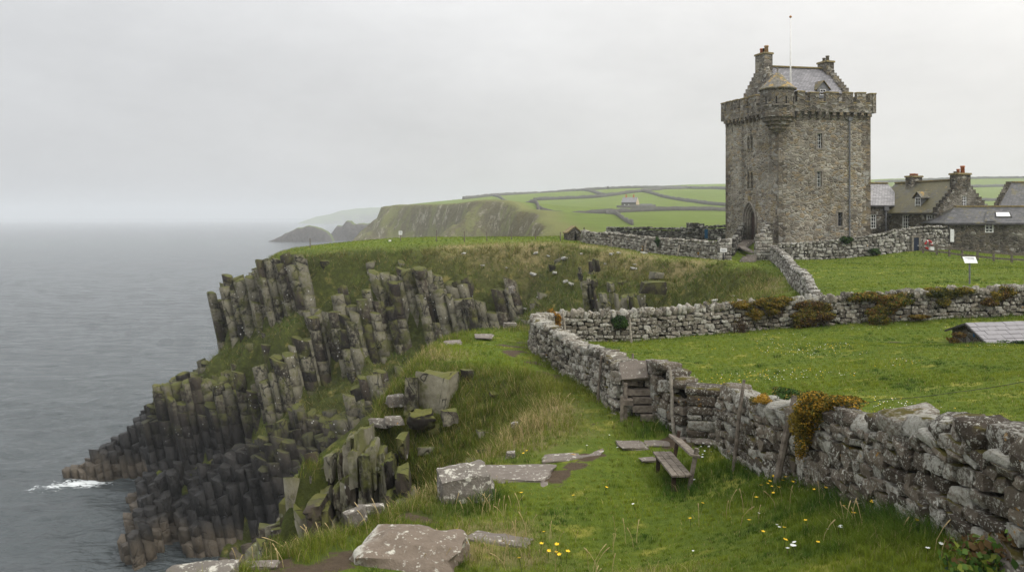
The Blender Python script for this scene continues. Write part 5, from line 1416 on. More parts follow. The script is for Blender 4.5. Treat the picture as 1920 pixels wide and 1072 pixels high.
# ---- stakes propped along the walls
STAKES = [(1258, 690, 1265, 805, 19.15, .045, 'pale_wood', 'tall pale split stake standing beside the stile wall end'),
          (1398, 714, 1372, 842, 16.35, .042, 'weathered_wood', 'thin grey stake leaning on the wall just past the stone pier'),
          (1493, 744, 1452, 872, 14.3, .062, 'weathered_wood', 'thick rounded stake leaning on the near wall beside the golden gorse'),
          (1128, 667, 1120, 740, 22.0, .04, 'weathered_wood', 'dark stake against the curving wall beyond the stile'),
          (1188, 664, 1187, 690, 21.5, .04, 'weathered_wood', 'short stake poking up behind the tilted stile slab'),
          (1055, 582, 1062, 636, 35.6, .06, 'pale_wood', 'pale stake at the start of the long wall by the orange corner'),
          (1181, 596, 1184, 642, 36.3, .055, 'pale_wood', 'stake against the long wall next to the ivy bush'),
          (1027, 596, 1034, 625, 33.4, .05, 'weathered_wood', 'stump of a stake on the bend of the wall before the orange moss'),
          (1147, 446, 1145, 460, 82.8, .07, 'pale_wood', 'thin stake on the brownish garden wall nearest the hut'),
          (1212, 451, 1207, 473, 78.6, .08, 'pale_wood', 'slanting stake halfway along the brownish garden wall'),
          (1274, 459, 1269, 484, 75.4, .08, 'pale_wood', 'slanting stake on the brownish garden wall nearest the gate pier'),
          (1095, 426, 1095, 436, 90.5, .07, 'iron', 'thin dark post behind the little ruined hut'),
          (1356, 475, 1356.3, 490, 70.6, .08, 'iron', 'short black post in front of the gate pier with plaque')]
for a, b, c, d, Y, r, mt, lb in STAKES:
    g = np.array((PX(c, Y), Y, hz(PX(c, Y), Y))); t = np.array(P(a, b, Y)); t[1] += .12 if Y < 40 else .0
    o = empty('stake', g); tag(o, lb, 'stake', 'stakes along the walls')
    mb = MB(); d0 = g - (0, 0, .15); n = 5; pts = [d0 + (t - d0) * i / n + np.array((rnd.uniform(-1, 1), rnd.uniform(-1, 1), 0)) * r * .25 for i in range(n + 1)]
    mb.tube(pts, [r * rnd.uniform(.9, 1.1) for _ in range(n)] + [r * .72], 7); mb.build('shaft', M[mt], o, False, bevel=0)
# thin wires between stakes
def wire(label, pts, r=.0035):
    g = np.array(pts[0]); mb = MB(); P_ = []
    for a, b in zip(pts[:-1], pts[1:]):
        for k in range(8):
            f = k / 8; q = np.array(a) * (1 - f) + np.array(b) * f; q[2] -= .18 * f * (1 - f) * np.linalg.norm(np.array(b) - a) / 4; P_.append(q)
    P_.append(np.array(pts[-1])); mb.tube(P_, r, 5); o = mb.build('fence_wire', M['iron']); tag(o, label, 'wire'); return o
wire('slack rusty wire strung above the big near wall', [P(1493, 768, 14.2), P(1660, 748, 11.6), P(1790, 735, 10.2), P(1990, 700, 8.5)])
wire('slack wire running from the leaning stakes along the wall face', [P(1392, 745, 16.8), P(1484, 778, 14.0), P(1560, 800, 12.6)])

# ---- cliff-top fence posts and notice
for a, b, c in ((581.7, 447, 465), (619.5, 443, 453), (657, 442, 450), (703, 438, 446), (818, 432, 453), (871, 434, 454), (913, 435, 452), (959, 433, 449), (1004, 432, 449), (1051, 435, 452)):
    g = ground_at(a, c)
    if g[1] > 112: g = np.array((PX(a, 100), 100, hz(PX(a, 100), 100)))
    hgt = max(.6, (c - b) * g[1] / FPX)
    o = empty('fence_post', g); tag(o, 'thin wooden fence post on the grassy clifftop against the far cliffs', 'fence post', 'clifftop fence posts')
    mb = MB(); mb.bar(g - (0, 0, .2), g + (rnd.uniform(-.05, .05), 0, hgt), .11, .11, (0, 1, 0), .85); mb.build('shaft', M['weathered_wood'], o)
def sign(name, label, g, hgt, w_, h_, tiltx, post_r, mats=('sign_white', 'weathered_wood'), lines=3, cat='sign'):
    o = tag(empty(name, g), label, cat)
    mb = MB(); mb.tube([g - (0, 0, .2), g + (0, 0, hgt)], post_r, 8); mb.build('post', M[mats[1]], o)
    up = np.array((0, math.sin(tiltx), math.cos(tiltx))); nn = np.array((0, -math.cos(tiltx), math.sin(tiltx))); ax = (np.array((1, 0, 0)), nn, up)
    c = g + np.array((0, 0, hgt)) + nn * (post_r + .01)
    mb = MB(); mb.box(c, (w_ / 2, .015, h_ / 2), ax); bd = mb.build('board', M[mats[0]], o, bevel=.004)
    mb = MB()
    for i in range(lines):
        q = c + nn * .019 + up * h_ * (.28 - .2 * i) + ax[0] * w_ * .08 * (i % 2); mb.box(q, (w_ * (.34 - .06 * (i % 2)), .002, h_ * .035), ax)
    mb.build('lettering', M['sign_ink'], bd); return o
g = ground_at(751, 452)
sign('notice_sign', 'small white notice on a post standing on the clifftop grass', g, .95, .42, .46, .05, .05)
g = ground_at(1818, 533)
sign('information_board', 'white tilted information board on a slim post in the upper field', g, (533 - 489) * g[1] / FPX, .70, .42, .62, .045, ('sign_white', 'lead_grey'), 2, 'information board')
o = tag(empty('white_marker', ground_at(731, 453)), 'small white marker slab lying on the clifftop lawn', 'marker'); mb = MB(); mb.box(ground_at(731, 453) + (0, 0, .1), (.16, .08, .1), None, .9); mb.build('slab', M['white_paint'], o, bevel=.02)

# ---- gate piers, steps and stair walls at the castle door
def block_pier(name, label, px0, px1, Y, top, mat, seed, depth=.8):
    c = np.array((PX((px0 + px1) / 2, Y), Y)); w_ = PX(px1, Y) - PX(px0, Y); g = hz(*c); o = tag(empty(name, (*c, g)), label, 'gate pier')
    rs = np.random.RandomState(seed); cen, half, axs = [], [], []; z = g - .2; top = EYE - (top - 408) * Y / FPX
    while z < top - .1:
        h = rs.uniform(.22, .34)
        for dep in (-.5, .5):
            s = -w_ / 2; n = rs.randint(2, 4); cut = np.sort(np.concatenate([[0], rs.uniform(.25, .75, n - 1), [1]]))
            for a, b in zip(cut[:-1], cut[1:]):
                if b - a < .1: continue
                cen.append((c[0] + s + w_ * (a + b) / 2, c[1] + dep * depth * .5, z + h / 2)); half.append((w_ * (b - a) / 2 * .99, depth * .27, h / 2 * .98)); axs.append(np.eye(3))
        z += h
    for i in range(4):
        cen.append((c[0] - w_ / 2 + w_ * (i + .5) / 4, c[1] + rs.uniform(-.15, .15), z + .12)); half.append((w_ / 7, depth * .4, rs.uniform(.12, .24))); axs.append(rotz(rs.uniform(-.4, .4)))
    V, F, col = stones(np.array(cen), np.array(half), np.array(axs), seed, 3, .2, .1, .04)
    link('pier_body', np_mesh('pier_body', V - np.array((*c, g)), F, True, col), M[mat], o)
    mb = MB(); mb.box((*c, (g + z) / 2 - .1), (w_ / 2 - .1, depth / 2 - .08, (z - g) / 2)); mb.build('pier_shade_core', M['gap_shade_core'], o)  # core coloured near-black to shade the joints between blocks
    return o, c, g
gp, c, g = block_pier('gate_pier', 'pale stone gate pier bearing a white plaque below the castle', 1345, 1370, 71.4, 452, 'pale_wall_stone', 301)
mb = MB(); q = P(1356.6, 469, 70.95); mb.box(q, (.30, .03, .17)); pl = mb.build('plaque', M['sign_white'], gp, bevel=.01)
mb = MB()
for i in range(3): mb.box((q[0], q[1] - .032, q[2] + .07 - .06 * i), (.2 - .03 * (i % 2), .003, .012))
mb.build('lettering', M['sign_ink'], pl)
block_pier('gate_pier', 'rough stone gate pier at the lower end of the castle stair wall', 1416, 1446, 71.4, 448, 'castle_wall_stone', 302)
dry_wall('stair_wall', 'dark stepped stone wall rising to the left of the castle doorway', 'wall', px_path((1371, 72.6, 1.55), (1378, 74.5, 1.7), (1386, 76.5, 2.1), (1393, 78.4, 2.6)), 'dark_wall_stone', 303, .5, (.2, .3), (.25, .5), 'lump', (.16, .28), (.3, .5), 2, 'castle stair walls')
dry_wall('stair_wall', 'pale stepped stone wall rising to the right of the castle doorway', 'wall', px_path((1421, 72.2, 1.6), (1427, 73.2, 2.0), (1434, 74.0, 2.5), (1441, 74.6, 2.9)), 'pale_wall_stone', 304, .5, (.2, .3), (.25, .5), 'lump', (.16, .28), (.3, .5), 2, 'castle stair walls')
def steps(name, label, lst, mat='slab'):
    pts = [np.array(P(*q[:3])) for q in lst]; o = tag(empty(name, pts[0] - (0, 0, .2)), label, 'steps')
    for p, q in zip(pts, lst):
        mb = MB(); mb.box(p - (0, 0, .11), (q[3] / 2, .28, .13), rotz(q[4] if len(q) > 4 else 0), 1, .015); mb.build('step', M[mat], o, bevel=.02)
    return o
steps('stone_steps', 'three worn stone steps at the foot of the castle path', [(1402, 488.5, 68.6, 1.25), (1403, 485, 69.1, 1.2), (1405, 481.5, 69.6, 1.1), (1409, 478, 70.3, .8)])
steps('stone_steps', 'flight of grey stone steps leading up to the pointed castle doorway', [(1390, 461.5, 74.0, 1.0), (1392, 459, 74.6, 1.0), (1395, 456.5, 75.2, 1.05), (1397, 454.2, 75.8, 1.1), (1400, 452, 76.4, 1.15), (1403, 449.5, 77.0, 1.2)])
mb = MB(); pts = [(1384, 461.5), (1397, 463), (1406, 467), (1413, 471), (1413, 474.5), (1403, 471), (1392, 467)]
pp = [np.array(P(a, b, 73.9 - (b - 461.5) * .19)) for a, b in pts]; mb.prism([p - (0, 0, .1) for p in pp], (0, 0, .13)); tag(mb.build('path', M['slab']), kind='structure')
# ground inside the gate rises to the door: a grassy ramp under the steps
mb = MB(); q = [(1371, 484, 71.6), (1416, 484, 71.6), (1419, 470, 73.2), (1417, 449.6, 77.6), (1392, 452, 78.8), (1375, 466, 74.4)]
pp = [np.array(P(*a)) - (0, 0, .08) for a in q]; mb.prism([p - (0, 0, 1.2) for p in pp], (0, 0, 1.2)); tag(mb.build('grass_bank', M['turf']), kind='structure')

# ---- blue door, red ring, fence by the cottages
q = np.array(P(1717.5, 457.8, 72.42)); o = tag(empty('garden_door', (q[0], q[1], q[2] - .7)), 'dark blue wooden door set in the pale wall below the cottage', 'door')
Ax = rotz(math.atan2(.4, 2.1))
mb = MB()
for k in (-2, -1, 0, 1, 2): mb.box(q + Ax[0] * k * .105, (.05, .035, .60), Ax)
mb.build('door_leaf', M['blue_door'], o)
mb = MB()
for s in (-1, 1): mb.box(q + Ax[0] * s * .36, (.09, .07, .68), Ax, 1, .012)
mb.box(q + np.array((0, 0, .69)), (.5, .08, .09), Ax, 1, .012); mb.build('door_frame', M['dressed_stone'], o)
mb = MB(); mb.box(q + Ax[0] * .18 - Ax[1] * .05 - (0, 0, .12), (.03, .02, .03)); mb.build('handle', M['white_paint'], o)
q = np.array(P(1741, 459, 72.0)); o = tag(empty('lifebuoy', (q[0], q[1], hz(q[0], q[1]))), 'red ring lifebuoy on a dark stand beside the blue door', 'lifebuoy')
mb = MB(); n = 20
mb.tube([q + np.array((math.cos(a) * .30, 0, math.sin(a) * .36)) for a in np.linspace(0, 2 * math.pi, n + 1)], .085, 8, False); mb.build('ring', M['red_paint'], o, True)
mb = MB()
for a in (.3, 1.9, 3.5, 5.1): mb.tube([q + np.array((math.cos(a + d) * .30, 0, math.sin(a + d) * .36)) for d in (-.14, 0, .14)], .093, 8)
mb.build('white_band', M['white_paint'], o, True)
mb = MB(); gz_ = hz(q[0], q[1]); mb.bar((q[0] + .12, q[1] + .1, gz_ - .1), (q[0] + .12, q[1] + .1, q[2] + .3), .1, .06); mb.build('stand', M['red_paint'], o)
q = np.array(P(1746.5, 466.5, 71.4)); o = tag(empty('white_box', (q[0], q[1], q[2] - .2)), 'small white box by the fence beneath the red ring', 'box'); mb = MB(); mb.box(q, (.19, .14, .13), None, .96); mb.build('tub', M['white_paint'], o, bevel=.02); mb = MB(); mb.box(q + (0, 0, .145), (.2, .15, .018)); mb.build('lid', M['white_paint'], o)
fps = [np.array(P(a, b, Y)) for a, b, Y in ((1730.5, 473.5, 71), (1756.5, 477.5, 70), (1780, 481.5, 69), (1804, 483.5, 68), (1833, 486.5, 67), (1863, 491, 66), (1897, 494.5, 65), (1934, 498, 64))]
for p in fps: p[2] = hz(p[0], p[1])
fo = tag(empty('rail_fence', fps[0]), 'brown post and rail fence slanting across the field below the outbuilding', 'fence')
for p in fps:
    mb = MB(); mb.bar(p - (0, 0, .2), p + (0, 0, .95), .14, .12, (0, 1, 0), .92, .01); mb.build('post', M['weathered_wood'], fo)
for a, b in zip(fps[:-1], fps[1:]):
    for z in (.30, .72): mb = MB(); mb.bar(a + (0, -.09, z + rnd.uniform(-.03, .03)), b + (0, -.09, z + rnd.uniform(-.03, .03)), .15, .05, (0, -1, 0)); mb.build('rail', M['weathered_wood'], fo)

# ---- small ruined hut and ruined doorway in the garden wall
Y = 90.0; g0 = P(1064, 451, Y); g1 = P(1090, 451, Y); gzz = hz(g0[0] + .8, Y) - .3
hut = tag(empty('stone_hut', (g0[0] + .8, Y, gzz)), 'tiny ruined stone hut with a black doorway at the end of the garden wall', 'hut')
A, B = np.array((g0[0], Y)), np.array((g1[0], Y + .3)); L = np.hypot(*(B - A)); mb = MB(); zt = EYE - (438 - 408) * Y / FPX; za = EYE - (426.5 - 408) * Y / FPX
d0 = (1077.2 - 1064) / 26 * L; panel(mb, A, B, gzz, zt, [(d0, d0 + .30, gzz + .1, zt - .02)], .5)
t = (B - A) / L; bk = np.array((-t[1], t[0])) * 1.6
for q0, q1 in ((A, A + bk), (A + bk, B + bk), (B + bk, B)): panel(mb, q1, q0, gzz, zt, [], .2)
for o_ in (np.zeros(2), bk * .8): mb.prism([V3(A + o_, zt), V3(B + o_, zt), V3((A + B) / 2 + t * .1 + o_, za)], np.array((*(bk * .2), 0)))
mb.build('wall', M['cottage_stone'], hut)
mb = MB()
m_ = (A + B) / 2 + t * .1
for q in (A - t * .12, B + t * .12): mb.prism([V3(q - bk * .05, zt), V3(m_ - bk * .05, za + .05), V3(m_ + bk * 1.05, za + .05), V3(q + bk * 1.05, zt)], (0, 0, .14))
mb.build('roof', M['lichen_stone'], hut)
mb = MB(); q = A + t * (d0 + .15) + bk * .25; mb.box((q[0], q[1], (gzz + zt) / 2), (.15, .02, (zt - gzz) / 2)); mb.build('doorway', M['black_void'], hut)  # black sheet painted in for the shade inside the hut
def ruin(name, label, boxes, Y, seed, mat):
    cen, half, axs = [], [], []; rs = np.random.RandomState(seed)
    for x0, x1, y0, y1 in boxes:
        zb, zt = EYE - (y1 - 408) * Y / FPX, EYE - (y0 - 408) * Y / FPX; z = zb
        while z < zt:
            h = rs.uniform(.18, .3); a = PX(x0, Y)
            while a < PX(x1, Y) - .05:
                w_ = min(rs.uniform(.25, .5), PX(x1, Y) - a)
                cen.append((a + w_ / 2, Y + rs.uniform(-.06, .06), z + h / 2)); half.append((w_ / 2, .42, h / 2)); axs.append(rotz(rs.normal(0, .06))); a += w_
            z += h
    V, F, c_ = stones(np.array(cen), np.array(half), np.array(axs), seed, 3, .25, .14, .05); g = np.array(cen).min(0)
    o = tag(empty(name, g), label, 'ruin'); link('wall', np_mesh('wall', V - g, F, True, c_), M[mat], o); return o
rn = ruin('ruined_doorway', 'ruined dark stone doorway standing in the castle garden wall', [(1288, 1297.5, 419, 452), (1306, 1320, 422, 452), (1288, 1309, 418, 429)], 90.0, 311, 'dark_wall_stone')
mb = MB(); q = P(1301.5, 439, 90.2); mb.box(q, (.33, .05, .75)); mb.build('doorway', M['black_void'], rn)  # black sheet fills the opening as painted shade
q = np.array(P(1324, 438.5, 88.2)); o = tag(empty('blue_gate', (q[0], q[1], q[2] - .6)), 'narrow blue gate beside the ruined garden doorway', 'gate'); mb = MB()
for k in (-1, 0, 1): mb.box(q + (k * .115, 0, 0), (.055, .03, .5))
mb.build('gate_leaf', M['blue_paint'], o); mb = MB(); mb.box(q + (0, .04, .3), (.2, .03, .05)); mb.box(q + (0, .04, -.3), (.2, .03, .05)); mb.build('cross_rail', M['blue_door'], o)

# ---- the low slate roofed store in the daisy field
n0 = np.array((17.84, 30.0)); gv = np.array((.45, 3.5)); ev = np.array((4.6, 1.0)) * 1.15; z0_, ze, zr_ = EYE - 5.3, EYE - 4.72, EYE - 4.22
shed = tag(empty('stone_store', (*(n0 + gv / 2 + ev / 2), z0_)), 'low stone store with grey slate roof almost at ground level in the daisy field', 'store')
eu = ev / np.hypot(*ev); gu = gv / np.hypot(*gv); mb = MB()
ins = eu * .12
cs = [n0 + ins + gu * .1, n0 + gv + ins - gu * .1, n0 + gv + ev - ins - gu * .1, n0 + ev - ins + gu * .1]
for a, b in ((cs[1], cs[0]), (cs[0], cs[3]), (cs[3], cs[2]), (cs[2], cs[1])): panel(mb, a, b, z0_, ze + .06, [], .2)
m_ = n0 + gv / 2
for o_ in (ins, ev - ins * 2): mb.prism([V3(n0 + o_ + gu * .1, ze + .06), V3(n0 + gv + o_ - gu * .1, ze + .06), V3(m_ + o_, zr_ - .03)], np.array((*(eu * .15), 0)))
mb.build('wall', M['cottage_stone'], shed)
mb = MB(); rs = np.random.RandomState(8)
sw = np.hypot(np.hypot(*gv) / 2 + .1, zr_ - ze)
for side in (0, 1):
    base = n0 - gu * .1 if side == 0 else n0 + gv + gu * .1; dirn = gu if side == 0 else -gu
    slp = np.array((*(dirn * (np.hypot(*gv) / 2 + .1)), zr_ - ze + .02)) / sw; E3 = np.array((*eu, 0)); nrm_ = np.cross(E3, slp) * (1 if side == 0 else -1)
    nrow = 5; Lr = np.hypot(*ev); rh = sw / nrow
    for r in range(nrow):
        s = -.08 - (r % 2) * .2
        while s < Lr:
            w_ = rs.uniform(.36, .52); s0, s1 = max(s, -.08), min(s + w_ - .02, Lr + .05)
            if s1 - s0 > .05:
                c = V3(base, ze) + E3 * (s0 + s1) / 2 + slp * (rh * (r + .5)) + nrm_ * (.02 + .012 * rs.rand())
                tl_ = slp + nrm_ * -.045 ; tl_ /= np.linalg.norm(tl_); nn = np.cross(E3, tl_)
                mb.box(c, ((s1 - s0) / 2, rh * .56, .011), (E3, tl_, nn), 1, .004)
            s += w_
mb.build('roof', M['shed_slate'], shed)
mb = MB(); mb.add([V3(n0 - gu * .1, ze), V3(n0 - gu * .1 + ev, ze), V3(m_ + ev, zr_ + .01), V3(m_, zr_ + .01), V3(n0 + gv + gu * .1 + ev, ze), V3(n0 + gv + gu * .1, ze)], [(0, 1, 2, 3), (4, 5, 3, 2)]); mb.build('slate_gap_shade', M['black_void'], shed)  # dark sheet added under the slates to shade their gaps
mb = MB()
for a in (n0 - gu * .16, n0 + gv + gu * .16): mb.bar(V3(a - eu * .1, ze - .03), V3(m_ - eu * .1, zr_ + .005), .05, .07)
mb.build('verge_board', M['iron'], shed)
mb = MB(); q = n0 + gv * .36 + ins; mb.box((q[0] - .05, q[1], ze + .14), (.012, .05, .08), rotz(.1)); mb.build('blue_patch', M['blue_paint'], shed)

# ---- cairn on the far crest
cxy = (PX(1140, 1000), 1000.0); cz = fz(*cxy); cen, half, axs = [], [], []; rs = np.random.RandomState(4)
for k_ in range(7):
    for j_ in range(7 - k_):
        a_ = rs.uniform(0, 6.28); r_ = .28 * (7 - k_) * .8; cen.append((cxy[0] + r_ * math.cos(a_), cxy[1] + r_ * math.sin(a_), cz + .3 + k_ * .55)); half.append((.8, .7, .4)); axs.append(rotz(a_))
V, F, c_ = stones(np.array(cen), np.array(half), np.array(axs), 9, 2, .3, .2, .05); g_ = np.array((*cxy, cz))
tag(link('cairn', np_mesh('cairn', V - g_, F, True, c_), M['field_wall_stone'], None, g_), 'small stone cairn standing on the skyline of the far hill', 'cairn')
# ---- boulders and slabs, each lying free on the turf
def R(label, px, py, Y, half, seed, mat='boulder', rz=0, tilt=(0, 0), cat='boulder', name=None, k=10, jit=.24, nz=.10, rr=.25, sink=0.0):
    c = np.array(P(px, py, Y)); c[2] -= sink
    o = rock(name or cat.replace(' ', '_'), M[mat], c, half, rz, seed, k, tilt, jit, nz, rr); return tag(o, label, cat)
R('upright block of grey rock with white lichen on its top edge beside the cliff path', 868, 930, 15.6, (.50, .42, .52), 401, rz=.3, jit=.16, nz=.14, rr=.25)
R('broad brown topped boulder with thick pale lichen on its seaward edge', 752, 1056, 11.8, (.80, .60, .36), 402, 'brown_boulder', rz=-.15, tilt=(.0, .07), jit=.30, nz=.16, rr=.5)
R('long flat rock slab with white lichen flecks behind the upright boulder', 968, 888, 16.9, (.80, .50, .10), 403, 'slab', -.1, (0, .02), 'rock slab', jit=.42, nz=.10, rr=.45, sink=.03)
R('bare grey rock slab running towards the paving beyond the path', 1068, 860, 18.0, (.66, .34, .07), 404, 'slab', .16, (.03, .0), 'rock slab', jit=.45, nz=.08, rr=.35, sink=-.04)
R('half buried slab between two tufts of turf beside the long lichened slab', 1002, 910, 16.2, (.33, .2, .06), 405, 'slab', -.3, (0, 0), 'rock slab', jit=.4, nz=.08, rr=.3, sink=.04)
R('square paving stone split from its neighbour on the grass before the stile', 1183, 836, 18.5, (.32, .30, .05), 406, 'slab', .1, (0, 0), 'paving stone', jit=.2, rr=.15)
R('paving stone touching the cracked square one and nearer the bench', 1230, 833, 18.6, (.28, .25, .05), 407, 'slab', -.05, (0, 0), 'paving stone', jit=.2, rr=.15)
R('small flat stone in the grass just left of the bench seat', 1216, 862, 17.5, (.19, .12, .03), 408, 'slab', .2, (0, 0), 'flat stone', jit=.3, k=6)
R('small flat stone on bare earth behind the bench back', 1272, 822, 18.9, (.2, .16, .03), 409, 'slab', .3, (0, 0), 'flat stone', jit=.3, k=6)
R('flat doorstep stone at the foot of the square stone pier', 1318, 828, 18.2, (.22, .14, .03), 410, 'slab', -.2, (0, 0), 'flat stone', jit=.3, k=6)
R('low rounded rock breaking the turf beside the broad brown topped boulder', 925, 1003, 13.2, (.52, .26, .13), 411, 'slab', -.18, (0, .0), 'rock', jit=.4, nz=.18, rr=.5, sink=.14)
R('flat topped rock crusted with white lichen at the very edge of the cliff', 372, 1084, 10.5, (.40, .30, .13), 412, 'boulder', .1, (0, .03), 'rock', jit=.3, nz=.14, rr=.4)
R('small sunken stone in the trodden earth near the cliff edge', 492, 1056, 11.2, (.2, .12, .03), 413, 'slab', .1, (0, 0), 'flat stone', k=6, sink=.02)
R('pale rounded stone on the straw coloured bank above the hollow', 957, 856, 18.0, (.10, .10, .11), 414, 'boulder', cat='stone', k=6)
R('small white stone high on the straw coloured bank', 966, 797, 20.4, (.09, .07, .08), 415, 'boulder', cat='stone', k=6)
R('pale flat slab at the lip of the grassy knoll', 848, 643, 31, (.34, .4, .06), 416, 'slab', .2, cat='rock slab')
R('white stone on the back edge of the grassy knoll', 956, 609, 37.4, (.26, .2, .1), 417, 'boulder', cat='stone', k=6)
R('thin bare slab in the turf on top of the knoll', 908, 630, 33, (.36, .5, .03), 418, 'slab', cat='rock slab')
R('big square lichened block jutting out under the knoll', 828, 734, 25.1, (.56, .50, .55), 419, 'ledge_rock', -.42, (.05, -.10), cat='rock block', jit=.28, nz=.13, rr=.22)
R('narrow block of rock standing beside the big block under the knoll', 776, 738, 25.0, (.20, .32, .52), 420, 'ledge_rock', -.1, (0, -.1), cat='rock block', jit=.2, rr=.12)
R('low flat rock at the foot of the big square block', 790, 778, 24.0, (.36, .3, .2), 421, 'ledge_rock', .1, cat='rock', jit=.34, nz=.2, rr=.4, sink=.12)
R('small dark rock beside the grassy hollow under the knoll', 842, 780, 23.6, (.22, .2, .2), 422, 'ledge_rock', .4, cat='rock')
R('white crusted stone halfway down the mossy spur', 738, 788, 24.2, (.26, .2, .10), 423, 'boulder', .3, cat='stone', k=6)
R('white stone on the crest of the mossy spur', 742, 750, 25.2, (.28, .2, .16), 424, 'boulder', .2, cat='stone', k=6)
R('bleached stone at the lower end of the spur crest', 712, 792, 24.6, (.30, .18, .12), 425, 'boulder', -.4, cat='stone', k=6)
R('pale leaning stone at the rim of the near turf', 668, 968, 13.6, (.16, .12, .13), 426, 'boulder', .4, (.3, 0), cat='stone', k=6)
R('white edged stone peeping over the near turf rim', 694, 953, 14.1, (.20, .10, .07), 427, 'boulder', .1, cat='stone', k=6)
R('bare earthy stone in the middle of the daisy field', 1690, 646, 33.2, (.42, .3, .05), 428, 'slab', .1, cat='flat stone', k=6)
R('pale corner of a boulder at the foot of the bramble', 1912, 1078, 7.9, (.22, .18, .16), 429, 'boulder', .2, cat='boulder', k=6)
R('grey block of rock framed in grass on the bank below the castle path', 1222, 535, 66, (.95, .5, .5), 430, 'ledge_rock', .1, cat='rock block', k=6, sink=.2)
R('lichened rock on the bank above the grey grass framed block', 1231, 514, 69, (.5, .4, .3), 431, 'ledge_rock', .3, cat='rock', k=6, sink=.1)
R('round white stone on the grassy head of the cove', 959, 543, 76, (.34, .3, .32), 432, 'boulder', cat='stone', k=6)

# small rocks half buried in the mossy hollow below the knoll
for k_, (px_, py_, Y_, hw, hh_) in enumerate(((800, 800, 23.4, .22, .12), (862, 800, 22.3, .16, .14), (880, 815, 21.8, .2, .1), (905, 772, 23.2, .16, .12), (768, 842, 22.2, .2, .2), (850, 845, 20.7, .26, .16), (885, 850, 20.3, .2, .16), (912, 842, 20.4, .18, .12), (880, 712, 25.4, .2, .16), (925, 740, 24.4, .12, .09), (700, 815, 24.2, .2, .14), (815, 772, 24.0, .2, .12), (780, 868, 21.2, .22, .2), (805, 905, 19.4, .2, .22))):
    c_p = np.array(P(px_, py_, Y_)); c_p[2] = hz(c_p[0], c_p[1]) + hh_ * .25
    o = rock('rock', M['ledge_rock'], c_p, (hw, hw * .9, hh_), rnd.uniform(0, 3), 450 + k_, 6, (rnd.uniform(-.3, .3), rnd.uniform(-.3, .3)), .3, .12, .3); tag(o, 'small lichened rock half buried in the mossy hollow under the knoll', 'rock', 'small rocks in the mossy hollow')
# small pale stones lying on the grassy banks of the cove
white0 = None
for px_, py_ in ((905, 500), (1005, 478), (1028, 482), (1058, 490), (1090, 478), (1120, 501), (1135, 496), (930, 560), (1060, 530), (1072, 538), (985, 585), (1010, 560), (1190, 500), (1188, 509), (1206, 540), (1378, 558), (1340, 565), (1147, 478), (1160, 476), (1207, 476), (870, 478), (1040, 515), (1000, 520), (950, 505)):
    g_ = ground_at(px_, py_)
    if g_[1] > 100 or g_[1] < 42: continue
    if white0 is None:
        white0 = rock('white_stone', M['pale_rock'], g_, (.22, .16, .10), .3, 480, 4, (0, 0), .3, .1, .4); o = white0
    else: o = white0.copy(); C.objects.link(o)
    s_ = rnd.uniform(.6, 1.5); o.location = g_ + (0, 0, .05); o.scale = (s_ * rnd.uniform(.7, 1.4), s_, s_); o.rotation_euler = (rnd.uniform(-.3, .3), rnd.uniform(-.3, .3), rnd.uniform(0, 6))
    tag(o, 'small pale stone scattered on the grassy bank of the cove', 'stone', 'pale stones on the grassy bank')
# ---- jointed bedrock standing out of the near spur: part of the cliff
cen, half, axs = [], [], []; rs = np.random.RandomState(17)
COLS = [(574, 600, 944, 1030, 22.0), (598, 616, 952, 1030, 22.1), (746, 760, 818, 850, 23.0), (760, 772, 715, 765, 25.4)]
FARC = [(1092, 1100, 528, 600, 63), (1101, 1108, 520, 600, 63.5), (1112, 1117, 524, 600, 62.5), (1128, 1134, 548, 600, 60), (1143, 1150, 530, 600, 62), (1154, 1159, 552, 600, 60), (1168, 1176, 556, 600, 58), (1188, 1196, 560, 600, 57), (1200, 1208, 553, 600, 58), (1085, 1090, 500, 530, 68), (1105, 1111, 490, 512, 71), (1115, 1121, 487, 505, 72)]
COLS += FARC
q = 590.0
while q < 762:
    w_ = rs.uniform(9, 18); t_ = np.interp(q, [590, 604, 640, 672, 690, 715, 735, 762], [890, 862, 846, 812, 824, 846, 872, 905]) + rs.uniform(-8, 16)
    COLS.append((q, q + w_, t_, 1015, np.interp(q, [590, 660, 762], [23.9, 23.2, 21.7]) + rs.uniform(-.25, .2))); q += w_ * .96
    if rs.rand() < .75: COLS.append((q - w_ * 1.0, q + w_ * .3, t_ + rs.uniform(30, 70), 1030, np.interp(q, [590, 660, 762], [23.4, 22.8, 21.3])))
for x0, x1, y0, y1, Y in COLS:
    zt, zb = EYE - (y0 - 408) * Y / FPX, EYE - (y1 - 408) * Y / FPX; w_ = (x1 - x0) * Y / FPX
    z = zt; xc = PX((x0 + x1) / 2, Y)
    while z > zb:
        h = min(rs.uniform(.35, 1.2), z - zb + .1); ln = .11 * (zt - z)
        a = rs.normal(0, .12); A = rotz(a); up = np.array((-.10, .05, 1)); up /= np.linalg.norm(up); u = A[0] - up * A[0].dot(up); u /= np.linalg.norm(u); v = np.cross(up, u)
        cen.append((xc + ln + rs.uniform(-.02, .02), Y + .3 + rs.uniform(-.06, .04), z - h / 2)); half.append((w_ / 2 * rs.uniform(1.08, 1.3), .6, h / 2 * 1.03)); axs.append((u, v, up)); z -= h
V, F, col = stones(np.array(cen), np.array(half), np.array(axs), 19, 6, .24, .27, .12, 1.5)
o = tag(link('ledge_rock', np_mesh('ledge_rock', V, F, True, col), M['ledge_rock']), kind='structure')
o.data.set_sharp_from_angle(angle=math.radians(35))
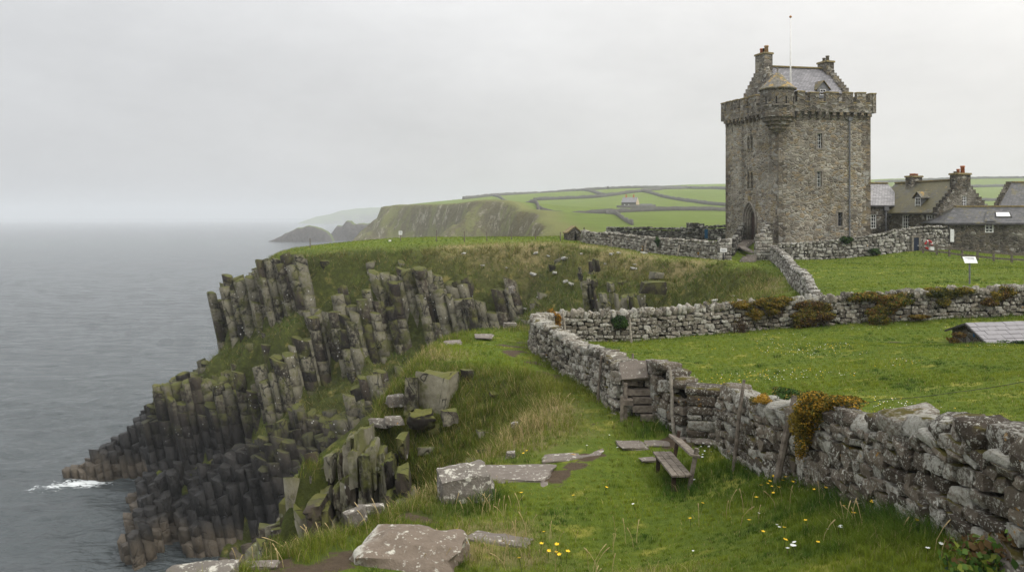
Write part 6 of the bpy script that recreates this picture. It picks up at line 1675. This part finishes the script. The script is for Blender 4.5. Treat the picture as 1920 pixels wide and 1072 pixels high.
# ---------------------------------------------------------------- grass
def grid_at(G, x, y):
    i = np.clip(np.searchsorted(gx, x) - 1, 0, len(gx) - 2); j = np.clip(np.searchsorted(gy, y) - 1, 0, len(gy) - 2)
    fx_ = np.clip((x - gx[i]) / (gx[i + 1] - gx[i]), 0, 1); fy_ = np.clip((y - gy[j]) / (gy[j + 1] - gy[j]), 0, 1)
    return (G[j, i] * (1 - fx_) + G[j, i + 1] * fx_) * (1 - fy_) + (G[j + 1, i] * (1 - fx_) + G[j + 1, i + 1] * fx_) * fy_

def blades(name, pos, length, width, lean, col, rs, seg=1):
    n = len(pos); a = rs.uniform(0, 2 * math.pi, n); b = rs.uniform(0, 2 * math.pi, n)
    side = np.stack([np.cos(a), np.sin(a), np.zeros(n)], -1) * width[:, None] * .5
    ld = np.stack([np.cos(b), np.sin(b), np.zeros(n)], -1) * (lean * length)[:, None]
    up = np.array((0, 0, 1.0))[None] * length[:, None]
    if seg == 1:
        V = np.stack([pos - side, pos + side, pos + up + ld + side * .25, pos + up + ld - side * .25], 1).reshape(-1, 3)
        F = np.arange(n * 4).reshape(n, 4); k = 4; sh = np.tile([.65, .65, 1.15, 1.15], n)
    else:
        m = pos + up * .62 + ld * .35; t = pos + up * .92 + ld * 1.1
        V = np.stack([pos - side, pos + side, m + side * .8, m - side * .8, t + side * .12, t - side * .12], 1).reshape(-1, 3)
        o = np.arange(n)[:, None] * 6; F = np.concatenate([o + [0, 1, 2, 3], o + [3, 2, 4, 5]]); k = 6; sh = np.ones(n * 6)
    c = np.repeat(col, k, 0)
    return link(name, np_mesh(name, V, F, False, c), M['blade'])

def wall_dist(x, y, pts):
    k = np.full(x.shape, 1e9)
    for a, b in zip(pts[:-1], pts[1:]):
        dx, dy = b[0] - a[0], b[1] - a[1]; t = np.clip(((x - a[0]) * dx + (y - a[1]) * dy) / (dx * dx + dy * dy), 0, 1)
        k = np.minimum(k, np.hypot(x - a[0] - t * dx, y - a[1] - t * dy))
    return k
WL1 = W1 + px_path((1328, 18.7, 0), (1243, 20.3, 0), (1172, 20.9, 1.12), (1130, 23.2, 1.12), (1085, 26.0, 1.1), (1040, 28.0, 1.08), (1012, 29.6, 1.05), (1006, 31.5, 1.05), (1018, 34.0, 1.0), (1044, 36.3, 1.0))
WL2 = px_path((1046, 36.5, 1.02), (1180, 37.0, 1.04), (1400, 38.0, 1.05), (1560, 38.2, 1.02), (1700, 38.1, 1.05), (1920, 38.0, 1.05), (2140, 38.4, 1.05))
WL3 = px_path((1531, 39.2, .98), (1508, 45, .98), (1484, 54, 1.0), (1462, 63, 1.02), (1449, 70.6, 1.05))
WL4 = px_path((1449, 71.5, 1.25), (1640, 72.2, 1.7), (1772, 73.4, 2.0)); WL5 = px_path((1347, 71.6, 1.45), (1200, 80, 1.3), (1094, 89, 1.1))
SLABS = [(PX(752, 11.8), 11.8, .95, .75), (PX(868, 15.7), 15.7, .5, .45), (PX(968, 16.9), 16.9, .95, .62), (PX(1068, 18), 18, .85, .48), (PX(1183, 18.5), 18.5, .34, .32), (PX(1230, 18.6), 18.6, .3, .27), (PX(925, 13.2), 13.2, .5, .26),
         (PX(375, 10.5), 10.5, .5, .35), (PX(848, 31), 31, .4, .45), (PX(908, 33), 33, .4, .5), (PX(1690, 33.2), 33.2, .45, .35), (PX(1002, 16.2), 16.2, .36, .2), (PX(1216, 17.5), 17.5, .2, .14), (PX(1272, 18.9), 18.9, .2, .17)]
TALL = [(3.35, 16.1, .55, .26), (3.2, 15.4, .4, .2), (3.5, 17.0, .4, .2), (PX(1215, 19.3), 19.3, .7, .22), (PX(1180, 19.6), 19.6, .4, .22), (PX(905, 15.0), 15.0, .4, .3), (PX(930, 15.3), 15.3, .35, .25), (PX(1450, 14), 14, .8, .18), (PX(1560, 12.2), 12.2, .9, .2), (PX(1650, 10.5), 10.5, 1.0, .22), (PX(1700, 9.6), 9.6, .8, .2),
        (PX(1350, 16.3), 16.3, .6, .2), (PX(1060, 25), 25, .8, .2), (PX(1012, 27.5), 27.5, .6, .25), (PX(1840, 29.6), 29.6, 1.2, .2)]
def grass(name, n, y0, y1, xl, xr, seed, wscale, seg=1):
    rs = np.random.RandomState(seed)
    y = y0 * (y1 / y0) ** rs.uniform(0, 1, n); x = ((rs.uniform(xl, xr, n)) - 960) / FPX * y
    # gather into tufts
    tu = rs.uniform(0, 1, n) < .55; q = .16 + .004 * y
    cx, cy = np.floor(x / q), np.floor(y / q); jx, jy = _hash(cx.astype(int), cy.astype(int), cx.astype(int) * 0, 5), _hash(cx.astype(int), cy.astype(int), cx.astype(int) * 0, 6)
    tx, ty = (cx + .2 + .6 * jx) * q, (cy + .2 + .6 * jy) * q
    x = np.where(tu, tx + rs.normal(0, .16, n) * q, x); y = np.where(tu, ty + rs.normal(0, .16, n) * q, y)
    d = grid_at(DD, x, y); rough = grid_at(R_, x, y); earth = grid_at(E_, x, y); straw = grid_at(S_, x, y); z = grid_at(HH, x, y)
    e = .12 + .004 * y; sl = np.hypot(grid_at(HH, x + e, y) - z, grid_at(HH, x, y + e) - z) / e
    w1, w2, w3 = wall_dist(x, y, WL1), wall_dist(x, y, WL2), np.minimum(np.minimum(wall_dist(x, y, WL3), wall_dist(x, y, WL4)), wall_dist(x, y, WL5))
    wd = np.minimum(np.minimum(w1, w2), w3)
    keep = (wd > .30) & (z > 3) & (rs.uniform(0, 1, n) > earth * 1.5) & (sl < 1.9)
    for a, b, ra, rb in SLABS: keep &= ((x - a) / ra) ** 2 + ((y - b) / rb) ** 2 > .62 + .5 * rs.uniform(0, 1, n)
    keep &= ~((x > 17.7) & (x < 24) & (y > 29.7 + (x - 17.8) * .21) & (y < 33.9 + (x - 18.3) * .21))
    nl = 1.25 * fbm(x * .9, y * .9, seed=91, oct=4, gain=.7); nb = fbm(x * .25, y * .25, seed=92, oct=2)
    L = .045 + .03 * np.clip(nl + .3, 0, 1.5) + .04 * np.clip(nb, 0, 1)
    path = pathmask(x, y, TRACK, 1.15) * (.7 + .3 * nl); L = L * (1 - .5 * path)
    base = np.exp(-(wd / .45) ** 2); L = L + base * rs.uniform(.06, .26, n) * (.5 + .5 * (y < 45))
    tall = np.zeros(n)
    for a, b, r, hgt in TALL: tall = np.maximum(tall, hgt * np.exp(-((x - a) ** 2 + (y - b) ** 2) / (r * r)))
    L = L + tall * rs.uniform(.5, 1.1, n) + rough * rs.uniform(.05, .22, n) * (1 + .6 * (nl > .1)) + straw * rs.uniform(0, .30, n) * (rs.uniform(0, 1, n) < .4)
    # scattered dark tussocks the sheep leave standing
    cs_ = 1.5; ux, uy = np.floor(x / cs_), np.floor(y / cs_); u0 = ux.astype(int) * 0
    hx, hy, hr = (_hash(ux.astype(int), uy.astype(int), u0, q_) for q_ in (21, 22, 23))
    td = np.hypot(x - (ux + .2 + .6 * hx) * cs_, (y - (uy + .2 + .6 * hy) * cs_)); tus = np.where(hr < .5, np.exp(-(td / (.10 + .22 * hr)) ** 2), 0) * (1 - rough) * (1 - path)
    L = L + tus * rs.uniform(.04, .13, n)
    L = np.maximum(L, y / 800 * 1.1)
    g = rs.uniform(0, 1, n)[:, None]; t = np.clip(.5 + .8 * nl + rs.normal(0, .18, n), 0, 1)[:, None]
    lush = np.array((.045, .095, .008)); bright = np.array((.205, .25, .019)); mid = np.array((.098, .15, .010)); stw = np.array((.36, .29, .13)); brn = np.array((.16, .13, .030)); olive = np.array((.085, .115, .014))
    c = mid * (1 - t) + bright * t
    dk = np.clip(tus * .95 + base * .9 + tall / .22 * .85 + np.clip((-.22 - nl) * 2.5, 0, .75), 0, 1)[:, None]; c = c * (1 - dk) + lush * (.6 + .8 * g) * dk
    ro = rough[:, None]; rc = olive * (1 - g) + np.where(g > .72, brn * 1.1, mid) * g; c = c * (1 - ro * .85) + rc * ro * .85
    pm = (np.clip(path, 0, 1) * .5)[:, None]; c = c * (1 - pm) + np.array((.235, .235, .04)) * pm
    sm = ((rs.uniform(0, 1, n) < straw * .5 + .035 + rough * .08))[:, None]; c = np.where(sm, stw * (.6 + .7 * g), c)
    c = c * rs.uniform(.75, 1.25, (n, 1))
    wv = np.maximum(.004, y / 800 * .42) * wscale * rs.uniform(.7, 1.3, n)
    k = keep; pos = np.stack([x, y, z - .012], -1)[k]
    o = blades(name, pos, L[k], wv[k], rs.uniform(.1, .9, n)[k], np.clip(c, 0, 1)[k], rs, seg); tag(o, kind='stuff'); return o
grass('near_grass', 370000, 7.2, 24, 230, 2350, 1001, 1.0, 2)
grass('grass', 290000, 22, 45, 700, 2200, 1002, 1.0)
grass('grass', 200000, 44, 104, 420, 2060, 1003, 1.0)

# tussocks hanging on the cliff ledges and banks
rs = np.random.RandomState(77); n = 190000
x = rs.uniform(-40, 20, n); y = rs.uniform(38, 100, n)
q = .9; cx, cy = np.floor(x / q), np.floor(y / q); o0 = cx.astype(int) * 0
x = (cx + .15 + .7 * _hash(cx.astype(int), cy.astype(int), o0, 15)) * q + rs.normal(0, .16, n); y = (cy + .15 + .7 * _hash(cx.astype(int), cy.astype(int), o0, 16)) * q + rs.normal(0, .16, n)
z = grid_at(HH, x, y); d = grid_at(DD, x, y); sl = np.hypot(grid_at(HH, x + .4, y) - z, grid_at(HH, x, y + .4) - z) / .4
zz = z + 4.5 * fbm(x * .16, y * .16, seed=99)
k = (d > -.2) & (sl < 2.4) & (zz > 9) & (rs.uniform(0, 1, n) < 1.2 - sl * .4)
t = np.clip(.5 + .9 * fbm(x * .4, y * .4, seed=98) + rs.normal(0, .2, n), 0, 1)[:, None]
c = np.array((.065, .11, .012)) * (1 - t) + np.array((.145, .135, .028)) * t; c = np.where(rs.uniform(0, 1, (n, 1)) < .08, (.28, .22, .10), c) * rs.uniform(.6, 1.3, (n, 1))
o = blades('tussock_grass', np.stack([x, y, z - .05], -1)[k], rs.uniform(.18, .55, n)[k], rs.uniform(.035, .07, n)[k], rs.uniform(.3, 1.4, n)[k], c[k], rs); tag(o, kind='stuff')

# seed stalks along the near rim and in the rough grass
ST = []
for a, b, Y, m in ((470, 1040, 11.2, 9), (520, 1015, 12.2, 6), (560, 1005, 12.3, 6), (590, 1000, 12.5, 4), (640, 985, 13.2, 6), (700, 960, 13.9, 9), (790, 930, 15.5, 8), (830, 900, 16.5, 5), (910, 945, 14.6, 12), (950, 950, 14.4, 9), (1000, 820, 19.5, 16), (975, 790, 20.6, 14), (1030, 770, 21.4, 12),
                   (920, 850, 18.6, 6), (1180, 1000, 13, 6), (1340, 960, 13.5, 5), (1420, 950, 12.9, 7), (1600, 960, 10.6, 8), (1740, 990, 9.1, 6), (1890, 1000, 8.6, 6), (1000, 1000, 13.2, 12), (900, 1040, 12.2, 8), (820, 1060, 11.6, 10), (1120, 1050, 11.6, 8), (380, 1050, 11, 3)):
    for i in range(m):
        Yi = Y + rnd.gauss(0, .25); xi = PX(a, Y) + rnd.gauss(0, .3); ST.append((xi, Yi, rnd.uniform(.22, .5)))
mb = MB()
for x_, y_, L in ST:
    z_ = float(grid_at(HH, np.array([x_]), np.array([y_]))[0]); lx, ly = rnd.gauss(0, .25), rnd.gauss(0, .25)
    p = [(x_ + lx * L * f * f, y_ + ly * L * f * f, z_ + L * f * (1 - .15 * f)) for f in (0, .4, .75, .95, 1.0)]
    mb.tube(p, [.004, .0035, .004, .008, .003], 4)
n_ = NT('dry_stalk', .8); M['dry_stalk'] = n_.done(n_.mix(n_.noise(3, 2), (.30, .22, .09), (.48, .38, .2))); tag(mb.build('seed_stalks', M['dry_stalk']), kind='stuff')

# ---------------------------------------------------------------- flowers
def flower(name, label, cat, group, pmat, r, h, npet):
    o = tag(empty(name, (0, 0, 0)), label, cat, group)
    mb = MB(); mb.tube([(0, 0, -.02), (.012, 0, h * .5), (0, 0, h)], [.004, .003, .003], 5); s = mb.build('stem', M['green_void'], o)
    mb = MB()
    for i in range(npet):
        a = 2 * math.pi * i / npet; b = a + 2 * math.pi / npet * .92; m_ = (a + b) / 2
        mb.add([(0, 0, h), (r * .7 * math.cos(a), r * .7 * math.sin(a), h + r * .35), (r * math.cos(m_), r * math.sin(m_), h + r * .45), (r * .7 * math.cos(b), r * .7 * math.sin(b), h + r * .35)], [(0, 1, 2, 3)])
    mb.build('petals', M[pmat], o); return o
yl = flower('buttercup', 'yellow buttercup growing in the long grass', 'flower', 'yellow buttercups in the grass', 'petal_yellow', .034, .17, 5)
wh_ = flower('white_flower', 'small white flower head in the green grass', 'flower', 'white flowers in the grass', 'petal_white', .026, .10, 7)
YF = [(1690, 968), (1722, 976), (1714, 990), (1512, 990), (1452, 935), (1458, 925), (1448, 921), (1436, 918), (1466, 915), (1477, 905), (1490, 898), (1500, 893), (1505, 900), (1518, 897), (1440, 912), (1530, 928), (1470, 1008), (1464, 1030), (1533, 1032), (1420, 950), (1404, 992), (1428, 1010), (1600, 985), (1640, 960), (1375, 855),
      (980, 938), (1077, 937), (1132, 925), (860, 1008), (1022, 1008), (866, 1038), (1045, 1035), (1052, 1055), (1062, 1052), (1028, 1043), (1015, 1036), (1041, 1046), (978, 1068), (990, 853), (985, 857), (1314, 955), (1296, 985), (1545, 930), (1496, 905), (1484, 912), (1426, 925), (1780, 1003), (1584, 960), (1452, 903), (1510, 884)]
def flowers_at(proto, lst, sc_=(.8, 1.25)):
    first = True
    for a, b in lst:
        g = ground_at(a, b + 8); o = proto if first else copy_tree(proto); first = False
        o.location = g; o.rotation_euler = (rnd.uniform(-.3, .3), rnd.uniform(-.3, .3), rnd.uniform(0, 6)); s = rnd.uniform(*sc_); o.scale = (s, s, s)
flowers_at(yl, YF)
WF = [(1320 + rnd.gauss(0, 9), 842 + rnd.gauss(0, 8)) for _ in range(12)] + [(1455, 990), (1460, 993), (1485, 1030), (1490, 1034), (1478, 1036), (1495, 1030), (1574, 1000), (1580, 996), (1762, 1030), (1790, 1015), (1306, 902), (1318, 862), (1258, 860), (1160, 842), (1140, 815), (1100, 838), (1190, 952), (1300, 1036), (1552, 998), (1740, 1040), (1420, 965)]
flowers_at(wh_, WF)
# countless specks of daisies and buttercups out in the two fields
rs = np.random.RandomState(55); n = 3000
y = 19 * (37 / 19) ** rs.uniform(0, 1, n); x = (rs.uniform(1050, 1940, n) - 960) / FPX * y
m_ = (wall_dist(x, y, WL1) > .7) & (wall_dist(x, y, WL2) > .6) & (x > 2 + (28 - y) * .25) & (fbm(x * .35, y * .35, seed=57) > .0 ) & ~((x > 17.5) & (x < 24) & (y > 29) & (y < 35))
x, y = x[m_], y[m_]; z = grid_at(HH, x, y) + .07; n = len(x); r = rs.uniform(.007, .014, n)
V = np.stack([np.stack([x + r * a, y + r * b, z + c * r], -1) for a, b, c in ((-1, -1, 0), (1, -1, 0), (1, 1, .9), (-1, 1, .9))], 1).reshape(-1, 3)
colr = np.where(rs.uniform(0, 1, (n, 1)) < .5, (.75, .75, .7), (.75, .5, .03))
tag(link('field_flowers', np_mesh('field_flowers', V, np.arange(4 * n).reshape(-1, 4), False, np.repeat(colr, 4, 0)), M['blade']), kind='stuff')

# ---------------------------------------------------------------- leafy plants
def leafy(name, label, cat, blobs, nleaf, size, cols, seed, group=None, stems=0, stem_mat='dark_wood', core=True):
    """many small folded leaves through the volume of the given ellipsoids, over a few twigs"""
    rs = np.random.RandomState(seed); blobs = np.array(blobs, float)
    kids = []
    for q_ in blobs:            # ragged outline: smaller sprays round every clump
        for _ in range(7):
            dq = rs.normal(0, 1, 3); dq /= np.linalg.norm(dq); f_ = rs.uniform(.3, .55)
            kids.append((*(q_[:3] + dq * q_[3:] * rs.uniform(.7, 1.1)), *(q_[3:] * f_)))
    blobs = np.vstack([blobs * (1, 1, 1, .82, .9, .82), np.array(kids)]); vol = blobs[:, 3] * blobs[:, 4] * blobs[:, 5]; w_ = vol / vol.sum()
    base = np.array((blobs[:, 0].mean(), blobs[:, 1].mean(), (blobs[:, 2] - blobs[:, 5]).min()))
    o = tag(empty(name, base), label, cat, group)
    b = blobs[rs.choice(len(blobs), nleaf, p=w_)]
    dirs = rs.normal(0, 1, (nleaf, 3)); dirs /= np.linalg.norm(dirs, axis=1, keepdims=True); rad = rs.uniform(.45, 1.06, (nleaf, 1)) ** .6
    nz_ = 1 + .32 * fbm(dirs[:, 0] * 2.2 + b[:, 0] * 3, dirs[:, 1] * 2.2, dirs[:, 2] * 2.2, seed=seed, oct=3)[:, None]
    p = b[:, :3] + dirs * rad * b[:, 3:] * nz_
    nn = dirs + rs.normal(0, .6, (nleaf, 3)); nn /= np.linalg.norm(nn, axis=1, keepdims=True)
    u = np.cross(nn, rs.normal(0, 1, (nleaf, 3))); u /= np.linalg.norm(u, axis=1, keepdims=True); v = np.cross(nn, u)
    L = size * rs.uniform(.6, 1.4, (nleaf, 1)); W_ = L * .38
    V = np.stack([p - u * L * .5, p + v * W_ + nn * L * .12, p + u * L * .5, p - v * W_ + nn * L * .12], 1).reshape(-1, 3)
    cc = np.array(cols); t = rs.uniform(0, 1, nleaf); cl_ = np.clip(.5 + .9 * fbm(p[:, 0] * 2.5, p[:, 1] * 2.5, p[:, 2] * 2.5, seed=seed + 3, oct=2) + rs.normal(0, .22, nleaf), 0, .999)
    col = cc[(cl_ * len(cc)).astype(int)] * rs.uniform(.65, 1.3, (nleaf, 1))
    link('leaves', np_mesh('leaves', V - base, np.arange(4 * nleaf).reshape(-1, 4), False, np.repeat(np.clip(col, 0, 1), 4, 0)), M['leafage'], o)
    if stems:
        mb = MB()
        for i in range(stems):
            q = blobs[rs.choice(len(blobs), p=w_)]; e = q[:3] + rs.normal(0, .5, 3) * q[3:] * (1, 1, 1); s = np.array((q[0] + rs.normal(0, .25) * q[3], q[1], base[2] - .05)); m_ = (s + e) / 2 + rs.normal(0, .06, 3) * q[3:]
            mb.tube([s, m_, e], [.016, .011, .005], 5)
        mb.build('stems', M[stem_mat], o)
    return o
def blob(px, py, Y, rx, ry, rz): q = P(px, py, Y); return (q[0], q[1], q[2], rx, ry, rz)
OL = [(.045, .055, .01), (.11, .10, .015), (.18, .145, .02), (.25, .18, .025)]
RU = [(.07, .04, .014), (.13, .075, .018), (.21, .12, .022), (.14, .12, .02)]
GR = [(.014, .035, .008), (.03, .07, .012), (.055, .11, .018)]
GOLD = [(.09, .085, .012), (.21, .14, .015), (.34, .19, .015), (.40, .24, .03)]
leafy('moss_cushion', 'golden brown moss cushion spilling over the near wall above the thick stake', 'moss', [blob(1535, 766, 13.3, .44, .32, .24), blob(1510, 790, 13.6, .24, .28, .26), blob(1502, 835, 13.5, .13, .16, .26), blob(1590, 752, 12.9, .34, .26, .08)], 13000, .035, GOLD + OL, 501, 'moss on the walls')
leafy('moss_cushion', 'small green gold moss tuft on the near wall between the two leaning stakes', 'moss', [blob(1432, 748, 15.7, .16, .22, .10), blob(1412, 752, 16.3, .1, .18, .09)], 1800, .03, GOLD, 502, 'moss on the walls')
leafy('moss_cushion', 'olive heather cushion on top of the near wall behind the thick stake', 'moss', [blob(1475, 738, 14.9, .30, .3, .08)], 2200, .035, OL + GR, 503, 'moss on the walls')
leafy('moss_cushion', 'bright orange moss draped over the corner of the long wall', 'moss', [blob(1037, 602, 35.2, .34, .25, .45), blob(1022, 597, 35.0, .3, .25, .22), blob(1046, 622, 35.4, .16, .2, .3)], 5000, .06, [(.22, .10, .012), (.36, .17, .015), (.45, .23, .02), (.16, .10, .015)], 504, 'moss on the walls')
W2P = [('brown topped creeper mat at the end of the upright coping on the long wall', [blob(1392, 572, 37.7, .6, .3, .2), blob(1435, 568, 37.7, .7, .32, .22), blob(1418, 588, 37.6, .5, .2, .25)], 6000, OL + RU[2:] + GOLD[1:2]),
       ('yellow green gorse mound on the long wall just before the climbing wall joins it', [blob(1458, 566, 37.8, .7, .35, .22), blob(1450, 582, 37.6, .4, .2, .22)], 5000, OL + GOLD[:2]),
       ('big rusty creeper hanging down the face of the long wall', [blob(1520, 572, 37.8, .9, .32, .28), blob(1525, 592, 37.6, .75, .24, .38), blob(1505, 602, 37.5, .5, .2, .3)], 10000, RU + OL),
       ('longest dark green creeper on the long wall reaching down in a rusty tongue', [blob(1620, 558, 37.8, .9, .3, .2), blob(1675, 562, 37.7, 1.0, .3, .32), blob(1655, 580, 37.6, .7, .22, .3), blob(1650, 602, 37.4, .55, .2, .32)], 12000, OL + GR[2:] + RU[1:3]),
       ('rounded olive cushion on the long wall behind the slate roofed store', [blob(1765, 550, 37.8, .75, .32, .3), blob(1800, 546, 37.8, .5, .3, .2), blob(1770, 566, 37.6, .35, .22, .25)], 7000, OL),
       ('brownish creeper on the long wall farthest along towards the picture edge', [blob(1875, 552, 37.8, .6, .3, .28), blob(1860, 568, 37.6, .4, .22, .2), blob(1893, 548, 37.8, .3, .25, .2)], 5000, RU + OL),
       ('orange brown bracken patch low on the long wall face', [blob(1722, 594, 37.5, .45, .16, .12)], 1500, RU + GOLD[1:2])]
for i, (lb, bl, n, cs) in enumerate(W2P): leafy('wall_creeper', lb, 'creeper', bl, n, .075, cs, 510 + i, 'creepers on the long wall', 10)
leafy('ivy_bush', 'round green ivy bush growing on the long wall between two stakes', 'ivy', [blob(1164, 601, 36.6, .34, .22, .32), blob(1168, 608, 36.55, .25, .2, .25)], 3500, .07, GR, 520, None, 6)
leafy('bare_shrub', 'leafless brown twiggy shrub against the long wall', 'shrub', [blob(1392, 602, 37.3, .4, .15, .4)], 250, .04, RU, 521, None, 46)
leafy('shrub', 'dark green rounded shrub on top of the pale wall below the tower', 'shrub', [blob(1586, 451, 71.6, .46, .35, .36)], 2500, .11, GR, 522, None, 4)
leafy('shrub', 'low dark shrub at the foot of the pale wall below the tower', 'shrub', [blob(1638, 471, 71.6, .55, .35, .3)], 2000, .11, GR, 523, None, 4)
leafy('shrub', 'tiny green shrub rooted in the face of the brownish garden wall', 'shrub', [blob(1233, 452, 77.6, .22, .2, .42)], 1000, .1, GR, 524)
leafy('moss_cushion', 'rust coloured moss on the gable of the slate roofed store', 'moss', [blob(1800, 628, 31.6, .10, .42, .12), blob(1790, 638, 32.3, .10, .4, .14)], 1500, .05, RU + GOLD[1:3], 525, 'moss on the walls')
leafy('weed_clump', 'dark green weeds crowding the low eave of the slate roofed store', 'weeds', [blob(1880, 648, 30.2, .9, .35, .22), blob(1850, 652, 30.0, .4, .3, .16)], 4000, .09, GR, 526)
# bramble in the near corner, big leaves on red brown stems
bl = [blob(1850, 1040, 8.0, .30, .25, .13), blob(1900, 1010, 8.1, .22, .25, .16), blob(1800, 1062, 7.9, .2, .2, .08), blob(1905, 1055, 7.9, .25, .2, .12)]
leafy('bramble', 'bramble with big green leaves and reddish stems below the near wall', 'bramble', bl, 620, .085, [(.02, .05, .012), (.07, .14, .02), (.13, .22, .03), (.22, .26, .04), (.06, .13, .02), (.10, .17, .03), (.13, .08, .03)], 530, None, 26)
